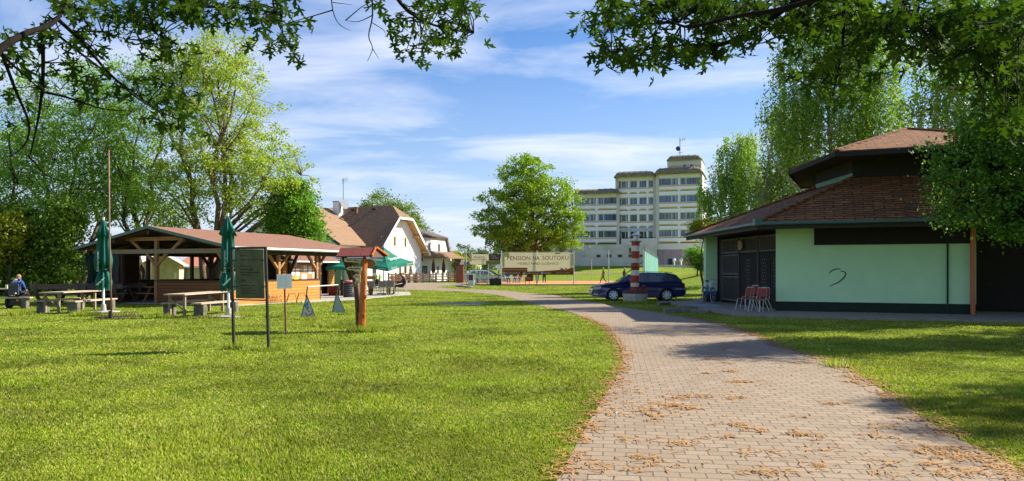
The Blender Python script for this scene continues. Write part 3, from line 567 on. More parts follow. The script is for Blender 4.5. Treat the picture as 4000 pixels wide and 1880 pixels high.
wood_y = mat('pine_beam', (.42, .205, .07), (.24, .11, .04), 2, .7, .3, stretch=(1, 6, 1))
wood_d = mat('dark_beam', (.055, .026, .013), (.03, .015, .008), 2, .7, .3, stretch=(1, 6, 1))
wood_w = mat('weathered_wood', (.34, .26, .17), (.20, .15, .10), 3, .85, .4, stretch=(8, 1, 1))
shingle_p = brickmat('bitumen_shingle', (.29, .145, .10), (.24, .12, .08), (.16, .08, .055), .33, .14, .006, .9, .4, dirt=((.20, .12, .08), 1.1, .35))
shingle_b = brickmat('brown_shingle', (.32, .19, .12), (.25, .15, .095), (.12, .07, .045), .36, .30, .02, .85, .7, dirt=((.25, .17, .08), .5, .5), dist=.04)
shingle_b2 = brickmat('brown_shingle_pale', (.33, .20, .125), (.28, .17, .105), (.16, .10, .065), .36, .30, .012, .85, .5, dirt=((.25, .17, .08), .5, .3))
tile_o = brickmat('clay_tile', (.46, .19, .065), (.25, .10, .04), (.07, .03, .015), .62, .13, .022, .85, 1.0, dirt=((.12, .065, .04), 2.4, .8), dist=.07, wob=1.3, wsc=4)
dkroof = mat('blue_grey_roof', (.10, .12, .16), (.08, .10, .13), 1, .6, .1)
gutter_g = mat('green_gutter', (.07, .16, .125), (.05, .11, .09), 4, .4, .1, me=.2)
mint = mat('mint_render', (.58, .86, .51), (.52, .80, .46), 1.3, .92, .35)
plinth = mat('dark_plinth', (.022, .038, .026), (.014, .024, .018), 5, .9, .3)
green_door = mat('green_door', (.17, .30, .20), (.15, .27, .18), 4, .6, .1)

def win(fr, bld, a0, a1, z0, z1, b=0.0, fm=None, gm=None, fw=.08, inset=.06, nm='window', mull=(), sill=True, tr=()):
    """a window: frame (with mullions) and a pane set back in it"""
    fm = fm or whitep; gm = gm or g_dark; mb = MB(); d0, d1 = b - .03, b + .05
    for (p, q, r, s) in ((a0, a1, z0, z0 + fw), (a0, a1, z1 - fw, z1), (a0, a0 + fw, z0 + fw, z1 - fw), (a1 - fw, a1, z0 + fw, z1 - fw)): fr.box(mb, p, q, d0, d1, r, s)
    for m_ in mull: fr.box(mb, a0 + (a1 - a0) * m_ - fw * .5, a0 + (a1 - a0) * m_ + fw * .5, d0 + .006, d1, z0 + fw, z1 - fw)
    for m_ in tr: fr.box(mb, a0 + fw, a1 - fw, d0 + .009, d1, z0 + (z1 - z0) * m_ - fw * .4, z0 + (z1 - z0) * m_ + fw * .4)
    w_ = mb.build(nm, fm, bld); mb = MB(); fr.box(mb, a0 + fw, a1 - fw, b - .012, b + .03, z0 + fw, z1 - fw); mb.build('pane', gm, w_); return w_
# ---------------------------------------------------------------- timber pavilion
def pavilion():
    fr = Fr((-12.3, 32.7), (.36, .93), (-.93, .36))          # a along the lit long side, b along the gable (to the left)
    t = root('timber_pavilion', 'open timber picnic pavilion with low reddish shingle roof and plank parapets', 'pavilion', (-14.5, 36, 0)); P = fr.P
    Wd, EV, RG, L = 8.4, 2.60, 3.56, 10.3; mid = Wd / 2; ov = .5; fo = .7; sl = (RG - EV) / (mid + ov)
    rp = [P(-fo, -ov, EV), P(-fo, mid, RG), P(9.2, mid, RG), P(L, -ov, EV), P(-fo, Wd + ov, EV), P(L, Wd + ov, EV)]
    mb = MB(); th = Vector((0, 0, -.06))
    mb.prism([rp[0], rp[3], rp[2], rp[1]], th); mb.prism([rp[1], rp[2], rp[5], rp[4]], th); mb.prism([rp[3], rp[5], rp[2]], th); rf = mb.build('roof', shingle_p, t)
    mb = MB(); dn = Vector((0, 0, -.17))
    for p, q in ((rp[0], rp[1]), (rp[4], rp[1])): mb.bar(p + Vector((0, 0, -.05)) - fr.e1 * .03, q + Vector((0, 0, -.05)) - fr.e1 * .03, .04, .13)
    mb.build('bargeboard', mat('greygreen_board', (.16, .20, .16), (.12, .15, .12)), t)
    mb = MB(); g0, g1 = P(-fo, -ov - .06, EV - .07), P(L, -ov - .06, EV - .07); mb.tube([g0, g1], .065, 10)
    for k in range(8): q = g0.lerp(g1, (k + .5) / 8); mb.tube([q, q + fr.e1 * .05], .072, 10)
    mb.build('gutter', galv, rf)
    mb = MB()                                                    # rafters and purlins under the roof
    for k in range(9):
        a = -fo + .25 + k * 1.15
        for s in (-ov + .05, Wd + ov - .05): mb.bar(P(a, s, EV - .13), P(a, mid, RG - .14), .09, .14)
    for b_, z_ in ((mid, RG - .3), (mid * .5, (EV + RG) / 2 - .2), (mid * 1.5, (EV + RG) / 2 - .2)): mb.bar(P(-fo, b_, z_), P(9.0, b_, z_), .14, .16)
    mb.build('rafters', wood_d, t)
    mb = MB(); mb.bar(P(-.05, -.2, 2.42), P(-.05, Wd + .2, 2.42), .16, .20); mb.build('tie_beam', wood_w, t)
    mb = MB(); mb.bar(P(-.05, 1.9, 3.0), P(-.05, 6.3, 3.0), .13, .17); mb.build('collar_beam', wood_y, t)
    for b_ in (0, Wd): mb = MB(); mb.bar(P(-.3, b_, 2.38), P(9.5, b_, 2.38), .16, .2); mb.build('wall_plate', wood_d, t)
    def post(a, b, z1=2.3, m=wood_y, z0=0): mb = MB(); fr.box(mb, a - .075, a + .075, b - .075, b + .075, z0, z1); return mb.build('post', m, t)
    def brace(p, q, m=wood_y): mb = MB(); mb.bar(p, q, .10, .13, up=fr.e2); return mb.build('brace', m, t)
    post(-.05, 4.35, 3.0, wood_y); post(-.05, Wd - .05, 2.32); post(.02, .02, 2.3); post(-.05, 6.5, 2.32, wood_d)
    for sg in (-1, 1):
        brace(P(-.05, 4.35, 1.75), P(-.05, 4.35 + sg * .62, 2.34)); brace(P(-.06, 4.35, 2.48 if 0 else 2.46) + fr.e2 * sg * .9, P(-.06, 4.35 + sg * 1.55, 2.95))
    brace(P(-.05, .1, 1.5), P(-.05, .75, 2.33))
    for a in (3.1, 6.1):
        post(a, .02, 2.3)
        for sg in (-1, 1): brace(P(a + sg * .05, .02, 1.62), P(a + sg * .72, .02, 2.3))
    post(6.3, .02, 2.3, wood_d); post(9.3, Wd - .1, 2.3, wood_d)
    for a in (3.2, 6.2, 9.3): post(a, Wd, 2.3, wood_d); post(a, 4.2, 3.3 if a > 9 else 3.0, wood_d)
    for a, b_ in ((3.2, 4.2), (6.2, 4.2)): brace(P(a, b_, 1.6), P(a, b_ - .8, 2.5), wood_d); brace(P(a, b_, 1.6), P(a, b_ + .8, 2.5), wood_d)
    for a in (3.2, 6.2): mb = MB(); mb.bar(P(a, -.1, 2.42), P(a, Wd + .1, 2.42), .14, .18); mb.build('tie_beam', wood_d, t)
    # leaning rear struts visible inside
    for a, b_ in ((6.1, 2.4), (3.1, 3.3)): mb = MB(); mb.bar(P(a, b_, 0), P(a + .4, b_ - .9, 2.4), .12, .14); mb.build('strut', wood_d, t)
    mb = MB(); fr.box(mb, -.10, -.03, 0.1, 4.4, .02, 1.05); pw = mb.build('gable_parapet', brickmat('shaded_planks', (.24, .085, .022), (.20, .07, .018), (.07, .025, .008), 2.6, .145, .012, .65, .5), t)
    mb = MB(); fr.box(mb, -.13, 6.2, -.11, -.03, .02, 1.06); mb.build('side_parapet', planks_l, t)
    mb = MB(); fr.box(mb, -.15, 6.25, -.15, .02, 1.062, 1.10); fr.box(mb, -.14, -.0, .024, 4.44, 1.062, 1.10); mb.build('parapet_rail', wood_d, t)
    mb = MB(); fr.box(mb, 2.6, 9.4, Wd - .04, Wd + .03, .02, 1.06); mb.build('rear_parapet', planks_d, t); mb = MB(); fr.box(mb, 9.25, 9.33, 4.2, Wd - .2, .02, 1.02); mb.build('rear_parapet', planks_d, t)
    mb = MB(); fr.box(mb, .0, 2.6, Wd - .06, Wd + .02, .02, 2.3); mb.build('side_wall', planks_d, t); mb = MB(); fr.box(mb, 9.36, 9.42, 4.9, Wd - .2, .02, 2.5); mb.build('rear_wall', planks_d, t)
    # tarpaulin sheets in the left bays
    tarp = mat('green_tarpaulin', (.012, .032, .022), (.007, .02, .014), 2, .85, .5, spec=.08); tarp2 = mat('grey_tarpaulin', (.06, .065, .06), (.035, .04, .036), 2, .85, .5, spec=.08)
    def sheet(b0, b1, z0, z1, m, amp=.05):
        mb = MB(); nx, nz = 14, 10
        for j in range(nz + 1):
            for i in range(nx + 1):
                u, v = i / nx, j / nz; mb.v.append(P(-.16 - amp * math.sin(u * 9 + v * 3) - amp * .8 * math.sin(v * 7 - u * 5), b0 + (b1 - b0) * u, z0 + (z1 - z0) * v))
        for j in range(nz):
            for i in range(nx): k = j * (nx + 1) + i; mb.f.append((k, k + 1, k + nx + 2, k + nx + 1)); mb.m.append(0)
        mb.build('tarpaulin', m, t, smooth=True)
    sheet(7.35, 8.75, .45, 2.33, tarp, .07); sheet(6.55, 7.30, .95, 2.33, tarp2, .03)
    mb = MB(); fr.box(mb, -.10, -.02, 6.55, 8.4, .02, .82); mb.build('low_panel', planks_d, t)
    mb = MB(); fr.box(mb, -.35, 8.0, -.45, Wd + .2, -.1, .025); mb.build('floor_slab', conc, t)
    mb = MB(); q = P(-fo, mid + .15, RG + .02); mb.prism([q + Vector((0, 0, 0)), q + Vector((.12, 0, .16)), q + Vector((.3, 0, .10)), q + Vector((.1, 0, .03))], (0, .05, 0)); mb.bar(q, q + Vector((0, 0, .25)), .03); mb.build('finial', wood_w, rf)
    # picnic table inside
    pt = root('picnic_table', 'wooden picnic table half in the dark doorway bay of the pavilion', 'picnic table', tuple(P(1.3, 5.1, .03)))
    mb = MB(); fr.box(mb, .8, 1.6, 4.5, 6.1, .72, .77); mb.build('table_top', wood_y, pt)
    for a0 in (.35, 1.75): mb = MB(); fr.box(mb, a0, a0 + .27, 4.5, 6.1, .43, .47); mb.build('bench_seat', wood_y, pt)
    for b_ in (4.75, 5.85):
        for s in (-1, 1): mb = MB(); mb.bar(P(1.2 + s * .62, b_, .03), P(1.2 + s * .2, b_, .74), .09, .04, up=fr.e2); mb.build('leg', wood_y, pt)
pavilion()
# ---------------------------------------------------------------- kiosk
def kiosk():
    fr = Fr((ax(1105, 43.2), 43.2), (.36, .93), (-.93, .36)); A, Z = fr.A, fr.Z; L = A(1306)
    t = root('wooden_kiosk', 'orange wooden kiosk with posters and a dark open doorway beside the pavilion', 'kiosk', tuple(fr.P(L / 2, 1, 0))); P = fr.P
    mb = MB(); d0, d1 = A(1253), A(1284)
    for a0, a1, z0, z1 in ((0, d0, 0, 2.1), (d1, L, 0, 2.1), (d0, d1, 1.95, 2.1)): fr.box(mb, a0, a1, 0, .1, z0, z1)
    fr.box(mb, L - .1, L, .1, 3, 0, 2.1); fr.box(mb, 0, .1, .1, 3, 0, 2.1); fr.box(mb, .1, L - .1, 2.9, 3, 0, 2.1); mb.build('wall', planks_l, t)
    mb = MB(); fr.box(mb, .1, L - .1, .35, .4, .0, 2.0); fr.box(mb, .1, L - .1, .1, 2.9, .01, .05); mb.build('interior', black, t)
    mb = MB(); mb.bar(P(A(1242), -.02, .05), P(A(1242), -.02, 1.9), .34, .05, up=fr.e1); fr.box(mb, A(1238), A(1252), -.06, -.01, .05, 1.95); dd = mb.build('door', mat('orange_door', (.50, .22, .05), (.40, .17, .04), 5, .5, .2), t)
    mb = MB(); mb.prism([P(-.3, -.6, 2.06), P(L + .5, -.6, 2.06), P(L + .5, 3.4, 3.0), P(-.3, 3.4, 3.0)], (0, 0, .06)); rf = mb.build('roof', shingle_p, t)
    mb = MB(); mb.tube([P(-.3, -.66, 2.04), P(L + .5, -.66, 2.04)], .05, 8); mb.build('gutter', galv, rf)
    mb = MB(); q = P(L + .05, -.0, 1.45); mb.tube([q, q + fr.e1 * .25 + Vector((0, 0, .2)), q + fr.e1 * .7 + Vector((0, 0, .32))], .035, 6); mb.build('roof_bracket', wood_d, t)
    nb = root('notice_board', 'orange notice board full of white, pink and yellow posters on the kiosk wall', 'notice board', tuple(P(A(1180), -.08, 1.2)))
    a0, a1, z0, z1 = A(1122), A(1236), 1.02, 1.9
    mb = MB(); fr.box(mb, a0, a1, -.09, -.03, z0, z1); mb.build('board', mat('cork_orange', (.55, .22, .08), (.48, .18, .06), 6, .8, .1), nb)
    pink = mat('pink_print', (.75, .25, .25), (.8, .7, .65), 30, .6, 0); yl = mat('yellow_print', (.8, .62, .05), (.7, .5, .04), 20, .6, 0); wp = mat('paper', (.78, .77, .74), (.60, .56, .52), 30, .7, 0); pk2 = mat('photo_print', (.25, .22, .2), (.6, .5, .4), 25, .5, 0)
    for x0, x1, y0, y1, m in ((1134, 1146, 1048, 1076, wp), (1150, 1165, 1048, 1079, wp), (1180, 1194, 1037, 1062, wp), (1172, 1194, 1069, 1092, pink), (1143, 1162, 1082, 1092, yl), (1200, 1212, 1040, 1070, wp), (1133, 1157, 1025, 1042, pk2), (1168, 1178, 1036, 1058, pk2), (1216, 1230, 1062, 1088, wp)):
        mb = MB(); fr.box(mb, A(x0), A(x1), -.1, -.092, Z(x0, y1), Z(x0, y0)); mb.build('poster', m, nb)
    text('BISTRO', 'poster_text', black, nb, P(A(1145), -.104, Z(1145, 1089)), fr.e1, (0, 0, 1), width=A(1160) - A(1145), height=.09) if False else None
kiosk()
# ---------------------------------------------------------------- sheds seen through the pavilion
def shed(name, label, x0, x1, Y, zw, zr, wm, rm, ndoor=2, cat='shed', depth=3, ovh=.35, gable=True, ang=0):
    fr = Fr((ax(x0, Y), Y), (math.cos(ang), math.sin(ang))); L = fr.A(x1); t = root(name, label, cat, tuple(fr.P(L / 2, 1, 0))); P = fr.P; mb = MB()
    if gable: mb.prism([P(0, 0, 0), P(L, 0, 0), P(L, 0, zw), P(L / 2, 0, zr), P(0, 0, zw)], fr.e2 * depth)
    else: fr.box(mb, 0, L, 0, depth, 0, zw)
    mb.build('wall', wm, t); mb = MB()
    if gable:
        sl = (zr - zw) / (L / 2)
        for s in (0, 1):
            e = P(-ovh if s == 0 else L + ovh, -ovh, zw - sl * ovh + .03); c = P(L / 2, -ovh, zr + .03)
            mb.prism([e, c, c + fr.e2 * (depth + 2 * ovh), e + fr.e2 * (depth + 2 * ovh)], (0, 0, .08))
    else: mb.prism([P(-ovh, -ovh, zw + .02), P(L + ovh, -ovh, zw + .02), P(L + ovh, depth, zr), P(-ovh, depth, zr)], (0, 0, .07))
    mb.build('roof', rm, t)
    for k in range(ndoor): mb = MB(); a = L * (.12 + .44 * k); fr.box(mb, a, a + L * .32, -.05, -.01, .05, zw * .92); mb.build('door', mat('pale_door', (.60, .52, .38), (.48, .40, .28), 3, .7, .2), t)
    return t, fr
shed('garden_shed', 'beige wooden shed with double doors seen through the open pavilion', 560, 700, 56, 2.0, 2.75, mat('beige_planks', (.66, .54, .38), (.5, .4, .26), 3, .8, .2), mat('pale_roof', (.55, .53, .5), (.4, .38, .35), 3, .8, .2), ang=.3)
shed('storage_hut', 'small pale hut with grey roof at the left, seen through the pavilion', 500, 555, 58, 2.1, 2.8, mat('beige_planks', (.6, .5, .35)), mat('pale_roof', (.55, .53, .5)), 1)
shed('utility_shed', 'green-walled utility building with red roof seen through the pavilion', 700, 905, 60, 1.75, 3.0, mat('sage_render', (.30, .36, .27), (.24, .30, .22), 2, .9, .1), mat('red_roof', (.50, .19, .12), (.40, .15, .1), 4, .8, .2), 0, gable=False, depth=4)
# ---------------------------------------------------------------- white house
def white_house():
    A0 = (-13.3, 88.0); d = Vector((.4, .917, 0)).normalized(); r = Vector((-.917, .4, 0)).normalized(); fr = Fr(A0, d[:2], r[:2]); P = fr.P   # a along the gable, b back along the ridge
    hw = 5.6; RZ = 9.05; EZ = 3.35; sl = (RZ - EZ) / hw; Lr = 15
    t = root('white_house', 'white rendered guest house with steep brown half-hipped roof and a cross wing', 'house', tuple(P(0, 5, 0)))
    hz = 7.55; hb = (RZ - hz) / sl                                   # half hip
    mb = MB(); w0 = 5.0; ew = RZ - sl * w0 - .1
    mb.prism([P(-w0, 0, 0), P(w0, 0, 0), P(w0, 0, ew), P(hb, 0, hz - .12), P(-hb, 0, hz - .12), P(-w0, 0, ew)], fr.e2 * Lr); mb.build('wall', render_w, t)
    f = -.9; mb = MB(); th = (0, 0, .14); hs = 1.9
    for s in (-1, 1): mb.prism([P(s * hw, f, EZ), P(s * hb, f, hz), P(0, f + hs, RZ), P(0, Lr, RZ), P(s * hw, Lr, EZ)], th)
    mb.prism([P(-hb, f, hz), P(hb, f, hz), P(0, f + hs, RZ)], th); rf = mb.build('roof', shingle_b, t)
    mb = MB()
    for s in (-1, 1): mb.bar(P(s * hw, f - .03, EZ), P(s * hb, f - .03, hz), .06, .26)
    mb.bar(P(-hb, f - .03, hz), P(hb, f - .03, hz), .06, .26); mb.build('verge_board', whitep, rf)
    mb = MB(); sof = mat('pine_soffit', (.60, .36, .16), (.48, .28, .12), 3, .7, .2, stretch=(1, 8, 1))
    for s in (-1, 1): mb = MB(); mb.prism([P(s * hw, f, EZ - .03), P(s * hb, f, hz - .03), P(s * hb, 0, hz - .03), P(s * hw, 0, EZ - .03)], (0, 0, -.05)); mb.build('soffit', sof, rf)
    mb = MB()
    for a, z in ((3.0, 5.55), (4.9, 3.7), (-3.0, 5.55)): mb = MB(); mb.bar(P(a, f + .1, z), P(a, .3, z), .2, .24); mb.build('purlin_end', sof, rf)
    A, Z = fr.A, fr.Z
    for x0, x1, y0, y1 in ((1490, 1501, 923, 960), (1536, 1547, 921, 964), (1578, 1588, 925, 968)): win(fr, t, A(x0), A(x1), Z(x0, y1), Z(x0, y0), 0, mat('yellow_frame', (.62, .52, .25), (.5, .42, .2), 5, .6, 0), g_dark, .13)
    for x0, x1, y0, y1 in ((1557, 1568, 1040, 1075), (1577, 1589, 1036, 1072), (1598, 1609, 1036, 1072)): win(fr, t, A(x0), A(x1), Z(x0, y1), Z(x0, y0), 0, mat('brown_frame', (.35, .2, .09), (.5, .38, .2), 5, .6, 0), g_dark, .13)
    mb = MB(); q = P(0, .15, 0); fr.box(mb, -.9, -.45, -.02, .02, 6.9, 7.2); mb.build('vent', darkm, t)
    # annex box, slatted bit and pillar left of the gable foot
    mb = MB(); fr.box(mb, A(1471, -2.2), A(1512, -2.2), -2.2, -.02, 0, 2.0); mb.build('porch_wall', render_w, t)
    mb = MB()
    for k in range(6): fr.box(mb, A(1452, -2) + k * .35, A(1452, -2) + k * .35 + .22, -2.1, -2.0, .1, 1.9)
    mb.build('slatted_screen', wood_d, t)
    # chimneys, vents
    def onroof(x, y, sz, h, m, nm, top=None):
        best = min((P(a / 10, b / 5, RZ + a / 10 * sl if a < 0 else RZ - a / 10 * sl) for a in range(-40, 1) for b in range(10, 75)), key=lambda p: (CX + F * p.x / p.y - x) ** 2 + (HY - F * (p.z - EYE) / p.y - y) ** 2)
        mb = MB(); o = best; mb.ob(o - fr.e1 * sz / 2 - fr.e2 * sz / 2 + Vector((0, 0, -.6)), fr.e1 * sz, fr.e2 * sz, (0, 0, h + .6)); c = mb.build(nm, m, rf)
        if top: mb = MB(); mb.ob(o - fr.e1 * (sz / 2 + .06) - fr.e2 * (sz / 2 + .06) + Vector((0, 0, h)), fr.e1 * (sz + .12), fr.e2 * (sz + .12), (0, 0, .12)); mb.build('chimney_cap', top, c)
        return o
    onroof(1322, 853, .85, 1.9, render_w, 'chimney', conc); o = onroof(1393, 838, .28, .75, mat('brown_pipe', (.2, .08, .05)), 'vent_pipe', mat('brown_pipe', (.2, .08, .05)))
    for a_ in (3.0, 6.0, 9.0): mb = MB(); q = P(-.35, a_, RZ - .25); mb.ob(q, fr.e2 * .55, fr.e1 * -.3, (0, 0, .12)); mb.build('roof_vent', darkm, rf)
    # cross wing
    wo = P(0, 9.3, 0); wf = Fr((wo.x, wo.y), (-d.x, -d.y), (-r.x, -r.y)); Q = wf.P; wl = 9; rz = 8.9; ws = .6; ww = 7.2
    mb = MB(); mb.prism([Q(wl, -ww, 0), Q(wl, ww, 0), Q(wl, ww, rz - ws * ww - .1), Q(wl, 0, rz - .1), Q(wl, -ww, rz - ws * ww - .1)], wf.e1 * -wl); mb.build('wing_wall', render_w, t)
    mb = MB()
    for s in (-1, 1): mb.prism([Q(wl + .6, s * (ww + .6), rz - ws * (ww + .6)), Q(wl + .6, 0, rz), Q(0, 0, rz), Q(0, s * (ww + .6), rz - ws * (ww + .6))], th)
    wr = mb.build('wing_roof', shingle_b2, t); mb = MB()
    for s in (-1, 1): mb.bar(Q(wl + .64, s * (ww + .6), rz - ws * (ww + .6) + .02), Q(wl + .64, 0, rz + .02), .08, .28)
    mb.build('verge_board', darkm, wr); mb = MB(); wf.box(mb, 5.6, 6.5, -1.6, -.7, rz - 1.2, rz + .75); mb.build('chimney', render_w, wr)
    # mast with dish
    m = root('antenna_mast', 'thin aerial mast with grey satellite dish beside the white chimney', 'antenna', tuple(W(1341, 850, 90))); b0 = W(1341, 850, 90)
    mb = MB(); mb.tube([b0 - Vector((0, 0, .4)), W(1341, 698, 90)], .05, 6); mb.build('mast', greymetal, m)
    mb = MB(); c = W(1346, 799, 89.8); n = Vector((.75, -.6, .25)).normalized(); prof = [(c - n * .02 * 0 - n * .22, .08), (c - n * .14, .42), (c, .60), (c + n * .02, .60), (c - n * .10, .40), (c - n * .17, .05)]; mb.tube([p for p, _ in prof], [q for _, q in prof], 16); mb.build('dish', mat('dish_grey', (.25, .27, .30)), m)
    mb = MB(); c = W(1341, 706, 90); 
    for k in range(5): mb.bar(c + Vector((-.1 + .14 * k, 0, -.1 + .06 * k)) + Vector((0, 0, -.3)), c + Vector((-.1 + .14 * k, 0, .3 + .05 * k)), .03)
    mb.bar(c + Vector((-.2, 0, 0)), c + Vector((.6, 0, .2)), .03); mb.build('aerial', greymetal, m)
    # right annex with mansard
    B = (-12.6, 96.0); fa = Fr(B, (.44, .9), (-.9, .44)); P = fa.P; A, Z = fa.A, fa.Z; L = 7.9
    t = root('mansard_annex', 'white annex with dark upper roof and brown pent roof right of the white house', 'building', tuple(P(4, 2, 0)))
    mb = MB(); mb.prism([P(-1, 0, 0), P(L + 1.4, 0, 0), P(L + 1.4, 0, 3.4), P(L + .75, 0, 3.7), P(L - .1, 0, 5.75), P(-1, 0, 5.9)], fa.e2 * 8); mb.build('wall', render_w, t)
    mb = MB(); mb.bar(P(L + .83, -.1, 3.75), P(L - .02, -.1, 5.8), .2, .3); mb.bar(P(-1.2, -.14, 5.93), P(L + .1, -.14, 5.80), .25, .12); mb.prism([P(-1.2, -.3, 5.95), P(L + .1, -.3, 5.86), P(L - 2, 4, 7.4), P(-1.2, 4, 8.6)], (0, 0, .1)); mb.build('upper_roof', mat('dark_slate', (.07, .06, .055), (.12, .09, .07), 2, .8, .4), t)
    mb = MB(); mb.prism([P(-1.0, -1.5, 3.05), P(L + 2.4, -1.5, 3.05), P(L + 1.4, -.02, 3.95), P(-1.0, -.02, 3.95)], (0, 0, .1)); mb.build('pent_roof', shingle_b, t)
    for x0, x1, y0, y1, fm in ((1672, 1681, 948, 981, None), (1710, 1719, 952, 985, None), (1649, 1669, 1039, 1071, 1), (1706, 1715, 1040, 1071, None), (1630, 1637, 945, 965, None)): win(fa, t, A(x0), A(x1), Z(x0, y1), Z(x0, y0), 0, wood_d if fm else greymetal, g_dark, .12, mull=(.5,) if fm else ())
    mb = MB(); fa.box(mb, A(1638), A(1644), -.08, -.01, Z(1638, 1072), Z(1638, 1046)); mb.build('menu_board', darkm, t)
    mb = MB(); c = P(A(1635), -.5, 3.0); mb.tube([c, c - Vector((0, .3, .25))], [.12, .18], 8); mb.build('wall_lamp', darkm, t)
    mb = MB(); 
    for k in range(9): z = .3 + k * .33; fa.box(mb, L + 1.5 + .15 * math.sin(k * 2), L + 2.6 + .2 * math.sin(k * 3.1), -1.4, -.4, z, z + .28)
    mb.build('stone_pillar', mat('dark_stone', (.08, .07, .06), (.2, .17, .14), 3, .9, .8), t)
white_house()
def lowhall():
    t = root('low_hall', 'long low hall with blue-grey roof behind the wooden fence', 'building', tuple(G(1800, 1090)))
    mb = MB(); a, b, c = W(1745, 978, 140), W(1930, 1052, 118), W(1745, 1052, 140); Y = 140
    mb.prism([W(1600, 975, 145), W(1735, 975, 140), W(1860, 1030, 118), W(1700, 1030, 118)], (0, 0, .25)); mb.build('roof', dkroof, t)
    mb = MB(); p0, p1 = W(1860, 1034, 119), W(1700, 1034, 119); mb.prism([Vector((p0.x, 119, 0)), Vector((p1.x, 119, 0)), p1, p0], (0, 20, 0)); mb.build('wall', render_s, t)
lowhall()
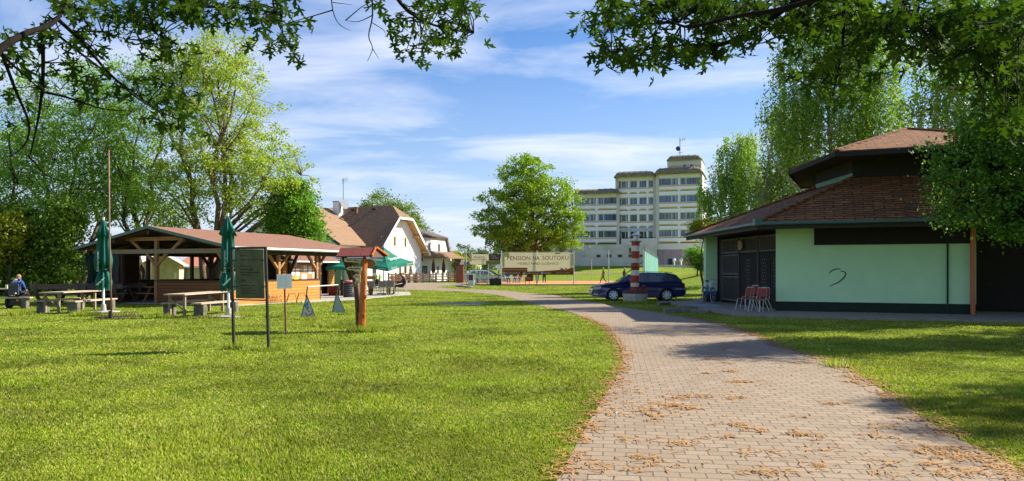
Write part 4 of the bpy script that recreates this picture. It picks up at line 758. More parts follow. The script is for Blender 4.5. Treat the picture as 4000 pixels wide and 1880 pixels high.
# ---------------------------------------------------------------- hotel
def hotel():
    fr = Fr((10.98, 131), (.95, -.31)); P, A = fr.P, fr.A
    t = root('hotel_block', 'stepped cream hotel block with ribbed rounded grey roofs above the tennis court', 'hotel', tuple(P(11, 5, 2)))
    roofm = None
    m, tt, p, o = base_mat('ribbed_roof'); v = coords(tt, 'UV'); st = noise(tt, coords(tt, 'UV', (3.2, .5, 1)), 1.2, 6, .7); big = noise(tt, v, .5, 4)
    col = mixc(tt, ramp(tt, st, [(.3, 0.0), (.7, 1.0)]), (.05, .048, .044), (.30, .27, .21)); col = mixc(tt, mathn(tt, 'MULTIPLY', ramp(tt, big, [(.5, 0.0), (.65, 1.0)]), .6), col, (.42, .28, .10)); tt.links.new(col, p.inputs['Base Color']); p.inputs['Roughness'].default_value = .95
    def barrel(a0, a1, z0, z1, b0=-1.0, b1=9, rib=.95, nm='roof'):
        mb = MB(); H = z1 - z0; prof = [(b0 - .35, z0 - .12), (b0 - .45, z0 + H * .25), (b0 - .3, z0 + H * .6), (b0 + .15, z0 + H * .88), (b0 + .9, z1), (b1, z1), (b1, z0 - .12)]
        n = max(2, int((a1 - a0) / .5)); rr = min(1.3, (a1 - a0) * .2)
        ring = []
        for i in range(n + 1):
            a = a0 + (a1 - a0) * i / n; e = min(a - a0, a1 - a); f = 1 if e >= rr else math.sqrt(max(0, 1 - (1 - e / rr) ** 2)) * .85 + .15
            base = len(mb.v)
            for (b, z) in prof: mb.v.append(P(a, b0 + (b - b0) * (1 if b > b0 else f), z0 - .12 + (z - z0 + .12) * f))
            ring.append(base)
        k = len(prof)
        for i in range(n):
            for j in range(k - 1): mb.f.append((ring[i] + j, ring[i + 1] + j, ring[i + 1] + j + 1, ring[i] + j + 1)); mb.m.append(0)
        mb.f.append(tuple(ring[0] + j for j in range(k))); mb.m.append(0); mb.f.append(tuple(ring[-1] + j for j in range(k))[::-1]); mb.m.append(0)
        r = mb.build(nm, m, t, smooth=False); mb = MB(); a = a0 + rib
        while a < a1 - rr * .8:
            mb.tube([P(a, b - .0, z + .02) for b, z in prof[:5]], .07, 5); a += rib
        mb.build('rib', mat('roof_rib', (.30, .24, .17), (.14, .12, .1), 2, .9, .1), r); return r
    T0 = 17.1; per = 2.92
    def segment(xl, xr, floors, wins, b, top, z0=6.05, z1=None, balcony=False, mull=None, gm=None):
        al, ar = A(xl, b), A(xr, b)
        ztop = T0 - per * top + .75
        mb = MB(); fr.box(mb, al, ar, b + .9, 10, 1.0, ztop); mb.build('wall', cream, t)
        for s, (q0, q1) in enumerate(((al, al + .55), (ar - .45, ar))):
            mb = MB(); fr.box(mb, q0, q1, b - .05, b + .9, z0 - .2, ztop); mb.build('pier', mat('pier_render', (.60, .59, .55), (.50, .49, .45), .5, .9, .1), t)
        ia, ib = al + .55, ar - .45
        for k in range(floors):
            zt = T0 - per * (top + k); last = k == floors - 1
            bal = balcony and last
            mb = MB(); fr.box(mb, ia, ib, b - .1, b + .9, zt, zt + .62); mb.build('lintel', hwhite if not bal else mat('blue_render', (.42, .50, .62), (.36, .44, .56), 1, .8, 0), t)
            if not bal:
                mb = MB(); fr.box(mb, ia, ib, b - .1, b + .85, zt - 1.50, zt - 1.27); mb.build('sill_band', tan, t)
                mb = MB(); fr.box(mb, ia, ib, b - .16, b + .8, zt - 1.98, zt - 1.502); mb.build('parapet', hwhite, t)
                mb = MB(); fr.box(mb, ia, ib, b - .02, b + .7, zt - 2.20, zt - 1.982)
                mb.build('ochre_band', yellow, t)
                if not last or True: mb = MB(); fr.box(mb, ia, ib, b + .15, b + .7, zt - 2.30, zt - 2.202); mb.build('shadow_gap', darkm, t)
            for j, (x0, x1) in enumerate(wins):
                w0, w1 = A(x0, b), A(x1, b)
                if not bal:
                    gmx = g_curt if k < 2 else g_green
                    win(fr, t, w0, w1, zt - 1.27, zt, b + .3, whitep, gmx, .10, mull=((.30,) if j % 2 else (.68, .88)) if (w1 - w0) > 2.2 else ((.7,) if j in (0, 3) else ()))
                else:
                    win(fr, t, w0, w1, zt - 2.1, zt, b + .35, whitep, g_dark, .10, mull=(.6,))
                if j: # white mullion pier between neighbouring windows, with flared foot
                    c = (A(wins[j - 1][1], b) + w0) / 2
                    mb = MB(); fr.box(mb, c - .13, c + .13, b - .13, b + .5, zt - (1.27 if not bal else 2.1), zt - .002); mb.build('mullion_pier', hwhite, t); mb = MB()
                    if not bal: mb.prism([P(c - .5, b - .19, zt - 1.98), P(c + .5, b - .19, zt - 1.98), P(c + .2, b - .19, zt - 2.15), P(c + .07, b - .19, zt - 2.42), P(c - .07, b - .19, zt - 2.42), P(c - .2, b - .19, zt - 2.15)], fr.e2 * .14); mb.build('mullion_foot', hwhite, t)
            if bal:
                mb = MB(); z = zt - 2.15; fr.box(mb, al - .3, ar, b - .5, b + .2, z - .12, z); mb.build('balcony_slab', darkm, t)
                mb = MB(); n = 34
                for q in range(n + 1): a = al - .25 + (ar - al + .2) * q / n; mb.bar(P(a, b - .45, z), P(a, b - .45, z + 1.0), .035)
                mb.bar(P(al - .25, b - .45, z + 1.0), P(ar - .05, b - .45, z + 1.0), .05); mb.build('balcony_railing', darkm, t)
        return al, ar
    a0, a1 = segment(2243, 2419, 3, [(2252, 2328), (2335, 2409)], 0, 1); barrel(a0 - .1, a1 + .2, 14.75, 15.6)
    b0, b1 = segment(2404, 2562, 4, [(2425, 2453.6), (2459, 2490), (2495, 2526.5), (2532, 2561)], .5, 0.06, balcony=True); barrel(b0 - .1, b1, 17.5, 18.5, -.6)
    c0, c1 = segment(2562, 2744, 4, [(2571, 2649), (2656, 2735)], 0, 0); barrel(c0 - .2, c1 + .2, 17.75, 18.75)
    # roof tower
    q0, q1 = A(2605), A(2740); mb = MB(); fr.box(mb, q0, q1, .6, 7, 18.4, 20.2); mb.build('tower_wall', cream, t); mb = MB(); fr.box(mb, q0 + .3, q1 - .2, .55, .6, 18.75, 19.25); mb.build('ochre_band', yellow, t); barrel(q0 - .1, q1 + .1, 20.15, 21.0, .4, 7.5)
    for x0, x1 in ((2666, 2683), (2693, 2708)): win(fr, t, A(x0, .55), A(x1, .55), 18.85, 19.35, .5, whitep, g_dark, .07)
    # stone base
    mb = MB(); fr.box(mb, a0 - .3, c0 + .2, -.25, 2, -.5, 5.9); mb.build('base_wall', hstone, t)
    mb = MB(); fr.box(mb, a1 + .4, c0 + .2, -.28, .3, 5.9, 6.85); fr.box(mb, c0 + .2, c1 + .2, .2, 2, 4.95, 6.0); mb.build('upper_base_wall', cream, t)
    for x0, x1 in ((2329, 2347), (2370, 2389), (2412.5, 2431), (2455, 2472), (2497, 2515), (2539, 2548)): win(fr, t, A(x0, -.25), A(x1, -.25), 3.62, 4.17, -.27, conc, g_dark, .08)
    mb = MB(); fr.box(mb, A(2458, -.25), A(2465, -.25), -.29, -.2, 4.3, 5.3); mb.build('vent_slot', darkm, t)
    mb = MB(); fr.box(mb, A(2277, -.25), A(2285, -.25), -.29, -.25, 3.7, 4.05); mb.build('wall_sign', mat('sign_blue', (.15, .2, .3), (.5, .52, .5), 8), t)
    # glazed ground floor with truss frames
    g0, g1 = A(2571), A(2740); mb = MB(); fr.box(mb, g0, g1, .5, .6, 2.3, 5.0); mb.build('glazing', g_mauve, t)
    mb = MB(); tm = mat('mauve_frame', (.36, .33, .38), (.30, .28, .32), 3, .6, 0)
    n = 9
    for k in range(n + 1): a = g0 + (g1 - g0) * k / n; fr.box(mb, a - .05, a + .05, .36, .5, 2.3, 5.0)
    for z in (5.0, 3.45, 2.3): fr.box(mb, g0, g1, .33, .49, z - .05, z + .05)
    for k in (0, 1, 2, 3, 6, 7): s = k % 2; mb.bar(P(g0 + (g1 - g0) * k / n, .4, 3.45 if not s else 5.0), P(g0 + (g1 - g0) * (k + 1) / n, .4, 5.0 if not s else 3.45), .07)
    mb.build('truss_frame', tm, t)
    mb = MB(); fr.box(mb, A(2606), A(2638), .40, .499, 2.35, 3.4); mb.build('doorway', darkm, t)
    mb = MB()
    for k in range(14): a = A(2665) + k * .38; fr.box(mb, a, a + .25 + .1 * (k % 3 == 0), .40, .495, 2.36, 3.4)
    mb.build('curtain', mat('ochre_curtain', (.62, .38, .12), (.38, .2, .08), 3, .9, 0, stretch=(6, 1, 1)), t)
    mb = MB(); fr.box(mb, g0 - .2, c1 + 4, -5, .5, -.3, 2.32); mb.build('terrace', hstone, t)
    # lower left wing
    l0 = A(2140, 1.6); mb = MB(); fr.box(mb, l0, a0 + .2, 1.6, 9, 0, 10.0); mb.build('side_wing', cream, t)
    for k in range(3):
        z = 3.4 + k * 2.6; mb = MB(); fr.box(mb, A(2215, 1.6), A(2246, 1.6), .5, 1.6, z - .9, z - .05); mb.build('balcony', hwhite, t); win(fr, t, A(2222, 1.6), A(2246, 1.6), z + .0, z + 1.4, 1.55, wood_d, g_dark, .08, mull=(.5,))
    m_ = root('antenna_mast', 'thin rooftop antenna mast with small dark dish on top of the hotel', 'antenna', tuple(P(A(2656, 3), 3, 20.9))); q = P(A(2656, 3), 3, 20.9)
    mb = MB(); mb.tube([q, q + Vector((0, 0, 3.4))], .06, 6); mb.build('mast', darkm, m_); mb = MB(); c = q + Vector((-.35, -.2, 1.5)); mb.sphere(c, (.42, .2, .42)); mb.build('dish', mat('dish_dark', (.04, .05, .09)), m_)
    mb = MB(); mb.bar(q + Vector((-.1, 0, 2.9)), q + Vector((.9, 0, 3.2)), .05); mb.bar(q + Vector((.5, 0, 2.8)), q + Vector((.5, 0, 3.4)), .05); mb.bar(q + Vector((.85, 0, 2.9)), q + Vector((.85, 0, 3.5)), .05); mb.bar(q + Vector((-.4, 0, .8)), q + Vector((.5, 0, .9)), .05); mb.build('aerial', darkm, m_)
    for x in (2634, 2661):
        s = root('terrace_lamp', ('left' if x == 2634 else 'right') + 'hand white round lamp on the hotel terrace wall', 'lamp', tuple(P(A(x, -4), -4, 2.3)), 'lamps on the hotel terrace'); q = P(A(x, -4), -4, 2.3)
        mb = MB(); mb.tube([q, q + Vector((0, 0, .6))], .12, 6); mb.build('stand', whitep, s); mb = MB(); mb.sphere(q + Vector((0, 0, .8)), (.28, .28, .26)); mb.build('globe', whitep, s)
hotel()
# ---------------------------------------------------------------- green building on the right
def green_building():
    Lc = Vector((9.70, 27.3, 0)); e1 = Vector((.93, -.37, 0)).normalized(); e2 = Vector((.37, .93, 0)).normalized(); up = Vector((0, 0, 1))
    t = root('green_pavilion_building', 'single-storey mint green building with two-tier clay tile roof and dark lantern', 'building', (14, 30, 0))
    Rw = 6.35; fr = Fr(Lc[:2], e1[:2], e2[:2]); P = fr.P; A, Z = fr.A, fr.Z
    mb = MB(); pt = .42; ct = 3.25
    nd = [(0, 0), (Rw, 0)]; mb.ob(P(0, 0, pt), e1 * Rw, e2 * .35, (0, 0, ct - pt)); mb.build('front_wall', mint, t)
    mb = MB(); mb.ob(P(.0, -.03, -.05), e1 * Rw, e2 * .40, (0, 0, pt + .05)); mb.build('plinth', plinth, t)
    # scratched mark on the wall, a painted S-like stroke
    mb = MB(); st = [(3238, 1069), (3252, 1056), (3272, 1051), (3284, 1052)]; s2 = [(3283, 1060), (3296, 1061), (3303, 1068), (3298, 1083), (3280, 1100), (3262, 1109), (3241, 1118)]
    for L_, r_ in ((st, .018), (s2, .02)): q_ = smoothline([P(A(x), -.004, Z(x, y)) for x, y in L_], 4); mb.tube(q_, [r_ * (.55 + .45 * math.sin(math.pi * i / (len(q_) - 1))) for i in range(len(q_))], 5)
    mb.build('paint_scrawl', black, t)
    # dark shutter box under the eave
    a0 = A(3180); mb = MB(); mb.ob(P(a0, -.10, Z(3180, 958)), e1 * (Rw - a0 - .15), e2 * .11, (0, 0, 1.0)); mb.build('shutter', mat('black_brown_wood', (.014, .011, .009), (.02, .016, .012), 5, .8, .3), t)
    # drainpipes
    mb = MB(); a = A(3700); mb.tube([P(a, -.07, .05), P(a, -.07, 2.7)], .032, 8); mb.build('cable_pipe', mat('dark_green_pipe', (.02, .05, .03)), t)
    mb = MB(); a = Rw - .12; mb.tube([P(a, -.13, .0), P(a, -.13, 3.0)], .075, 12); mb.tube([P(a, -.13, .5), P(a, -.13, .54)], .085, 12); mb.build('drainpipe', mat('copper_pipe', (.55, .16, .05), (.42, .12, .04), 6, .35, .1, me=.2), t)
    # wall going back at the right end, dark recess
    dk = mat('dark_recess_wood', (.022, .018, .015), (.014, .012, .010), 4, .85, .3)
    mb = MB(); mb.ob(P(Rw - .3, .35, 0), e1 * .3, e2 * 2.4, (0, 0, ct)); mb.build('side_wall', mint, t)
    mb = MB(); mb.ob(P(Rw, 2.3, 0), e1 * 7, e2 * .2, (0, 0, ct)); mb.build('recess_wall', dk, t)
    # left column and lattice side
    C0 = Vector((9.06, 34.7, 0)); sd = (C0 - Lc).normalized(); sn = Vector((sd.y, -sd.x, 0)); fl = Fr(Lc[:2], sd[:2], sn[:2]); LL = (C0 - Lc).length   # e2 points inwards
    mb = MB(); q = C0 + sn * .0; mb.ob(q + up * -.05, sn * .75, sd * .3, up * (ct + .05)); mb.build('column', mint, t)
    mb = MB(); mb.ob(q - sn * .02 - sd * .02 + up * -.05, sn * .79, sd * .34, up * .62); mb.build('column_base', plinth, t)
    wl = mat('lattice_wood', (.16, .145, .12), (.10, .09, .075), 3, .8, .2); bk = dk; ib = .55
    def panel(a0, a1, z0, z1, nm='lattice', pitch=.17):
        mb = MB(); wv = .03; bm_ = .07
        for p_, q_, r_, s_ in ((a0, a1, z0, z0 + bm_), (a0, a1, z1 - bm_, z1), (a0, a0 + bm_, z0, z1), (a1 - bm_, a1, z0, z1)): fl.box(mb, p_, q_, ib - .03, ib + .03, r_, s_)
        H = z1 - z0; k = -H
        while k < (a1 - a0):
            for sg in (1, -1):
                # clip the diagonal slat to the panel
                x0, x1 = (k, k + H); y0, y1 = (z0, z1)
                if x0 < 0: y0 += -x0; x0 = 0
                if x1 > a1 - a0: y1 -= x1 - (a1 - a0); x1 = a1 - a0
                if y1 - y0 > .05:
                    p = (a0 + x0, y0); q = (a0 + x1, y1)
                    if sg < 0: p = (a1 - x0, y0); q = (a1 - x1, y1)
                    mb.bar(fl.P(p[0], ib + .008 * sg, p[1]), fl.P(q[0], ib + .008 * sg, q[1]), .012, wv, up=up)
            k += pitch
        return mb.build(nm, wl, t)
    def post(a): mb = MB(); fl.box(mb, a - .07, a + .07, ib - .06, ib + .06, .05, 3.0); mb.build('lattice_post', mat('lattice_post', (.06, .055, .05)), t)
    for a in (.5, 2.75, 4.75, 6.9): post(a)
    panel(.57, 2.68, 2.3, 2.95); panel(2.82, 4.68, 2.3, 2.95); panel(4.82, 6.83, 2.3, 2.95); panel(4.82, 6.83, 1.35, 2.25); panel(4.82, 6.83, .2, 1.3)
    for a0, a1 in ((.57, 1.62), (1.66, 2.68), (2.82, 4.68)):
        mb = MB(); fl.box(mb, a0, a1, ib - .02, ib + .03, .08, 2.26); d = mb.build('door', dk, t)
        mb = MB(); c = (a0 + a1) / 2
        for r_ in range(9):
            for k in range(3): z = .9 + r_ * .13; a = c - .18 + k * .16 + (.08 if r_ % 2 else 0); mb.ob(fl.P(a, ib - .035, z), sd * .05, sn * .012, up * .07)
        mb.build('door_lattice', wl, d)
    mb = MB(); c = fl.P(4.35, ib - .12, 2.62); mb.tube([c, c + sn * -.05], [.24, .22], 7); mb.build('hung_disc', mat('faded_disc', (.40, .26, .12), (.3, .2, .1)), t)
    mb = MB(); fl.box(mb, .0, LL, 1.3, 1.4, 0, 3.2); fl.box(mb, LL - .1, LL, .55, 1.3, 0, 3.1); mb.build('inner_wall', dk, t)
    # roof: lower tier
    E = [Vector(p) for p in ((8.44, 36.0, 3.24), (8.57, 25.9, 3.24), (8.57 + .93 * 13, 25.9 - .37 * 13, 3.24), (25.5, 27.5, 3.24), (23, 37, 3.24), (13, 42, 3.24))]
    I = [Vector(p) for p in ((12.35, 30.2, 4.88), (12.2, 26.6, 4.88), (16.6, 24.85, 4.88), (18.8, 27.5, 4.88), (18.4, 32, 4.88), (14.2, 33.6, 4.88))]
    mb = MB()
    for k in range(6): mb.prism([E[k], E[(k + 1) % 6], I[(k + 1) % 6], I[k]], (0, 0, -.05))
    rf = mb.build('lower_roof', tile_o, t)
    mb = MB()
    for k in range(6): mb = MB(); mb.bar(E[k] + up * .03, I[k] + up * .03, .2, .07); mb.build('hip_tiles', tile_o, rf)
    mb = MB(); mb.tube([E[0] + up * -.06 - Vector((.07, 0, 0)), E[1] + up * -.06 - Vector((.07, .07, 0)), E[2] + up * -.06 - Vector((0, .08, 0))], .055, 10); mb.ob(E[1] + Vector((-.14, -.14, -.12)), (.26, 0, 0), (0, .26, 0), (0, 0, .25)); mb.build('gutter', gutter_g, rf)
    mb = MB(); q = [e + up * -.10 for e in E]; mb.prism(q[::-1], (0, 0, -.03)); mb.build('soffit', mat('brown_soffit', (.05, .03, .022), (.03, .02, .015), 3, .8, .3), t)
    mb = MB()
    for k in range(2): mb.bar(E[k] + up * -.16 + Vector((.03, .03, 0)), E[k + 1] + up * -.16 + Vector((.03, .03, 0)), .04, .18)
    mb.build('fascia', mat('brown_fascia', (.04, .03, .022)), t)
    # snow guards
    mb = MB(); d = (E[2] - E[1]).normalized(); nrm = (I[1] - E[1]);
    for k in range(16):
        for j, f in enumerate((.18, .3)):
            mb = MB()
            q = E[1].lerp(E[2], (k + .5 + .5 * j) / 16); q = q + (e2 * 2.0 * f) + up * (1.64 * f + .06); mb.bar(q, q + up * .10, .02); mb.build('snow_guard', darkm, rf)
    
    # lantern
    mb = MB(); lg = mat('lantern_green', (.12, .26, .22), (.10, .22, .18), 4, .6, .1)
    mb.prism([I[0], I[1], I[1] + up * .17, I[0] + up * .17], Vector((.1, 0, 0))); mb.build('lantern_flashing', lg, t)
    mb = MB()
    for k in range(6): a, b = I[k], I[(k + 1) % 6]; mb.prism([a + up * (.172 if k == 0 else -.1), b + up * (.172 if k == 0 else -.1), b + up * .95, a + up * .95], (.08, .08, 0))
    mb.build('lantern_wall', dk, t)
    f2 = Fr(I[0][:2], (I[1] - I[0])[:2]); mb = MB(); 
    U = [Vector(p) for p in ((11.25, 30.2, 5.62), (11.0, 25.2, 5.62), (16.9, 22.9, 5.62), (20.3, 26.6, 5.62), (19.8, 33, 5.62), (13.8, 35.4, 5.62))]; ap = Vector((15.75, 29.6, 7.2))
    mb = MB()
    for k in range(6): mb.prism([U[k], U[(k + 1) % 6], ap], (0, 0, -.04))
    ur = mb.build('upper_roof', tile_o, t); mb = MB()
    for k in range(6): mb = MB(); mb.bar(U[k] + up * .03, ap + up * .02, .2, .07); mb.build('hip_tiles', tile_o, ur)
    mb = MB(); mb.prism([u + up * -.1 for u in U], (0, 0, -.03)); mb.build('upper_soffit', dk, t)
    mb = MB()
    for k in range(6): mb.bar(U[k] + up * -.12, U[(k + 1) % 6] + up * -.10, .05, .16)
    mb.build('upper_fascia', dk, t)
    # low pavement round the building (structure)
    pts = [G(*q, ) for q in [(2565, 1186), (2640, 1193), (2720, 1212), (2870, 1236), (3050, 1243), (3400, 1252), (4000, 1264), (4700, 1280), (5200, 1200), (3600, 1160), (2800, 1150), (2700, 1181)]]
    mb = MB(); mb.prism([(p.x, p.y, -.05) for p in pts], (0, 0, .13)); tag(mb.build('pavement', mat('pavement_concrete', (.34, .29, .22), (.22, .18, .14), 4, .9, .5)), kind='structure')
green_building()
# ---------------------------------------------------------------- people
skin = mat('skin', (.55, .33, .23), (.50, .29, .20), 20, .6, 0)
def person(name_label, J, loc, rz, top, bottom, shoe, hair, long_hair=False, cap=None, grp=None, sleeve=True, extras=None):
    """J: joint positions in metres (x right, y forward is -y towards the viewer), one continuous skinned body"""
    t = root('person', name_label, 'person', loc, grp); t.rotation_euler = (0, 0, rz)
    names = list(J); chains = [('pelvis', 'waist', 'chest', 'neck', 'head', 'crown_'), ('chest', 'shl', 'ell', 'wrl', 'hal'), ('chest', 'shr', 'elr', 'wrr', 'har'), ('pelvis', 'hil', 'knl', 'anl', 'tol'), ('pelvis', 'hir', 'knr', 'anr', 'tor')]
    rad = dict(pelvis=(.155, .115), waist=(.135, .10), chest=(.165, .115), neck=(.055, .055), head=(.078, .09), crown_=(.07, .08), shl=(.07, .07), shr=(.07, .07), ell=(.043, .043), elr=(.043, .043), wrl=(.03, .03), wrr=(.03, .03), hal=(.036, .02), har=(.036, .02), hil=(.095, .095), hir=(.095, .095), knl=(.062, .062), knr=(.062, .062), anl=(.042, .042), anr=(.042, .042), tol=(.045, .035), tor=(.045, .035))
    me = bpy.data.meshes.new('b'); idx = {k: i for i, k in enumerate(names)}; ed = []
    for c in chains: ed += [(idx[c[i]], idx[c[i + 1]]) for i in range(len(c) - 1)]
    me.from_pydata([J[k] for k in names], ed, []); o = bpy.data.objects.new('b', me); COL.objects.link(o)
    sk = o.modifiers.new('s', 'SKIN'); sk.use_smooth_shade = True; ss = o.modifiers.new('u', 'SUBSURF'); ss.levels = 2; ss.render_levels = 2
    for k in names: me.skin_vertices[0].data[idx[k]].radius = rad[k]
    me.skin_vertices[0].data[idx['pelvis']].use_root = True
    bpy.context.view_layer.update(); em = bpy.data.meshes.new_from_object(o.evaluated_get(bpy.context.evaluated_depsgraph_get())); bpy.data.objects.remove(o)
    for m in (top, bottom, shoe, skin): em.materials.append(m)
    segs = []
    for c in chains:
        for i in range(len(c) - 1): segs.append((c[i], c[i + 1]))
    def region(p):
        best, bd = None, 9
        for a, b in segs:
            A_, B_ = Vector(J[a]), Vector(J[b]); d = B_ - A_; u = max(0, min(1, (p - A_).dot(d) / d.length_squared)); dd = (p - A_ - d * u).length
            if dd < bd: bd = dd; best = (a, b, u)
        a, b, u = best
        if b in ('head', 'crown_') or b == 'neck' and u > .75: return 3
        if b in ('hal', 'har'): return 3
        if b in ('wrl', 'wrr') and not sleeve: return 3
        if b in ('tol', 'tor') or b in ('anl', 'anr') and u > .88: return 2
        if b in ('knl', 'knr', 'anl', 'anr', 'hil', 'hir'): return 1
        if a == 'pelvis' and u < .45: return 1
        return 0
    for p in em.polygons: p.material_index = region(p.center); p.use_smooth = True
    # face details and fingers are merged into the same body mesh
    bm = bmesh.new(); bm.from_mesh(em); H = Vector(J['head']); Cn = Vector(J['crown_']); upv = (Cn - H).normalized(); fw = Vector((0, -1, 0)); fw = (fw - upv * fw.dot(upv)).normalized(); rt_ = upv.cross(fw)
    def blob(c, r, mi, sc=(1, 1, 1)):
        g = bmesh.ops.create_icosphere(bm, subdivisions=1, radius=r); bmesh.ops.scale(bm, vec=sc, verts=g['verts']); bmesh.ops.translate(bm, vec=c, verts=g['verts'])
        for f in {f for v in g['verts'] for f in v.link_faces}: f.material_index = mi; f.smooth = True
    blob(H + fw * .092 + upv * .01, .018, 3, (.8, 1, 1.4))
    for s in (-1, 1): blob(H + rt_ * s * .08 + upv * .02, .02, 3, (.5, 1, 1.5)); blob(H + fw * .078 + rt_ * s * .032 + upv * .035, .010, 2)
    for w_, h_ in (('wrl', 'hal'), ('wrr', 'har')):
        a, b = Vector(J[w_]), Vector(J[h_]); d = (b - a).normalized(); s_ = d.cross(Vector((.3, 1, .2))).normalized(); n_ = d.cross(s_)
        for k, L in enumerate((.062, .075, .07, .055)):
            q = b + d * .01 + s_ * (-.027 + .018 * k); g = bmesh.ops.create_cone(bm, segments=6, radius1=.009, radius2=.006, depth=L, cap_ends=True); R_ = (d + n_ * .25).to_track_quat('Z', 'Y').to_matrix().to_4x4(); bmesh.ops.transform(bm, matrix=Matrix.Translation(q + (d + n_ * .25) * L * .5) @ R_, verts=g['verts'])
            for f in {f for v in g['verts'] for f in v.link_faces}: f.material_index = 3
        q = a + (b - a) * .6 - s_ * .03; dd = (d - s_ * .8).normalized(); g = bmesh.ops.create_cone(bm, segments=6, radius1=.011, radius2=.008, depth=.055, cap_ends=True); bmesh.ops.transform(bm, matrix=Matrix.Translation(q + dd * .025) @ dd.to_track_quat('Z', 'Y').to_matrix().to_4x4(), verts=g['verts'])
        for f in {f for v in g['verts'] for f in v.link_faces}: f.material_index = 3
    bm.to_mesh(em); bm.free(); bo = bpy.data.objects.new('body', em); COL.objects.link(bo); bo.parent = t
    mb = MB(); c = H + upv * .045 - fw * .018; mb.sphere(c, (.092, .10, .095), 14, 10)
    if long_hair: mb.sphere(c - fw * .07 - upv * .12, (.06, .06, .16), 10, 8)
    def loc_build(mb, nm, m): 
        me_ = bpy.data.meshes.new(nm); me_.from_pydata([tuple(v) for v in mb.v], [], mb.f); me_.materials.append(m); me_.polygons.foreach_set('use_smooth', [True] * len(me_.polygons)); ob = bpy.data.objects.new(nm, me_); COL.objects.link(ob); ob.parent = t
    loc_build(mb, 'hair', hair)
    if cap: mb = MB(); mb.sphere(H + upv * .085, (.10, .105, .055), 14, 8); mb.ob(H + fw * .06 + upv * .07 - rt_ * .06, rt_ * .12, fw * .10, upv * .012); loc_build(mb, 'cap', cap)
    if extras: extras(t, loc_build, H, upv, fw)
    return t
def walkJ(s=1.0, step=.25, arm=.2):
    J = dict(pelvis=(0, 0, .95), waist=(0, -.01, 1.1), chest=(0, -.02, 1.33), neck=(0, -.02, 1.5), head=(0, -.04, 1.6), crown_=(0, -.04, 1.69), shl=(-.18, -.02, 1.42), ell=(-.23, -arm * .4, 1.15), wrl=(-.2, -arm, .95), hal=(-.19, -arm * 1.2, .88), shr=(.18, -.02, 1.42), elr=(.24, arm * .6, 1.16), wrr=(.22, arm * .4, .92), har=(.21, arm * .3, .84), hil=(-.09, 0, .9), knl=(-.1, -step * .75, .5), anl=(-.1, -step, .09), tol=(-.1, -step - .16, .035), hir=(.09, 0, .9), knr=(.1, step * .25, .5), anr=(.1, step * 1.15, .12), tor=(.1, step * 1.15 - .13, .035))
    return {k: tuple(c * s for c in v) for k, v in J.items()}
def sitJ(seat=.47, lean=.05, armf=.3, headf=.05):
    z = seat + .10
    return dict(pelvis=(0, .05, z), waist=(0, .06 + lean, z + .15), chest=(0, .04 + lean * 1.5, z + .38), neck=(0, .02 + lean, z + .55), head=(0, -headf, z + .65), crown_=(0, -headf - .01, z + .74), shl=(-.18, .03 + lean, z + .47), ell=(-.24, -.05, z + .22), wrl=(-.17, -armf, z + .14), hal=(-.15, -armf - .08, z + .13), shr=(.18, .03 + lean, z + .47), elr=(.24, -.05, z + .22), wrr=(.17, -armf, z + .14), har=(.15, -armf - .08, z + .13), hil=(-.1, 0, z - .01), knl=(-.13, -.42, z - .0), anl=(-.12, -.46, .09), tol=(-.12, -.62, .04), hir=(.1, 0, z - .01), knr=(.13, -.42, z - .0), anr=(.12, -.5, .09), tor=(.12, -.66, .04))
def cl(name, c): return mat(name, c, tuple(v * .8 for v in c), 12, .85, .1)
blk, dgrey, blu, brn, blond, purp, greyh = cl('cloth_black', (.02, .02, .025)), cl('cloth_grey', (.07, .07, .08)), cl('cloth_blue', (.04, .09, .35)), cl('hair_brown', (.16, .08, .03)), cl('hair_blond', (.5, .32, .15)), cl('cloth_plum', (.10, .06, .09)), cl('hair_grey', (.3, .2, .14))
wshoe = cl('white_shoe', (.75, .75, .75))
g = G(2357, 1110); person('person with long fair hair in dark clothes striding across the clay court', walkJ(1.03, .33, .22), (g.x, 80, .012), R(-100), dgrey, blk, wshoe, blond, long_hair=True, grp=None, sleeve=False)
person('person in dark green top and light cap on the court behind the blue car', walkJ(1.0, .15, .15), (ax(2438, 81), 81, .012), R(95), cl('cloth_green', (.04, .08, .045)), blk, wshoe, brn, cap=cl('cap_white', (.8, .78, .72)), sleeve=False)
person('person in black trousers standing behind the long banner, left of the pair', walkJ(1.0, .08, .05), (ax(2098, 77.5), 77.5, 0), R(20), cl('cloth_red', (.3, .05, .05)), blk, wshoe, brn)
person('person in black trousers standing behind the long banner, right of the pair', walkJ(1.0, .16, .08), (ax(2126, 78.5), 78.5, .012), R(-15), dgrey, blk, wshoe, blond)
# ---------------------------------------------------------------- terrace by the kiosk
def chair_metal():
    t = root('terrace_chair', 'x', 'chair', (0, 0, 0), 'metal chairs round the terrace table'); m = galv; fabric = mat('chair_mesh', (.16, .15, .15), (.2, .19, .19), 10, .7, .1)
    for s in (-1, 1):
        mb = MB(); mb.tube([(s * .25, -.26, 0), (s * .24, -.22, .44), (s * .24, .2, .44), (s * .25, .25, 0)], .014, 6); mb.build('leg_frame', m, t)
        mb = MB(); mb.tube([(s * .22, .2, .44), (s * .21, .28, .88)], .014, 6); mb.build('back_post', m, t)
        mb = MB(); mb.tube([(s * .25, -.22, .44), (s * .27, -.2, .64), (s * .27, .1, .66), (s * .22, .24, .66)], .014, 6); mb.build('armrest', wood_d, t)
    mb = MB(); mb.box(-.22, .22, -.22, .2, .43, .45); mb.build('seat', fabric, t)
    mb = MB(); mb.ob((-.2, .205, .5), (.4, 0, 0), (0, .012, 0), (0, .08, .37)); mb.build('backrest', fabric, t); return t
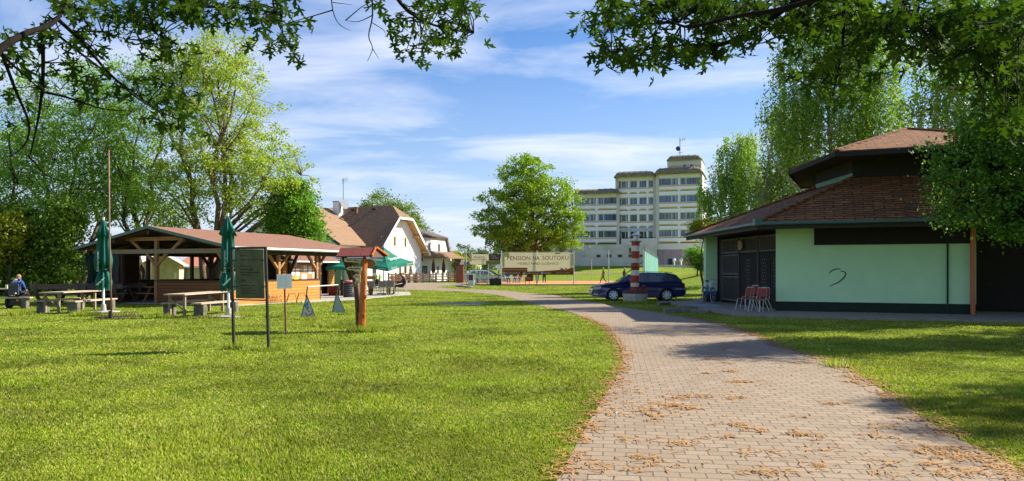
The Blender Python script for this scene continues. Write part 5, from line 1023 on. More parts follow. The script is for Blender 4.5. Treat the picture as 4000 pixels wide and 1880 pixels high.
# terrace floor level = .03
tt = root('terrace_table', 'long dark wooden table with thick log legs under the green parasol', 'table', (ax(1487, 45.6), 45.6, .03)); p0, p1 = Vector((ax(1432, 45.6), 45.6, 0)), Vector((ax(1537, 45.6), 45.6, 0))
mb = MB(); mb.box(p0.x, p1.x, 45.1, 46.1, .72, .79); mb.build('table_top', wood_d, tt)
for x in (1448, 1518):
    for y in (45.3, 45.9): mb = MB(); mb.tube([(ax(x, 45.6), y, .03), (ax(x, 45.6), y, .72)], .10, 10); mb.build('leg', barkmat('log_bark', (.30, .18, .09), (.12, .07, .04)), tt)
for nm, x, h, m in (('flower_pot', 1474, .16, cl('pot_red', (.5, .05, .03))), ('candle_jar', 1522, .14, cl('jar_pale', (.7, .65, .55)))):
    o = root(nm, 'small red flower pot on the middle of the terrace table' if nm == 'flower_pot' else 'small pale jar near the right end of the terrace table', 'pot' if nm == 'flower_pot' else 'jar', (ax(x, 45.5), 45.5, .79)); mb = MB(); mb.lathe((ax(x, 45.5), 45.5, .79), [(.05, 0), (.09, .1), (.10, h), (.06, h + .05)]); mb.build('body', m, o, smooth=True)
ch = chair_metal(); spots = [(1452, 44.5, R(178), 'metal chair left of the log legs, nearest the striped-bark signpost trunk'), (1497, 44.5, R(176), 'metal chair with dark mesh back in the middle of the table front'), (1526, 44.6, R(186), 'metal chair at the right front of the table, next to the seated man'), (1470, 46.8, R(5), 'metal chair behind the terrace table, left one'), (1508, 46.8, R(-5), 'metal chair behind the terrace table, right one')]
for i, (x, Y, a, lab) in enumerate(spots): place(ch, (ax(x, Y), Y, .03), a, lab, i == 0)
place(ch, (ax(1572, 45.7), 45.7, .03), R(90 + 180 + 0), 'metal chair carrying the seated man in the black cap')
J = sitJ(.45, .12, .28, .06)
person('person in black cap and plum hooded jacket sitting at the terrace table', J, (ax(1570, 45.7), 45.7, .03), R(-90), purp, cl('jeans_dark', (.02, .025, .05)), blk, greyh, cap=blk, extras=lambda t, lb, H, u, f: (lambda mb: (mb.sphere(H - f * .11 - u * .12, (.12, .10, .07), 10, 6), lb(mb, 'hood', purp)))(MB()))
green_c = leafmat('parasol_green', (.025, .27, .19), (.02, .21, .15), .4, .75, (1, 1, 1)); pgt = mat('parasol_trim', (.75, .80, .78), ro=.7, bump=0)
def parasol(name, label, px, Y, half, zr, zt, rz, big=True):
    x = ax(px, Y); t = root(name, label, 'parasol', (x, Y, .03)); c = Vector((x, Y, 0)); cor = [c + Vector((math.cos(rz + k * math.pi / 2) * half * 1.414, math.sin(rz + k * math.pi / 2) * half * 1.414, zr + .24 * math.sin(rz + k * math.pi / 2) * half)) for k in range(4)]; ap = c + Vector((0, 0, zt))
    mb = MB(); n = 6; vs = []
    for k in range(4):                                      # slightly sagging panels
        a, b = cor[k], cor[(k + 1) % 4]
        for i in range(n):
            for j in range(n):
                def q(i, j): u = i / n; v = j / n; p = ap.lerp(a.lerp(b, v), u); p = p + Vector((0, 0, -.16 * math.sin(math.pi * u) - .10 * math.sin(math.pi * v) * u * -1 * .6)); return p
                mb.add([q(i, j), q(i + 1, j), q(i + 1, j + 1), q(i, j + 1)], [(0, 1, 2, 3)])
    cn = mb.build('canopy', green_c, t, smooth=False); mb = MB()
    for k in range(4):
        a, b = cor[k], cor[(k + 1) % 4]; m_ = 8
        for i in range(m_):
            u0, u1 = i / m_, (i + 1) / m_; z = lambda u: Vector((0, 0, .06 * math.sin(math.pi * u))); dz = Vector((0, 0, -.22))
            mb.add([a.lerp(b, u0) + z(u0), a.lerp(b, u1) + z(u1), a.lerp(b, u1) + z(u1) + dz, a.lerp(b, u0) + z(u0) + dz], [(0, 1, 2, 3)])
    mb.build('valance', green_c, t); mb = MB(); mb.tube([c + Vector((0, 0, .03)), ap + Vector((0, 0, .1))], .035, 8); mb.build('pole', greymetal, t)
    for k in range(4): mb = MB(); mb.tube([ap - Vector((0, 0, .7)), cor[k].lerp(ap, .45) - Vector((0, 0, .10))], .014, 5); mb.build('rib', greymetal, t)
    mb = MB(); mb.box(x - .35, x + .35, Y - .35, Y + .35, .03, .12); mb.build('base', concd, t)
    return t, cor, ap
t, cor, ap = parasol('open_parasol', 'large open green parasol with white brand lettering over the terrace table', 1498, 46, 1.32, 1.98, 3.0, R(-72))
def panel_text(t, a, b, ap, s, u0, h, m, wid=None, v0=.5):
    mid = a.lerp(b, v0); r = (b - a).normalized(); upd = (ap - a.lerp(b, .5)).normalized(); n = r.cross(upd); 
    if n.y > 0: r = -r; n = r.cross(upd)
    w_ = wid; o = mid + upd * u0 - r * w_ / 2 + n * .045; return text(s, 'logo', m, t, o, r, upd, width=w_, height=h, ext=.003)
best = sorted(range(4), key=lambda k: (cor[k] + cor[(k + 1) % 4]).y)[:2]
for k in best:
    a, b = cor[k], cor[(k + 1) % 4]; panel_text(t, a, b, ap, 'Staropramen', .38, .34, pgt, 1.3); q = Vector((0, 0, -.17))
    r = (b - a).normalized(); 
    if r.cross(Vector((0, 0, 1))).y > 0: a, b = b, a; r = -r
    for f in (.10, .72): text('Staropramen', 'logo', pgt, t, a.lerp(b, f) + q + r.cross(Vector((0, 0, 1))) * .03 + Vector((0, 0, .04)), r, (0, 0, 1), width=.62, height=.11, ext=.002)
parasol('open_parasol', 'second open green parasol half hidden between the kiosk and the signpost', 1332, 47.5, .75, 1.85, 2.3, R(40))
def closed_parasol(px, Y, ztop, zb, label, wmax=.30, seed=1, tilt=0.0):
    x = ax(px, Y); t = root('closed_parasol', label, 'parasol', (x, Y, 0), 'closed green parasols on the lawn'); c = Vector((x, Y, 0)); rnd = random.Random(seed)
    mb = MB(); n = 40; prof = [(ztop, .03), (ztop - .08, .06), (ztop - .35, .12), (ztop - .62, .23), (ztop - .63, .15), (ztop - 1.0, .17), (ztop - 1.5, wmax), (ztop - 1.9, wmax * .9), (zb + .75, .15), (zb + .66, .11), (zb + .55, .16), (zb + .25, .23), (zb, .19)]
    for i, (z, r) in enumerate(prof):
        for k in range(n):
            a = 2 * math.pi * k / n; f = .88 + .42 * math.sin(a * 7 + i * .22 + seed) * (r > .1) + .05 * rnd.random(); zz = z + (.09 * math.sin(a * 8 + 1) if i >= len(prof) - 1 else 0) - (.10 * math.sin(a * 4) if i == 3 else 0)
            mb.v.append(c + Vector((math.cos(a) * r * f + tilt * z, math.sin(a) * r * f, zz)))
    for i in range(len(prof) - 1):
        for k in range(n): a = i * n + k; b = i * n + (k + 1) % n; mb.f.append((a, a + n, b + n, b)); mb.m.append(0)
    mb.f.append(tuple(range(n))); mb.m.append(0); cn = mb.build('canopy', leafmat('parasol_green_dull', (.02, .20, .145), (.012, .13, .10), .3, .7, (1, 1, 1)), t, smooth=True)
    mb = MB(); mb.tube([c + Vector((tilt * (zb + .7), 0, zb + .74)), c + Vector((tilt * (zb + .7), 0, zb + .69))], .2, 16); mb.build('tie_strap', mat('strap_green', (.015, .12, .09)), cn)
    mb = MB(); mb.tube([c, c + Vector((tilt * ztop, 0, ztop + .05))], .042, 10); mb.build('pole', whitep, t); mb = MB(); mb.tube([c + Vector((tilt * ztop, 0, ztop + .0)), c + Vector((tilt * ztop, 0, ztop + .06))], .05, 8); mb.build('cap', whitep, t)
    o = c + Vector((.02, -wmax * 1.22, ztop - 1.95)); text('Staropramen', 'logo', pgt, t, o, (0, 0, 1), (-1, 0, 0), width=.75, height=.11); text('Staropramen', 'logo', pgt, t, c + Vector((-.02, -.34, zb + .1)), (.7, 0, .7), (-.7, 0, .7), width=.4, height=.1)
    mb = MB(); mb.lathe(c + Vector((0, 0, .002)), [(.55, 0), (.55, .04), (.1, .06), (.08, .3), (.06, .3)], 16); mb.build('base', conc, t)
closed_parasol(404, 27.5, 3.46, .88, 'closed green parasol on a white pole beside the red rusty pole, left of the two', .25, 1, -.0)
closed_parasol(893, 24.9, 3.42, .92, 'closed green parasol right behind the dark info board, right of the two', .20, 4, -.01)
pr = root('rusty_pole', 'tall thin rusty red pole standing in the lawn', 'pole', (ax(430, 24), 24, 0)); mb = MB(); mb.tube([(ax(436, 24), 24, -.1), (ax(428, 24), 24, 2.7), (ax(425, 24), 24, 5.45)], [.030, .024, .020], 10); mb.build('pole', mat('rust_red', (.30, .17, .12), (.17, .10, .08), 6, .7, .3), pr, smooth=True); mb = MB(); mb.tube([(ax(431, 24), 24, 0), (ax(431, 24), 24, .25)], .06, 8); mb.build('sleeve', black, pr)
def rack(label, x0, x1, y0, y1, n, h, lie):
    a, b = G(x0, y0), G(x1, y1); t = root('bicycle_rack', label, 'bike rack', tuple(a.lerp(b, .5)), 'bicycle racks'); r = (b - a); L = r.length; r.normalize(); nrm = Vector((-r.y, r.x, 0)); m = mat('rusty_steel', (.13, .07, .045), (.07, .05, .04), 8, .7, .2)
    mb = MB(); mb.bar(a + Vector((0, 0, .03)), b + Vector((0, 0, .03)), .035); mb.bar(a + nrm * .45 + Vector((0, 0, .03)), b + nrm * .45 + Vector((0, 0, .03)), .035); mb.build('rail', m, t)
    mb = MB()
    for k in range(n):
        c = a + r * L * (k + .5) / n; w_ = L / n * .8 if not lie else .45
        if lie: mb.tube([c + nrm * (.45 * i / 6) + Vector((0, 0, .03 + h * math.sin(math.pi * i / 6))) for i in range(7)], .009, 5)
        else: mb.tube([c + r * (w_ * (i / 8 - .5)) + Vector((0, 0, .03 + h * math.sin(math.pi * i / 8))) + nrm * .1 for i in range(9)], .010, 5)
    mb.build('hoops', m, t)
rack('low black bicycle rack with arched hoops lying in the grass at the red pole', 388, 545, 1247, 1240, 15, .16, True)
rack('rusty bicycle rack with round hoops along the foot of the lit pavilion wall', 975, 1108, 1190, 1183, 9, .34, False)
for i, x in enumerate((1140, 1178)):
    q = G(x, 1181); t = root('bicycle_stand', ('left' if i == 0 else 'right') + ' rusty trapezoid tube stand at the foot of the lit pavilion wall', 'bike stand', tuple(q), 'tube stands by the pavilion wall'); mb = MB(); r = Vector((.8, .25, 0)).normalized()
    mb.tube([q - r * .26, q - r * .14 + Vector((0, 0, .42)), q + r * .14 + Vector((0, 0, .42)), q + r * .26], .014, 6); mb.tube([q - r * .24 + r.cross(Vector((0, 0, 1))) * .25, q - r * .12 + Vector((0, 0, .42)) + r.cross(Vector((0, 0, 1))) * .25, q + r * .14 + Vector((0, 0, .42)) + r.cross(Vector((0, 0, 1))) * .25, q + r * .26 + r.cross(Vector((0, 0, 1))) * .25], .014, 6); mb.build('frame', mat('rust_orange', (.32, .12, .05), (.2, .08, .04)), t)
# ---------------------------------------------------------------- picnic furniture
plank = mat('grey_plank', (.50, .40, .30), (.32, .25, .18), 2.5, .85, .5, stretch=(1, 9, 1)); concg = mat('bench_concrete', (.20, .18, .14), (.06, .055, .045), 4, .95, .8)
def bench(label, p, q, wd=.42, h=.46, leg=True):
    p, q = Vector(p), Vector(q); r = (q - p).normalized(); n = Vector((-r.y, r.x, 0)); t = root('garden_bench', label, 'bench', tuple((p + q) / 2), 'plank benches on concrete feet')
    mb = MB(); 
    for k in range(2): o = p + n * (k * wd / 2 + .01) + Vector((0, 0, h - .05)); mb.ob(o, q - p, n * (wd / 2 - .02), (0, 0, .05))
    mb.build('seat', plank, t)
    for c in (p + r * .12, q - r * .34):
        mb = MB(); mb.ob(c + n * .02, r * .22, n * (wd - .04), (0, 0, h - .052)); mb.build('leg', concg, t, bevel=.03)
    return t
def ptable(label, p, q, wd=.75, h=.76):
    p, q = Vector(p), Vector(q); r = (q - p).normalized(); n = Vector((-r.y, r.x, 0)); t = root('picnic_table', label, 'table', tuple((p + q) / 2), 'grey plank tables on the lawn')
    mb = MB()
    for k in range(4): mb.ob(p + n * (k * wd / 4) + Vector((0, 0, h - .04)), q - p, n * (wd / 4 - .012), (0, 0, .04))
    mb.build('table_top', plank, t)
    for c in (p + r * .18, q - r * .28):
        for s in (.08, wd - .16): mb = MB(); mb.ob(c + n * s, r * .08, n * .08, (0, 0, h - .042)); mb.build('leg', wood_w, t)
        mb = MB(); mb.bar(c + n * .12 + Vector((0, 0, .2)), c + n * (wd - .12) + Vector((0, 0, .6)), .06, .04); mb.build('brace', wood_w, t)
    return t
def q3(x, Y): return (ax(x, Y), Y, 0)
bench('front plank bench with concrete feet, left of the white parasol pole', q3(176, 27.2), q3(342, 30.0)); bench('front right plank bench on concrete feet behind the red pole', q3(296, 26.6), q3(460, 29.3))
ptable('grey plank table left of the closed parasol on the white pole', q3(226, 27.0), q3(396, 29.6))
bench('plank bench on the left side of the table nearest the info board', q3(675, 25.2), q3(815, 28.2)); bench('plank bench on the right side of the table nearest the info board', q3(788, 25.0), q3(942, 27.4))
ptable('grey plank table nearest the info board, in front of the pavilion', q3(722, 25.0), q3(892, 28.4))
bench('weathered plank bench running out of the left edge of the view', q3(-190, 29.4), q3(116, 30.2)); ptable('grey plank table at the left edge, carrying a glass', q3(-150, 31.6), q3(66, 32.4))
gl = root('drinking_glass', 'half-full clear glass on the table at the left edge', 'glass', (ax(27, 32.3), 32.3, .76)); mb = MB(); mb.lathe((ax(27, 32.3), 32.3, .76), [(.05, 0), (.065, .16), (.06, .16), (.048, .01)], 14); mb.build('glass', mat('glass_pale', (.7, .75, .6), (.6, .7, .4), 10, .1, 0), gl)
def log_set(px, Y, L, label):
    t = root('rustic_table_set', label, 'picnic table', (ax(px, Y), Y, 0), 'dark rustic picnic sets by the pavilion'); x = ax(px, Y); m = mat('dark_rustic_wood', (.075, .05, .035), (.15, .10, .07), 3, .7, .3, stretch=(1, 6, 1))
    mb = MB(); mb.box(x + .2, x + L - .2, Y - .4, Y + .4, .74, .80); mb.build('table_top', m, t)
    for s in (-1, 1):
        mb = MB(); mb.box(x, x + L, Y + s * .85 - .2, Y + s * .85 + .2, .44, .49); mb.build('bench_seat', m, t)
        mb = MB(); mb.box(x, x + L, Y + s * 1.12 - .03, Y + s * 1.12 + .03, .70, .92); mb.build('backrest', m, t)
    for xx in (x + .25, x + L - .35):
        for s in (-1, 1): mb = MB(); mb.tube([(xx, Y + s * .1, .72), (xx, Y + s * .45, .30), (xx, Y + s * .8, .04)], .06, 6); mb.build('leg', m, t); mb = MB(); mb.tube([(xx, Y + s * .5, .12), (xx, Y + s * .9, .25), (xx, Y + s * 1.12, .55), (xx, Y + s * 1.16, .98)], [.07, .08, .07, .05], 8); mb.build('curved_support', m, t)
log_set(178, 34.5, 2.5, 'dark rustic picnic set with curved ends, left in front of the tarpaulin'); log_set(395, 35.2, 1.6, 'smaller dark rustic picnic set right behind the closed parasol')
# wheelchair with person
wx, wy = ax(68, 30.4), 30.4
t = root('power_wheelchair', 'black power wheelchair with a grey tyre and grey back shell at the left table', 'wheelchair', (wx, wy, 0)); t.rotation_euler = (0, 0, 0)
mb = MB(); mb.box(wx - .22, wx + .22, wy - .27, wy - .21, .55, 1.0); mb.build('backrest', dgrey, t, bevel=.03); mb = MB(); mb.box(wx - .24, wx + .24, wy - .25, wy + .3, .42, .50); mb.build('seat', blk, t); mb = MB(); mb.box(wx - .2, wx + .2, wy - .2, wy + .3, .15, .40); mb.build('base', darkm, t)
for s in (-1, 1):
    mb = MB(); c = Vector((wx + s * .29, wy - .05, .24)); mb.tube([c - Vector((.04, 0, 0)), c + Vector((.04, 0, 0))], .24, 20); wl_ = mb.build('wheel', mat('tyre', (.035, .035, .035)), t); mb = MB(); mb.tube([c - Vector((.046, 0, 0)), c + Vector((.046, 0, 0))], .13, 12); mb.build('rim', greymetal, wl_)
    mb = MB(); mb.box(wx + s * .28 - .03, wx + s * .28 + .03, wy - .2, wy + .25, .68, .72); mb.build('armrest', blk, t)
mb = MB(); mb.tube([(wx - .05, wy - .3, 1.07), (wx + .28, wy - .3, 1.09)], .015, 6); mb.build('push_handle', galv, t); mb = MB(); mb.box(wx + .2, wx + .3, wy - .3, wy - .2, 1.12, 1.22); mb.build('control_box', blu, t); mb = MB(); mb.tube([(wx + .12, wy - .32, .62), (wx + .12, wy - .28, .62)], .03, 8); mb.build('reflector', whitep, t); mb = MB(); mb.tube([(wx + .2, wy - .30, .34), (wx + .2, wy - .24, .34)], .05, 8); mb.build('tail_light', cl('orange_lens', (.8, .2, .02)), t)
person('person in blue jacket with pale hood sitting in the power wheelchair', sitJ(.5, 0, .2, .04), (wx - .02, wy + .08, 0), R(180), blu, blk, blk, cl('hair_sandy', (.40, .2, .1)), extras=lambda t, lb, H, u, f: (lambda mb: (mb.sphere(H - f * .10 - u * .13, (.17, .09, .07), 12, 6), lb(mb, 'hood', cl('cloth_pale', (.65, .65, .66)))))(MB()))
# ---------------------------------------------------------------- info board, plate, A-frames, signpost
def info_board():
    pl, pr_ = G(914, 1366), G(1050, 1370); d = (pr_ - pl).normalized(); t = root('info_board', 'tall dark framed notice board with faded lettering standing on two black posts', 'notice board', tuple((pl + pr_) / 2)); ht = 2.02; up = Vector((0, 0, 1)); n = d.cross(up)
    tops = []
    for p, dx in ((pl, -.055), (pr_, -.07)): mb = MB(); tp = p + up * ht + d * dx; tops.append(tp); mb.bar(p - up * .1, tp, .045, .045, up=n); mb.build('post', black, t)
    mb = MB(); mb.bar(tops[0] - d * .02, tops[1] + d * .02, .045, .045); a, b = pl.lerp(tops[0], .49), pr_.lerp(tops[1], .49); mb.build('top_rail', black, t); mb = MB(); mb.bar(a, b, .025); mb.build('bottom_rail', black, t)
    o = pl.lerp(tops[0], .505) + d * .07 - n * .0; w_ = (b - a).length - .13; h_ = .97
    mb = MB(); mb.ob(o, d * w_, n * -.02, up * h_ - d * .03); mb.build('panel', mat('weathered_green_board', (.065, .072, .038), (.115, .12, .065), 5, .85, .3, stretch=(1, .5, 1)), t)
    for p in (.62, .88):
        for s, e in ((0, 0), (1, 0)): q = (pl if s == 0 else pr_).lerp(tops[s], p); mb = MB(); mb.bar(q, q + d * (.12 if s == 0 else -.12), .02); mb.build('clamp', black, t)
    ink = mat('faded_ink', (.008, .009, .006), (.015, .015, .01), 8, .6, 0); ink2 = mat('faded_red_ink', (.05, .02, .012), (.06, .03, .02), 8, .6, 0)
    lines = [('PŮJČOVNA', .83, .20, ink2, 0), ('- půjčovna lodí - rafty - kánoe', .75, .44, ink, 0), ('VODÁCKÉ', .63, .17, ink2, 0), ('- jednodenní výlety', .555, .29, ink, 0), ('po řece Lužnici a Nežárce', .50, .43, ink, .02), ('- 2denní výlety', .45, .23, ink, 0), ('- KEMPY', .335, .14, ink2, 0), ('- přeprava lodí a osob', .24, .35, ink, 0), ('- přeprava bagáže', .19, .29, ink, 0), ('- možnost přepravy i na', .14, .36, ink, 0), ('Lipno a Táborem', .09, .31, ink, .03)]
    for s, z, wd, m, ind in lines: text(s, 'lettering', m, t, o + n * .003 + up * z + d * (.09 + ind), d, up, width=wd, height=.032, ext=.001, off=.012)
    mb = MB(); mb.ob(o + n * .004 + up * (h_ - .0) + d * .1, d * .05, n * .004, up * .03); mb.build('sticker', whitep, t)
info_board()
def plate_sign():
    p = G(1117, 1320); t = root('plate_sign', 'small white curved notice plate on a rusty post in front of the pavilion', 'sign', tuple(p)); mb = MB(); tp = p + Vector((-.03, 0, 1.16)); mb.tube([p - Vector((0, 0, .1)), tp], .022, 8); mb.build('post', mat('rust_brown', (.20, .07, .045), (.10, .04, .03), 8, .7, .3), t)
    mb = MB(); n = 8; wv = .35
    for j in range(2):
        for i in range(n + 1): u = i / n; mb.v.append(tp + Vector(((u - .5) * wv + .005, -.04 - .04 * math.sin(math.pi * u), -.02 + j * .34 + .01 * u)))
    for i in range(n): mb.f.append((i, i + 1, n + 2 + i, n + 1 + i)); mb.m.append(0)
    mb.build('plate', mat('white_plate', (.90, .91, .92), (.84, .85, .87), 4, .35, .05), t)
    tiny = mat('grey_print', (.25, .25, .28), ro=.6, bump=0)
    for k in range(11):
        for c in (0, 1): text(('Provozní řád', 'lorem')[0] if k == 0 else ('půjčovna a kemp', 'u řeky Lužnice')[(k + c) % 2], 'print', tiny, t, tp + Vector((-.14 + .16 * c, -.087, .27 - k * .024)), (1, 0, 0), (0, 0, 1), width=.09 + .02 * ((k * 7 + c * 3) % 3), height=.009, ext=.0008)
plate_sign()
def aframes():
    t = root('hitching_rail', 'low metal rail between two posts with triangular white sign boards at its feet', 'rail', tuple(G(1255, 1238))); up = Vector((0, 0, 1)); a, b = G(1187, 1247), G(1309, 1229); ta, tb = W(1201, 1121, 23.9), W(1320, 1113, 26.4)
    for p, q in ((a, ta), (b, tb)): mb = MB(); mb.tube([p, q], .022, 6); mb.build('post', mat('rust_black', (.09, .035, .025), (.03, .02, .018), 6, .6, .2), t)
    mb = MB(); mb.tube([ta, tb], .022, 8); mb.build('top_rail', galv, t)
    for k, (x0, x1, yb, xa, ya, Y, m) in enumerate(((1174, 1235, 1248, 1199, 1152, 23.7, 0), (1296, 1353, 1229, 1315, 1142, 26.2, 0))):
        p, q, r = W(x0, yb, Y), W(x1, yb, Y), W(xa, ya, Y); mb = MB(); mb.prism([p, q, r], (0, .012, 0)); bd = mb.build('triangle_board', mat('sign_white_blue', (.55, .60, .62), (.50, .56, .57), 3, .5, 0) if k == 0 else mat('sign_grey_blue', (.33, .40, .40), (.30, .37, .37), 3, .5, 0), t)
        mb = MB()
        for u, v in ((p, r), (q, r)): mb.bar(u + Vector((0, -.012, 0)), v + Vector((0, -.012, 0)), .018, .02, up=(0, 1, 0))
        mb.build('edge_trim', black, bd)
        if k == 0:
            Yb = Y - .004
            for nm, pts, col in (('blue_swirl', [(1198, 1185), (1193, 1196), (1200, 1206), (1207, 1200)], (.03, .15, .45)), ('blue_swirl', [(1203, 1180), (1200, 1192), (1204, 1200)], (.05, .25, .5)), ('orange_swirl', [(1192, 1222), (1200, 1232), (1212, 1230), (1220, 1222), (1216, 1216)], (.65, .13, .03)), ('orange_swirl', [(1199, 1206), (1204, 1216), (1211, 1218)], (.7, .2, .04))):
                mb = MB(); mb.tube([W(x, y, Yb) for x, y in pts], .018, 5); mb.build(nm, cl('paint_' + nm + str(col[0]), col), bd)
            mb = MB(); c = W(1219, 1239, Yb); mb.tube([c + Vector((0, -.002, 0)), c - Vector((0, .004, 0))], .02, 10); mb.build('round_mark', black, bd)
aframes()
def signpost():
    Y = 19.1; b = G(1412, 1296); t = root('wooden_signpost', 'rough orange-brown tree-trunk signpost with shingled roof and pale arrow boards', 'signpost', tuple(b)); bark = mat('varnished_log', (.66, .17, .02), (.26, .06, .012), 3, .45, .9, stretch=(9, 1.2, 1))
    rnd = random.Random(3); n = 18; mb = MB(); pts = [(1414, 1300), (1415, 1260), (1416, 1220), (1417, 1180), (1419, 1140), (1422, 1100), (1423, 1060), (1424, 1030), (1424, 1008), (1424, 1003)]; rad = [.088, .080, .078, .077, .076, .075, .074, .068, .052, .02]
    c0 = [W(x, y, Y) for x, y in pts]; c0 = [c0[i // 3].lerp(c0[min(i // 3 + 1, 9)], (i % 3) / 3) for i in range(28)]; rr = [rad[i // 3] + (rad[min(i // 3 + 1, 9)] - rad[i // 3]) * (i % 3) / 3 for i in range(28)]
    for i, c in enumerate(c0):
        for k in range(n): a = 2 * math.pi * k / n; f = 1 + .12 * math.sin(a * 3 + i * .35) + .07 * math.sin(a * 5 - i * .5) + rnd.uniform(-.05, .05); mb.v.append(c + Vector((math.cos(a) * rr[i] * f, math.sin(a) * rr[i] * f, 0)))
    for i in range(27):
        for k in range(n): a = i * n + k; q = i * n + (k + 1) % n; mb.f.append((a, q, q + n, a + n)); mb.m.append(0)
    mb.f.append(tuple(27 * n + k for k in range(n))); mb.m.append(0); tr = mb.build('trunk', bark, t, smooth=True)
    mb = MB(); mb.sphere(W(1427, 1157, Y - .05), (.045, .05, .07), 8, 6); mb.sphere(W(1422, 1232, Y - .06), (.035, .03, .05), 8, 6); mb.build('knot', bark, tr)
    dark = mat('dark_log', (.12, .05, .025), (.05, .02, .01), 3, .6, .8, stretch=(8, 1.2, 1))
    mb = MB(); mb.tube([W(1405, 1290, Y + .12), W(1400, 1180, Y + .15), W(1392, 1110, Y + .18), W(1366, 1040, Y + .2), W(1343, 995, Y + .2)], [.09, .09, .075, .05, .045], 10); mb.build('second_trunk', dark, t, smooth=True)
    mb = MB(); mb.tube([W(1370, 1095, Y + .2), W(1352, 1040, Y + .2), W(1335, 1000, Y + .2)], [.035, .04, .035], 8); mb.build('branch_strut', dark, t, smooth=True)
    mb = MB(); mb.bar(W(1402, 1300, Y - .05), W(1404, 1222, Y - .05), .06, .05, up=(0, 1, 0)); mb.build('foot_plank', bark, t)
    # little roof
    L, Rr, LB, RB = W(1331, 968, Y + .32), W(1468, 966, Y + .32), W(1313, 1001, Y - .22), W(1452, 999, Y - .22); bk = Vector((.16, .62, -.20)); mb = MB()
    mb.prism([LB, RB, Rr, L], (0, 0, -.03)); mb.prism([L, Rr, Rr + bk + Vector((.05, 0, 0)), L + bk], (0, 0, -.03)); rf = mb.build('roof', brickmat('signpost_shingle', (.22, .055, .04), (.18, .045, .032), (.07, .02, .015), .5, .13, .012, .7, .5), t)
    mb = MB(); mb.bar(RB + Vector((.01, -.01, 0)), Rr + Vector((.01, -.01, 0)), .03, .05); mb.bar(Rr + Vector((.02, 0, 0)), Rr + bk + Vector((.06, 0, 0)), .03, .05); mb.build('verge_board', bark, rf)
    mb = MB(); q = Vector((-.03, .04, -.05)); mb.prism([RB + q, Rr + q, Rr + bk + q], (.02, 0, 0)); mb.build('gable_infill', mat('red_brown_board', (.10, .035, .02), (.07, .025, .015)), rf)
    mb = MB(); mb.bar(LB.lerp(L, .35) + Vector((.1, 0, -.06)), RB.lerp(Rr, .35) + Vector((-.02, 0, -.06)), .07); mb.build('roof_beam', dark, t)
    # arrow boards
    paleb = mat('pale_arrow_board', (.60, .50, .28), (.50, .40, .20), 4, .7, .2, stretch=(1, 5, 1)); brb = mat('brown_arrow_board', (.36, .20, .09), (.25, .13, .06), 4, .7, .2, stretch=(1, 5, 1)); ink = mat('burnt_letters', (.02, .012, .008), ro=.8, bump=0)
    def arrow(x0, x1, y, h, m, tip, s=None, Ya=Y - .16, tilt=0):
        pts = [(x0, y - h / 2), (x1, y - h / 2), (x1, y + h / 2), (x0, y + h / 2)]
        if tip == 'r': pts = [(x0, y - h / 2), (x1 - h * .5, y - h / 2), (x1, y), (x1 - h * .5, y + h / 2), (x0, y + h / 2)]
        if tip == 'l': pts = [(x0 + h * .5, y - h / 2), (x1, y - h / 2), (x1, y + h / 2), (x0 + h * .5, y + h / 2), (x0, y)]
        cxm = (x0 + x1) / 2; pts = [(x, yy + (x - cxm) * tilt) for x, yy in pts]
        mb = MB(); mb.prism([W(x, yy, Ya) for x, yy in pts], (0, .025, 0)); bd = mb.build('arrow_board', m, t)
        if s: o = W(x0 + h * .55 + 2, y + h * .22 + (x0 - cxm) * tilt, Ya - .002); text(s, 'lettering', ink, bd, o, Vector((1, 0, -tilt)), Vector((tilt, 0, 1)), width=(x1 - x0 - h * .55 - 9) / F * Ya, height=h * .46 / F * Ya, ext=.002, off=.03)
    arrow(1345, 1411, 1018, 14, paleb, 'r', 'MEXICO 9886 km', tilt=.06); arrow(1353, 1413, 1050, 13, paleb, 'l', 'DUBAI 4588 km!', tilt=.02); arrow(1378, 1407, 1081, 13, paleb, 'l', 'ŘÍP 75 km', tilt=.04); arrow(1384, 1407, 1101, 12, paleb, 'l', 'KM 47', tilt=-.35)
    arrow(1350, 1400, 1031, 17, brb, '', Ya=Y + .28, tilt=.1); arrow(1352, 1405, 1066, 11, brb, 'l', Ya=Y + .2); arrow(1374, 1398, 1114, 12, brb, 'l', Ya=Y + .1, tilt=-.3)
    mb = MB(); c = W(1441, 1029, Y + .22); prof = [(-.22, -.05), (-.2, .09), (.0, .11), (.12, .09), (.19, 0), (.12, -.09), (.0, -.11), (-.2, -.1)]; mb.prism([c + Vector((x, 0, z)) for x, z in prof], (0, .03, 0)); mb.build('round_board', brb, t)
    arrow(1434, 1470, 1085, 13, brb, 'r', None, Ya=Y + .1)
signpost()
sg = G(1387, 1166); t = root('arrow_stake', 'thin pale wooden stake with a white square plate beside the black bin', 'sign', tuple(sg)); mb = MB(); mb.box(sg.x - .05, sg.x + .05, sg.y - .02, sg.y + .02, 0, 1.75); mb.build('stake', wood_w, t); mb = MB(); mb.box(sg.x - .15, sg.x + .16, sg.y - .05, sg.y - .021, .33, .58); mb.build('plate', mat('cream_plate', (.75, .72, .6)), t)
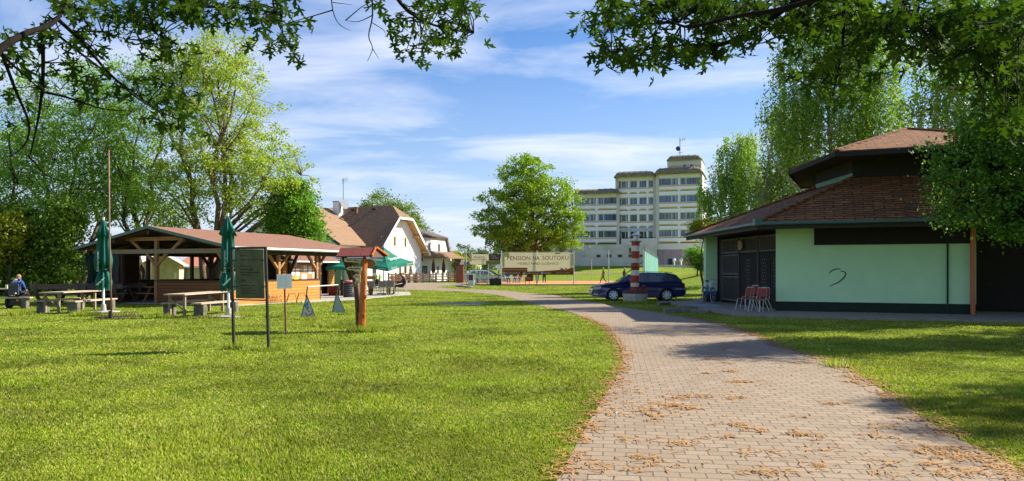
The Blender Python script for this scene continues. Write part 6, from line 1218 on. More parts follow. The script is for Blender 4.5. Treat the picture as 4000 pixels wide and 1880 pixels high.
# bins and boxes near the kiosk
q = G(1364, 1163); t = root('litter_bin', 'black barrel-shaped litter bin with a pale red lid', 'bin', tuple(q)); mb = MB(); mb.lathe(q, [(.30, 0), (.34, .1), (.35, .5), (.30, .84), (.30, .86)], 20); mb.build('barrel', mat('black_plastic', (.035, .037, .042), (.06, .06, .065), 4, .4, .2), t, smooth=True)
for z in (.2, .32, .44, .56, .68): mb = MB(); mb.lathe(q + Vector((0, 0, z)), [(.352, 0), (.372, .02), (.352, .04)], 20); mb.build('hoop', mat('hoop_grey', (.12, .125, .14)), t)
mb = MB(); mb.lathe(q + Vector((0, 0, .86)), [(.36, 0), (.37, .05), (.30, .11), (.1, .13)], 20); mb.build('lid', mat('lid_pink', (.62, .25, .24), (.5, .18, .18), 9, .6, .4), t, smooth=True)
q = G(1344, 1158); t = root('ashtray_cabinet', 'dark upright cabinet bin with a pale sticker behind the barrel bin', 'bin', tuple(q)); mb = MB(); mb.box(q.x - .22, q.x + .22, q.y, q.y + .4, .0, .98); mb.build('body', mat('dark_navy_metal', (.02, .022, .03)), t, bevel=.03); mb = MB(); mb.box(q.x - .05, q.x + .07, q.y - .008, q.y - .002, .78, .93); mb.build('sticker', mat('cream_plate', (.7, .6, .4)), t)
q = G(1303, 1158); t = root('red_crate', 'dark red box standing at the right end of the kiosk wall', 'box', tuple(q)); mb = MB(); mb.box(q.x - .30, q.x + .25, q.y, q.y + .4, .05, .60); mb.build('box', mat('dark_red', (.22, .02, .015), (.15, .015, .01)), t, bevel=.02)
def backshed():
    Y = 56; t = root('green_gate_shed', 'white shed with a dull green sheet-metal door behind the second green parasol', 'shed', (ax(1330, Y), Y, 0)); mb = MB(); mb.box(ax(1300, Y), ax(1425, Y), Y, Y + 3, 0, 2.35); mb.build('wall', render_s, t); mb = MB(); mb.box(ax(1306, Y), ax(1345, Y), Y - .06, Y, .05, 1.75); mb.build('door', green_door, t); mb = MB(); mb.prism([(ax(1295, Y), Y - .3, 2.36), (ax(1430, Y), Y - .3, 2.36), (ax(1430, Y), Y + 3.2, 2.9), (ax(1295, Y), Y + 3.2, 2.9)], (0, 0, .08)); mb.build('roof', dkroof, t)
    mb = MB()
    for x, m in ((1310, 0), (1322, 0)): mb.box(ax(x, Y), ax(x + 9, Y), Y - .2, Y - .08, 1.62, 1.95)
    mb.build('wall_box', mat('box_yellow', (.6, .55, .2), (.7, .7, .65)), t)
    for k, (x, Y2) in enumerate(((1450, 60), (1463, 61.5))):
        t = root('waste_container', ('nearer' if k == 0 else 'farther') + ' lime green wheeled waste container behind the signpost trunk', 'waste container', (ax(x, Y2), Y2, 0), 'green waste containers'); mb = MB(); x_ = ax(x, Y2); mb.prism([(x_ - .4, Y2, .15), (x_ + .4, Y2, .15), (x_ + .5, Y2, 1.05), (x_ - .5, Y2, 1.05)], (0, .8, 0)); mb.build('body', mat('lime_plastic', (.30, .42, .20), (.26, .37, .17)), t); mb = MB(); mb.prism([(x_ - .52, Y2 - .03, 1.06), (x_ + .52, Y2 - .03, 1.06), (x_ + .4, Y2 - .03, 1.25), (x_ - .4, Y2 - .03, 1.25)], (0, .86, 0)); mb.build('lid', mat('lime_lid', (.45, .6, .42)), t)
        for s in (-.35, .35): mb = MB(); mb.tube([(x_ + s, Y2 + .1, .09), (x_ + s, Y2 + .16, .09)], .09, 8); mb.build('wheel', black, t)
backshed()
# ---------------------------------------------------------------- wooden rail fence, barrels, folded parasols
def railfence():
    a, b = Vector((ax(1518, 84), 84, 0)), Vector((ax(1800, 92), 92, 0)); t = root('rail_fence', 'brown wooden rail fence with round posts in front of the white house', 'fence', tuple((a + b) / 2)); m = mat('fence_brown', (.17, .085, .045), (.10, .05, .03), 3, .8, .3); n = 11
    for k in range(n + 1): p = a.lerp(b, k / n); mb = MB(); mb.tube([p, p + Vector((0, 0, 1.22))], .11, 8); mb.build('post', m, t)
    for z in (.35, .68, 1.0): mb = MB(); mb.bar(a + Vector((0, -.1, z)), b + Vector((0, -.1, z)), .05, .14); mb.build('rail', m, t)
    for k, x in enumerate((1530, 1560, 1592, 1625)):
        Y = 86.5 + k * .8; q = Vector((ax(x, Y), Y, 0)); t = root('wooden_barrel', ('first', 'second', 'third', 'fourth')[k] + ' barrel from the left behind the wooden rail fence', 'barrel', tuple(q), 'barrels behind the rail fence'); mb = MB(); mb.lathe(q, [(.3, 0), (.38, .3), (.4, .5), (.38, .7), (.3, .95)], 14); mb.build('staves', mat('barrel_oak', (.30, .17, .09), (.2, .11, .06), 3, .7, .2, stretch=(8, 1, 1)), t, smooth=True)
        for z in (.18, .72): mb = MB(); mb.lathe(q + Vector((0, 0, z)), [(.37, 0), (.40, .03), (.37, .06)], 14); mb.build('hoop', darkm, t)
    for k, (x, Y) in enumerate(((1693, 95), (1733, 97))):
        q = Vector((ax(x, Y), Y, 0)); t = root('folded_parasol', ('left' if k == 0 else 'right') + ' folded brown parasol before the white annex', 'parasol', tuple(q), 'folded brown parasols by the annex'); mb = MB(); mb.lathe(q + Vector((0, 0, 1.1)), [(.16, 0), (.26, .3), (.2, 1.1), (.04, 1.8)], 10); mb.build('canopy', mat('brown_canvas', (.15, .06, .04)), t, smooth=True); mb = MB(); mb.tube([q, q + Vector((0, 0, 2.95))], .035, 6); mb.build('pole', wood_d, t)
    Y = 88; q = Vector((ax(1796, Y), Y, 0)); t = root('wooden_cabinet', 'upright brown wooden cabinet at the right end of the rail fence', 'cabinet', tuple(q)); mb = MB(); mb.box(q.x - .45, q.x + .45, Y, Y + .6, 0, 2.0); mb.build('body', mat('cabinet_brown', (.28, .10, .05), (.2, .07, .04)), t); mb = MB(); mb.box(q.x - .52, q.x + .52, Y - .06, Y + .7, 2.0, 2.1); mb.build('top', darkm, t)
railfence()
for k, (x, y, r) in enumerate(((1795, 1121, .3), (1808, 1122, .38), (1832, 1124, .28))):
    q = G(x, y); t = root('kerb_stone', ('left', 'middle', 'right')[k] + ' dark stone at the tip of the grass strip by the paved yard', 'stone', tuple(q), 'stones at the end of the grass strip'); mb = MB(); mb.sphere(q + Vector((0, 0, .04)), (r * 1.3, r, r * .5), 8, 5); mb.build('stone', concd, t)
# ---------------------------------------------------------------- court fence, banners
def court():
    Y = 73.6; steel = mat('steel_post', (.50, .53, .52), (.4, .43, .42), 4, .5, .1, me=.3); t = root('court_fence', 'tall steel-post court fence with thin wires along the near side of the clay court', 'fence', (ax(2150, Y), Y, 0)); xs_ = [1821, 1958.5, 2097, 2241, 2377, 2513]
    for x in xs_: mb = MB(); mb.tube([(ax(x, Y), Y, -.1), (ax(x, Y), Y, 3.45 if x < 2500 else 3.75)], .055, 8); mb.build('post', steel, t)
    mb = MB(); fine = [.25, 3.3]
    for z in fine: mb.tube([(ax(1821, Y), Y, z), (ax(2513, Y), Y, z)], .010, 4)
    mb.build('wires', steel, t); mb = MB(); mb.box(ax(1800, Y), ax(2560, Y), Y - .15, Y + .15, -.1, .10); mb.build('kerb', concd, t)
    for p, q_ in (((1823, 1030), (1909, 1113)),): mb = MB(); mb.tube([W(*p, Y), W(*q_, Y)], .045, 6); mb.build('brace', mat('green_steel', (.08, .22, .16)), t)
    mb = MB()
    for x in (1858, 1875): mb.tube([(ax(x, Y + .3), Y + .3, 0), (ax(x, Y + .3), Y + .3, 2.9)], .04, 6)
    for z in (.15, 1.3, 2.9): mb.tube([(ax(1858, Y + .3), Y + .3, z), (ax(1875, Y + .3), Y + .3, z)], .035, 6)
    mb.build('gate_frame', steel, t); mb = MB(); mb.tube([(ax(1908, Y + .1), Y + .1, 0), (ax(1908, Y + .1), Y + .1, 3.0)], .04, 6); mb.build('post', steel, t)
    # long banner
    def tarp(name, label, x0, x1, y0, y1, Yb, build):
        o = W(x0, y1, Yb); t = root(name, label, 'banner', tuple(o)); wd = (x1 - x0) / F * Yb; h = (y1 - y0) / F * Yb
        def R_(u0, u1, v0, v1, m, nm='print', d=.0): mb = MB(); mb.ob(o + Vector((wd * u0, -d - .006, h * v0)), (wd * (u1 - u0), 0, 0), (0, .005, 0), (0, 0, h * (v1 - v0))); return mb.build(nm, m, t)
        def T_(s, u0, u1, v0, v1, m, d=.016): return text(s, 'lettering', m, t, o + Vector((wd * u0, -d, h * v0)), (1, 0, 0), (0, 0, 1), width=wd * (u1 - u0), height=h * (v1 - v0), ext=.002, off=.0)
        build(R_, T_, t, o, wd, h)
    bg_ = leafmat('banner_beige', (.88, .83, .72), (.82, .76, .63), .5, .8, (1, .98, .92)); bn = leafmat('banner_brown', (.30, .08, .035), (.22, .06, .03), .4, .8, (1, .9, .8)); br = mat('banner_ink', (.09, .028, .012), (.14, .06, .03), 2, .7, 0); wt = mat('banner_white', (.70, .62, .5), ro=.7, bump=0); yg = mat('banner_yellow_green', (.42, .40, .10), (.5, .42, .2), 2, .7, 0)
    def long_b(R_, T_, t, o, wd, h):
        R_(0, 1, 0, 1, bg_, 'sheet'); R_(0, .035, .35, 1, yg, 'print', .006); R_(.035, .10, .8, .99, yg, 'print', .006); R_(.97, 1, .4, .95, yg, 'print', .006); R_(.74, .82, .93, .99, yg, 'print', .006)
        R_(0, 1, 0, .15, bn, 'print', .006); R_(0, .355, .15, .32, leafmat('banner_orange_brown', (.46, .14, .04), (.38, .11, .035), .4, .8, (1, .9, .8)), 'print', .006)
        mb = MB(); mb.prism([o + Vector((wd * u, -.017, h * v)) for u, v in ((.36, .15), (1, .15), (1, .34), (.92, .26), (.72, .20), (.5, .155))], (0, .004, 0)); mb.build('print', leafmat('banner_orange_brown', (.46, .14, .04), (.38, .11, .035), .4, .8, (1, .9, .8)), t)
        T_('PENSION', .075, .395, .655, .84, br); T_('NA', .43, .525, .665, .84, br); T_('SOUTOKU', .565, .93, .67, .855, br); T_('-VESELÍ NAD LUŽNICÍ-', .20, .80, .455, .58, br)
        T_('www.pensionnasoutoku.cz', .015, .345, .20, .27, wt); T_('RESTAURACE', .06, .25, .04, .12, wt); T_('UBYTOVÁNÍ', .34, .51, .04, .12, wt); T_('ŠPORT'.replace('Š', 'S'), .59, .69, .04, .12, wt); T_('Pension na Soutoku', .76, .96, .07, .12, wt)
        for u, v, m in ((.03, .08, mat('icon_grey', (.4, .42, .5))), (.31, .08, mat('icon_grey', (.4, .42, .5))), (.56, .08, mat('icon_grey', (.4, .42, .5))), (.835, .25, mat('icon_blue', (.06, .06, .28), (.06, .06, .28))), (.895, .25, mat('icon_red', (.5, .08, .12), (.6, .3, .1), 6))):
            mb = MB(); c = o + Vector((wd * u, -.02, h * v)); mb.tube([c, c - Vector((0, .004, 0))], h * .062, 14); mb.build('icon', m, t)
        T_('f', .829, .842, .21, .29, wt, .028); mb = MB(); c = o + Vector((wd * .895, -.027, h * .25)); rr = h * .028
        for k in range(12): a0, a1 = k * math.pi / 6, (k + 1) * math.pi / 6; mb.bar(c + Vector((math.cos(a0) * rr, 0, math.sin(a0) * rr)), c + Vector((math.cos(a1) * rr, 0, math.sin(a1) * rr)), .015)
        mb.build('icon_ring', wt, t)
    tarp('long_banner', 'long beige and brown banner reading PENSION NA SOUTOKU hung on the court fence', 1961, 2240, 987, 1074, Y - .1, long_b)
    def small_b(R_, T_, t, o, wd, h):
        R_(0, 1, 0, 1, bg_, 'sheet'); R_(.62, 1, .38, 1, mat('banner_dark', (.07, .035, .03), (.10, .05, .04)), 'print', .006); R_(.52, 1, .0, .37, mat('banner_olive', (.26, .27, .10), (.2, .2, .08)), 'print', .006); R_(0, .06, .3, 1, yg, 'print', .006)
        T_('PENSION', .14, .5, .60, .78, br); T_('NA SOUTOKU', .08, .56, .40, .56, br); T_('TENIS', .70, .85, .76, .88, wt); T_('NOHEJBAL', .70, .96, .55, .68, wt); T_('1 HOD. / 100 Kč', .56, .97, .1, .27, br)
    tarp('small_banner', 'smaller beige banner with dark price panel left of the long banner', 1835, 1955, 993, 1034, Y - .1, small_b)
    # far side: back fence posts, net
    t = root('back_fence', 'thin pale posts and a rail behind the court', 'fence', (ax(2250, 101), 101, 0))
    for x in (2020, 2055, 2219, 2311, 2378): Yp = 100; mb = MB(); mb.tube([(ax(x, Yp), Yp, 0), (ax(x, Yp), Yp, 2.9 if x > 2200 else 2.2)], .05, 6); mb.build('post', steel, t)
    t = root('court_net', 'low court net with a white top tape across the clay court', 'net', (ax(2340, 86), 86, 0)); 
    for x in (2250, 2440): mb = MB(); mb.tube([(ax(x, 86), 86, 0), (ax(x, 86), 86, 1.15)], .04, 6); mb.build('net_post', steel, t)
    mb = MB(); mb.box(ax(2120, 86), ax(2440, 86), 85.98, 86.02, 1.07, 1.15); mb.build('top_tape', whitep, t)
    mb = MB()
    for k in range(60): x = ax(2120, 86) + (ax(2440, 86) - ax(2120, 86)) * k / 59; mb.bar((x, 86, .05), (x, 86, 1.07), .008)
    mb.build('netting', darkm, t)
    # green windscreen
    t = root('green_windscreen', 'translucent green windscreen fence receding along the right side of the court', 'windscreen', (ax(2540, 92), 92, 0)); p0, p1 = Vector((ax(2516, 79), 79, 0)), Vector((ax(2569, 110), 110, 0)); gn = leafmat('windscreen_green', (.06, .27, .21), (.22, .48, .40), .35, .8, (1, 1, 1)); mb = MB(); n = 40
    for i in range(n + 1):
        p = p0.lerp(p1, i / n); of = .12 * math.sin(i * 1.3); zt = 3.55 - .45 * i / n; mb.v += [p + Vector((of, 0, .35)), p + Vector((of * .5, 0, zt))]
    for i in range(n): mb.f.append((2 * i, 2 * i + 2, 2 * i + 3, 2 * i + 1)); mb.m.append(0)
    mb.build('netting', gn, t)
    for k in range(9): p = p0.lerp(p1, k / 8); mb = MB(); mb.tube([p, p + Vector((0, 0, 4.0 - .55 * k / 8))], .06, 6); mb.build('post', steel if k else darkm, t)
    mb = MB(); mb.tube([W(2513, 1022, 79), W(2440, 1072, 79)], .05, 5); mb.build('stay', darkm, t)
    # things by the court
    def boxy(nm, lab, cat, x0, x1, y0, y1, Yb, dep, parts):
        a, b = W(x0, y1, Yb), W(x1, y0, Yb); t = root(nm, lab, cat, ((a.x + b.x) / 2, Yb, 0))
        for pn, u0, u1, v0, v1, d0, d1, m in parts: mb = MB(); mb.box(a.x + (b.x - a.x) * u0, a.x + (b.x - a.x) * u1, Yb + d0, Yb + d1 * dep, (b.z) * v0, (b.z) * v1); mb.build(pn, m, t)
        return t
    boxy('white_cabinet', 'white upright cabinet with a brown panel behind the first fence post', 'cabinet', 1828, 1851, 1070, 1114, 72.4, .7, [('body', 0, 1, 0, 1, 0, 1, whitep), ('panel', .1, .85, .45, .92, -.03, -.01, mat('panel_brown', (.14, .06, .04)))])
    boxy('black_chest', 'low black chest leaning at the second fence post', 'chest', 1912, 1957, 1089, 1115, 72.6, .6, [('body', 0, 1, 0, .9, 0, 1, black), ('lid', -.02, 1.02, .905, 1, -.03, 1.05, darkm)])
    t = boxy('backboard', 'white basketball backboard on a blue frame behind the small banner', 'backboard', 1941, 1957, 1034, 1058, 78, .1, [('board', 0, 1, .72, 1.0, 0, 1, whitep), ('frame', .3, .6, 0, .719, 0, 1, cl('frame_blue', (.1, .2, .35)))])
    for k, (x, w_) in enumerate(((1985, 30), (2012, 24))):
        Yb = 81 + k; a = ax(x - w_ / 2, Yb); b = ax(x + w_ / 2, Yb); t = root('white_table', ('left' if k == 0 else 'right') + ' white folding table under the left end of the long banner', 'table', ((a + b) / 2, Yb, 0), 'white tables behind the banner'); mb = MB(); mb.box(a, b, Yb - .3, Yb + .4, .70, .76); mb.build('table_top', whitep, t)
        for xx in (a + .05, b - .1):
            for s in (-.25, .3): mb = MB(); mb.bar((xx, Yb + s, 0), (xx + .08, Yb + s, .7), .05); mb.build('leg', whitep, t)
    for k, (x, Yb, c, lab) in enumerate(((1984, 82.6, blu, 'person in a bright blue top sitting at the left white table under the banner'), (2012, 83.6, dgrey, 'person in dark clothes sitting at the right white table under the banner'), (2034, 84, cl('cloth_red2', (.4, .06, .05)), 'person in red sitting right of the white tables under the banner'))):
        person(lab, sitJ(.45, 0, .25), (ax(x, Yb), Yb, 0), R(10 - 20 * k), c, cl('jeans', (.06, .10, .22)), blk, brn)
        s = root('white_chair', ('left', 'middle', 'right')[k] + ' white chair carrying a person behind the banner', 'chair', (ax(x, Yb), Yb + .05, 0), 'white chairs behind the banner'); xx = ax(x, Yb)
        mb = MB(); mb.box(xx - .22, xx + .22, Yb - .15, Yb + .28, .43, .47); mb.build('seat', whitep, s); mb = MB(); mb.box(xx - .22, xx + .22, Yb + .28, Yb + .32, .43, .88); mb.build('backrest', whitep, s)
        for dx in (-.2, .2):
            for dy in (-.12, .28): mb = MB(); mb.bar((xx + dx, Yb + dy, 0), (xx + dx, Yb + dy, .43), .035); mb.build('leg', whitep, s)
    Yb = 75.5; a, b = ax(2050, Yb), ax(2072, Yb); t = root('rusty_grill', 'rust-red stool-like grill standing at the court edge under the banner', 'grill', ((a + b) / 2, Yb, 0)); rm = mat('grill_rust', (.28, .07, .03), (.15, .05, .03)); mb = MB(); mb.box(a, b, Yb - .2, Yb + .3, .5, .78); mb.build('tray', rm, t, bevel=.04)
    for xx in (a + .06, b - .1):
        for s in (-.15, .25): mb = MB(); mb.tube([(xx, Yb + s, 0), (xx, Yb + s, .5)], .03, 6); mb.build('leg', rm, t)
court()
# ---------------------------------------------------------------- cars
def make_car(paint, label, group=None):
    t = root('parked_car', label, 'car', (0, 0, 0), group); trim = mat('car_trim', (.015, .015, .017), ro=.6, bump=0); glass = glassmat('car_glass', (.10, .12, .13), (.05, .06, .07), .03); W2 = .87
    low = [(.03, .25), (.0, .40), (.02, .52), (.07, .62), (.22, .72), (.60, .82), (1.28, .925), (2.4, .945), (3.6, .95), (4.5, .95), (4.62, .90), (4.68, .72), (4.74, .60), (4.74, .38), (4.66, .25), (4.10, .20)]
    def arch(cx): return [(cx + .36 * math.cos(a), .30 + .36 * math.sin(a)) for a in [R(x) for x in range(-15, 196, 15)]]
    outline = low + arch(3.76) + [(3.35, .18), (1.5, .18)] + arch(1.08) + [(.65, .20)]
    n = len(outline); mb = MB(); ys = [(-W2 + .03, .965), (-W2, 1), (W2, 1), (W2 - .03, .965)]
    ys = [(-W2 + .10, -.03), (-W2 + .02, -.005), (-W2, .0), (W2, .0), (W2 - .02, -.005), (W2 - .10, -.03)]
    cxx, czz = 2.37, .55
    for y, ins in ys:
        for x, z in outline:
            k = 1 + ins * (1.0 if z > .6 else .35); px_ = cxx + (x - cxx) * (1 + ins * .45); 
            bow = .10 * (abs(x - cxx) / cxx) ** 6
            mb.v.append(Vector((px_, y * (1 - bow * .9), z * (1 + ins * (1.2 if z > .6 else 0)))))
    for j in range(len(ys) - 1):
        for i in range(n): a = j * n + i; b = j * n + (i + 1) % n; mb.f.append((a, b, b + n, a + n)); mb.m.append(0)
    mb.f.append(tuple(range(n))[::-1]); mb.m.append(0); mb.f.append(tuple((len(ys) - 1) * n + i for i in range(n))); mb.m.append(0)
    body = mb.build('body', paint, t, smooth=False)
    body.modifiers.new('b', 'BEVEL').width = .025; body.modifiers['b'].segments = 3; body.modifiers['b'].angle_limit = R(30)
    # greenhouse
    gb = [(1.30, .93), (2.05, 1.32), (2.35, 1.40), (2.9, 1.435), (3.9, 1.41), (4.22, 1.34), (4.60, .94)]
    mb = MB(); m_ = len(gb)
    def hw(z): return .80 - .17 * (z - .93) / .5
    for s in (-1, 1):
        for x, z in gb: mb.v.append(Vector((x, s * hw(z), z)))
    for i in range(m_ - 1): mb.f.append((i, i + 1, i + 1 + m_, i + m_)); mb.m.append(0)
    mb.f.append(tuple(range(m_))[::-1]); mb.m.append(0); mb.f.append(tuple(range(m_, 2 * m_))); mb.m.append(0); cab = mb.build('cabin', paint, t); cab.modifiers.new('b', 'BEVEL').width = .04; cab.modifiers['b'].segments = 3
    def pane(pts, nm, s):
        mb = MB(); P_ = [Vector((x, s * (hw(z) + .006), z)) for x, z in pts]; mb.prism(P_, (0, s * .006, 0)); return mb.build(nm, glass, t)
    for s in (-1, 1):
        pane([(1.72, .98), (1.80, 1.06), (2.16, 1.30), (2.66, 1.34), (2.68, .98)], 'side_window', s); pane([(2.76, .98), (2.75, 1.345), (3.36, 1.335), (3.60, .99)], 'side_window', s); pane([(3.74, 1.0), (3.52, 1.33), (4.05, 1.31), (4.26, 1.02)], 'side_window', s)
        mb = MB(); mb.bar((3.30, s * (hw(1.15) + .016), .99), (3.30, s * (hw(1.3) + .018), 1.335), .05, .01, up=(0, 1, 0)); mb.build('window_divider', trim, t)
        mb = MB(); mb.tube([(2.3, s * .55, 1.43), (2.5, s * .55, 1.47), (3.9, s * .55, 1.455), (4.1, s * .55, 1.41)], .014, 6); mb.build('roof_rail', trim, t)
        mb = MB(); mb.box(1.66, 1.84, s * .86, s * 1.02, .96, 1.09) if s > 0 else mb.box(1.66, 1.84, -1.02, -.86, .96, 1.09); mb.build('mirror', paint, t, bevel=.03)
        for x0, x1 in ((1.48, 3.32),): mb = MB(); mb.bar((x0, s * (W2 + .005), .50), (x1, s * (W2 + .005), .51), .03, .05); mb.build('side_moulding', trim, t)
        mb = MB(); mb.bar((4.2, s * (W2 * .985), .60), (4.75, s * (W2 * .93), .60), .05, .045); mb.build('bumper_strip', mat('chrome_strip', (.35, .38, .45)), t)
        for x in (2.71, 3.66, 1.60): mb = MB(); mb.bar((x, s * (W2 + .002), .25), (x, s * (W2 + .002), .93), .008, .006, up=(0, 1, 0)); mb.build('door_gap', trim, t)
        for x in (2.50, 3.45): mb = MB(); mb.bar((x, s * (W2 + .015), .80), (x + .16, s * (W2 + .015), .80), .02, .03); mb.build('door_handle', paint, t)
        mb = MB(); mb.prism([(.10, s * .80, .58), (.14, s * .80, .68), (.48, s * .845, .73), (.42, s * .84, .60)], (-.02, s * .035, 0)); mb.build('headlight', mat('lamp_glass', (.6, .65, .68), (.35, .4, .42), 20, .15, 0), t)
        mb = MB(); mb.prism([(4.46, s * .83, .92), (4.64, s * .75, .90), (4.70, s * .74, .74), (4.56, s * .83, .76)], (.02, s * .04, 0)); mb.build('tail_light', mat('tail_red', (.35, .01, .01), (.2, .008, .008), 20, .15, 0), t)
        mb = MB(); mb.box(.08, .30, min(s * .70, s * .80), max(s * .70, s * .80), .30, .37); mb.build('fog_light', mat('lamp_glass', (.6, .65, .68)), t)
    mb = MB(); a, b = gb[0], gb[1]; mb.prism([(a[0] + .10, -.72, a[1] + .06), (a[0] + .10, .72, a[1] + .06), (b[0] - .04, .62, b[1] - .005), (b[0] - .04, -.62, b[1] - .005)], (-.02, 0, .02)); mb.build('windscreen', glass, t)
    mb = MB(); a, b = gb[6], gb[5]; mb.prism([(a[0] - .04, -.68, a[1] + .05), (a[0] - .04, .68, a[1] + .05), (b[0] + .03, .60, b[1] - .03), (b[0] + .03, -.60, b[1] - .03)], (.02, 0, .01)); mb.build('rear_window', glass, t)
    mb = MB(); mb.box(-.012, .02, -.26, .26, .36, .47); mb.build('number_plate', whitep, t)
    for cx in (1.08, 3.76):
        for s in (-1, 1):
            c = Vector((cx, s * (W2 - .10), .30)); mb = MB(); o = Vector((0, .09, 0)); mb.tube([c - o, c - o * .8, c + o * .8, c + o], [.27, .305, .305, .27], 28); wh = mb.build('wheel', mat('tyre', (.035, .035, .035)), t, smooth=False)
            al = mat('alloy', (.78, .82, .82), (.68, .72, .72), 8, .4, 0, me=.0); f = c + Vector((0, s * .094, 0)); mb = MB(); mb.tube([f - Vector((0, s * .03, 0)), f - Vector((0, s * .028, 0))], .215, 24); mb.build('rim_well', trim, wh)
            mb = MB(); ring = 26
            for k in range(ring): a0, a1 = 2 * math.pi * k / ring, 2 * math.pi * (k + 1) / ring; mb.bar(f + Vector((math.cos(a0) * .20, 0, math.sin(a0) * .20)), f + Vector((math.cos(a1) * .20, 0, math.sin(a1) * .20)), .02, .035, up=(0, 1, 0))
            for k in range(7): a = 2 * math.pi * k / 7; v = Vector((math.cos(a), 0, math.sin(a))); mb.bar(f + v * .03, f + v * .2, .075, .016, up=(0, 1, 0))
            mb.tube([f - Vector((0, .012, 0)), f + Vector((0, .012, 0))], .06, 12); mb.build('rim', al, wh)
    mb = MB(); mb.box(.55, 4.3, -.66, .66, .15, .74); mb.build('underbody', trim, t); return t
def paintm(name, c, c2):
    m = mat(name, c, c2, 2, .28, 0, coat=1.0, spec=.5); return m
Yc = 38.2; car = make_car(paintm('navy_paint', (.014, .020, .13), (.011, .016, .105)), 'dark blue estate car parked on the grass behind the striped column'); car.location = (ax(2250 + 215 * .289, 37.4), Yc, 0); car.rotation_euler = (0, 0, 0)
def recolour(src, pm, label, loc, rz, sc):
    c = copy_tree(src)
    for ch in c.children:
        if ch.name.split('.')[0] in ('body', 'cabin', 'mirror', 'door_handle'): ch.data = ch.data.copy(); ch.data.materials[0] = pm
    c.location = loc; c.rotation_euler = (0, 0, rz); c['label'] = label; c.scale = sc; return c
recolour(car, paintm('silver_paint', (.40, .46, .46), (.36, .42, .42)), 'silver-grey car parked behind the small banner and fence brace', (ax(1966, 78), 81, 0), R(195), (.9, 1, 1.05)); recolour(car, paintm('dark_paint', (.03, .04, .06), (.025, .03, .05)), 'dark car parked behind the silver car', (ax(1975, 84), 87, 0), R(198), (.95, 1, 1.1))
# ---------------------------------------------------------------- striped chimney column on a well ring
def column():
    c = Vector((ax(2481, 35.9), 35.9, 0)); t = root('striped_chimney', 'red and white striped round chimney with metal cowl on an old concrete well ring', 'chimney', tuple(c))
    wr_ = mat('well_concrete', (.56, .53, .46), (.32, .29, .24), 2.5, .95, .6); mb = MB(); mb.lathe(c, [(.56, -.05), (.585, .25), (.59, .29), (.60, .31), (.60, .42), (.59, .43)], 32); mb.build('well_ring', wr_, t)
    mb = MB(); mb.lathe(c + Vector((0, 0, .43)), [(.60, 0), (.61, .03), (.59, .12), (.50, .15), (.2, .155)], 32)
    mb.build('well_cover', mat('burnt_brick', (.16, .055, .04), (.08, .05, .04), 7, .95, .9), t)
    rd = mat('brick_red_paint', (.46, .065, .03), (.30, .045, .025), 5, .8, .4); rd2 = mat('dark_red_paint', (.20, .035, .02), (.15, .03, .02), 5, .8, .4); wh = mat('chalk_white_paint', (.80, .79, .75), (.62, .48, .30), 4, .85, .4); oc = mat('stained_white_paint', (.60, .46, .28), (.62, .58, .52), 5, .85, .4)
    H0 = .585; seq = [(rd, .17), (wh, .19), (rd, .19), (rd, .16), (wh, .26), (rd2, .18), (rd, .17), (oc, .22), (rd, .18), (rd, .16), (wh, .27), (rd, .18)]; tot = sum(h for _, h in seq); z = H0; sc = 2.33 / tot; i = 0
    for m, h in seq: h *= sc; r = .205 - .010 * (z - H0) / 2.3; mb = MB(); mb.lathe(c + Vector((-.03 + .02 * z, 0, z)), [(r - .008, 0), (r, .012), (r, h - .016), (r - .008, h - .004)], 24); mb.build('band', m, t, smooth=False); z += h
    cc = c + Vector((.03, 0, z)); mb = MB(); mb.lathe(cc, [(.25, 0), (.30, .015), (.30, .05), (.26, .06)], 24); mb.build('collar', mat('collar_grey', (.25, .2, .18), (.35, .28, .24)), t); mb = MB(); mb.lathe(cc + Vector((0, 0, .06)), [(.13, 0), (.13, .22)], 16)
    mb.build('flue', galv, t)
    for k in range(4): a = k * 1.57 + .4; mb = MB(); mb.bar(cc + Vector((math.cos(a) * .12, math.sin(a) * .12, .2)), cc + Vector((math.cos(a) * .15, math.sin(a) * .15, .32)), .015); mb.build('cowl_stay', galv, t)
    mb = MB(); mb.lathe(cc + Vector((0, 0, .31)), [(.26, 0), (.265, .01), (.02, .16)], 24); mb.build('cowl', mat('cowl_metal', (.55, .57, .58), (.48, .5, .5), 6, .4, 0, me=.5), t)
    for k, (dx, dy, dz) in enumerate(((.36, -.1, .585), (.42, .02, .585), (.38, -.04, .66), (.39, 0, .735))): mb = MB(); mb.box(c.x + dx - .1, c.x + dx + .12, c.y + dy - .06, c.y + dy + .06, dz, dz + .07); s = root('loose_brick', ('lowest front', 'lowest rear', 'second', 'topmost')[k] + ' loose brick of the pile on the well ring beside the striped chimney', 'brick', (c.x + dx, c.y + dy, dz), 'loose bricks on the well ring'); mb.build('brick', rd2, s)
column()
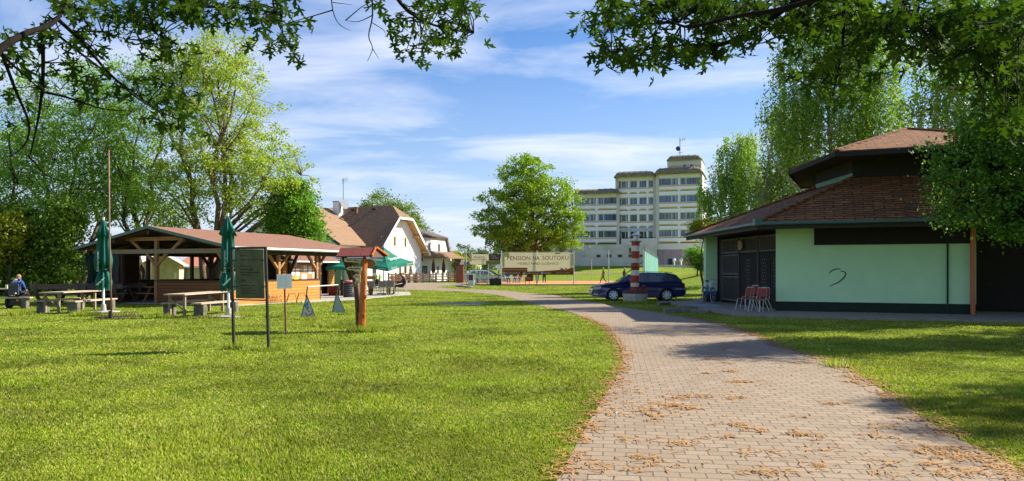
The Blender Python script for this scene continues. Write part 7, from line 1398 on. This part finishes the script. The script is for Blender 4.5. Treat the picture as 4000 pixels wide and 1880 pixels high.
# ---------------------------------------------------------------- chairs, bicycle and grate by the green building
def slat_chair():
    t = root('garden_chair', 'x', 'chair', (0, 0, 0), 'red slatted chairs by the lattice'); red = mat('faded_red_slat', (.36, .07, .055), (.26, .05, .04), 8, .6, .1); w_ = mat('white_tube', (.72, .72, .68), (.6, .58, .52), 9, .45, .1)
    for s in (-1, 1):
        mb = MB(); mb.tube([(s * .24, -.30, 0), (s * .2, -.2, .44), (s * .2, .19, .44), (s * .19, .27, .84), (s * .13, .29, .88)], .0125, 6); mb.build('side_tube', w_, t); mb = MB(); mb.tube([(s * .24, .34, 0), (s * .19, .12, .43)], .0125, 6); mb.build('rear_leg', w_, t)
    mb = MB(); mb.tube([(-.14, .29, .88), (.14, .29, .88)], .0125, 6); mb.build('top_tube', w_, t)
    for k in range(7): mb = MB(); y = -.23 + k * .063; mb.box(-.22, .22, y, y + .05, .452, .465); mb.build('seat_slat', red, t)
    for k in range(4): mb = MB(); z = .55 + k * .082; y = .205 + (z - .46) * .19; mb.box(-.21, .21, y - .02, y - .008, z, z + .062); mb.build('back_slat', red, t)
    return t
zf = .085; sc_ = slat_chair()
for i, (x, Y, a, dz, lab) in enumerate(((2962, 26.6, R(-52), 0, 'foremost right red slatted chair with white tube legs, nearest the green wall corner'), (2912, 27.6, R(-60), 0, 'left red slatted chair, farthest from the green wall corner'), (2930, 27.9, R(-64), .06, 'red slatted chair stacked behind the left one'), (2975, 27.0, R(-50), .0, 'rear red slatted chair between the left one and the wall corner'))):
    place(sc_, (ax(x, Y), Y, zf + dz), a, lab, i == 0, .96)
def bicycle():
    t = root('bicycle', 'old blue bicycle with mudguards and a white basket leaning at the left column', 'bicycle', (ax(2768, 33.4), 33.4, zf)); b = cl('bike_blue', (.03, .09, .38)); c = Vector((ax(2768, 33.4), 33.4, zf)); d = Vector((.36, .93, 0)).normalized(); d = Vector((.10, -.995, 0)).normalized(); up = Vector((0, 0, 1)); n = d.cross(up); P = lambda a, z: c + d * a + up * z
    def wheel(a):
        mb = MB(); R0 = .33; k = 28
        pts = [P(a + math.cos(2 * math.pi * i / k) * R0, R0 + math.sin(2 * math.pi * i / k) * R0 + .0) for i in range(k + 1)]; mb.tube(pts, .018, 6, cap=False); w_ = mb.build('wheel', mat('tyre', (.035, .035, .035)), t)
        mb = MB(); pts = [P(a + math.cos(2 * math.pi * i / k) * .30, R0 + math.sin(2 * math.pi * i / k) * .30) for i in range(k + 1)]; mb.tube(pts, .010, 5, cap=False)
        for i in range(14): an = 2 * math.pi * i / 14; mb.tube([P(a, R0), P(a + math.cos(an) * .3, R0 + math.sin(an) * .3)], .0025, 3)
        mb.build('rim', galv, w_); mb = MB(); mb.tube([P(a + math.cos(R(x)) * .36, R0 + math.sin(R(x)) * .36) for x in range(10, 175, 15)], .022, 5); mb.build('mudguard', b, t)
    wheel(-.52); wheel(.53)
    for p, q in (((-.05, .30), (-.17, .80)), ((-.05, .30), (.38, .72)), ((-.13, .62), (.36, .82)), ((-.05, .30), (-.52, .33)), ((-.16, .74), (-.52, .33)), ((.36, .86), (.53, .33))): mb = MB(); mb.tube([P(*p), P(*q)], .017, 6); mb.build('frame_tube', b, t)
    mb = MB(); mb.tube([P(-.17, .8), P(-.2, .95)], .012, 6); mb.build('seat_post', galv, t); mb = MB(); mb.sphere(P(-.2, .98), (.10, .12, .04), 10, 6); mb.build('saddle', b, t); mb = MB(); mb.tube([P(.36, .84), P(.33, 1.02)], .014, 6); mb.tube([P(.2, 1.02) - n * .27, P(.33, 1.06) - n * .1, P(.33, 1.06) + n * .1, P(.2, 1.02) + n * .27], .012, 6); mb.build('handlebar', galv, t)
    mb = MB(); o = P(.42, .72) - n * .13; mb.ob(o, d * .24, n * .26, up * .2); mb.build('basket', mat('white_wire', (.6, .6, .58)), t); mb = MB(); o = P(-.68, .70) - n * .08; mb.ob(o, d * .34, n * .16, up * .02); mb.build('carrier', galv, t)
    mb = MB(); mb.tube([P(-.05, .3) - n * .07, P(-.05, .3) + n * .07], .06, 10); mb.build('crank', darkm, t)
bicycle()
gt = root('floor_grate', 'blue-grey corrugated mat lying on the pavement before the bicycle', 'mat', (ax(2745, 31), 31, .085)); mb = MB()
for k in range(16): a = W(2692, 0, 31.2).x + k * .072; mb.tube([(a, 30.3, .09), (a + .1, 31.6, .09)], .02, 5)
mb.build('slats', mat('mat_blue_grey', (.30, .34, .38), (.22, .26, .3)), gt)
for k, (x, y, w_, h_, a) in enumerate(((2640, 1222, 1.0, .16, .5), (2690, 1216, .8, .2, .25), (2735, 1222, .7, .12, -.1), (2600, 1192, 1.1, .12, .9))):
    q = G(x, y); t = root('concrete_kerb_block', ('lowest left', 'upright middle', 'right hand', 'farthest')[k] + ' broken concrete kerb block at the pavement corner', 'kerb block', tuple(q), 'broken kerb blocks'); mb = MB(); r = Vector((math.cos(a), math.sin(a), 0)); mb.ob(q - r * w_ / 2, r * w_, Vector((-r.y, r.x, 0)) * .16, (0, 0, h_)); mb.build('block', concd, t, bevel=.015)
# dandelion clocks in the right hand lawn
for k, (x, y, h_) in enumerate(((3272, 1428, .17), (3258, 1430, .12), (3290, 1412, .14), (3298, 1428, .16), (3562, 1530, .10), (3776, 1552, .09), (3728, 1462, .1), (2402, 1626, .06), (3236, 1368, .08))):
    q = G(x, y + h_ * 190); t = root('dandelion_clock', 'white dandelion clock in the grass ' + ('second from left in the cluster right of the path', 'leftmost of the cluster right of the path', 'highest of the cluster right of the path', 'rightmost of the cluster right of the path', 'alone in the shade lower right', 'farthest right in the shaded lawn', 'alone in the sunny patch at the right', 'alone in the lawn left of the path', 'closest to the green building')[k], 'dandelion', tuple(q), 'dandelion clocks'); mb = MB(); mb.tube([q, q + Vector((.01, 0, h_))], .003, 4); mb.build('stem', MATS['leaf_fresh'], t); mb = MB(); mb.sphere(q + Vector((.01, 0, h_)), .013, 8, 6); mb.build('seed_head', mat('seed_white', (.75, .75, .7)), t)
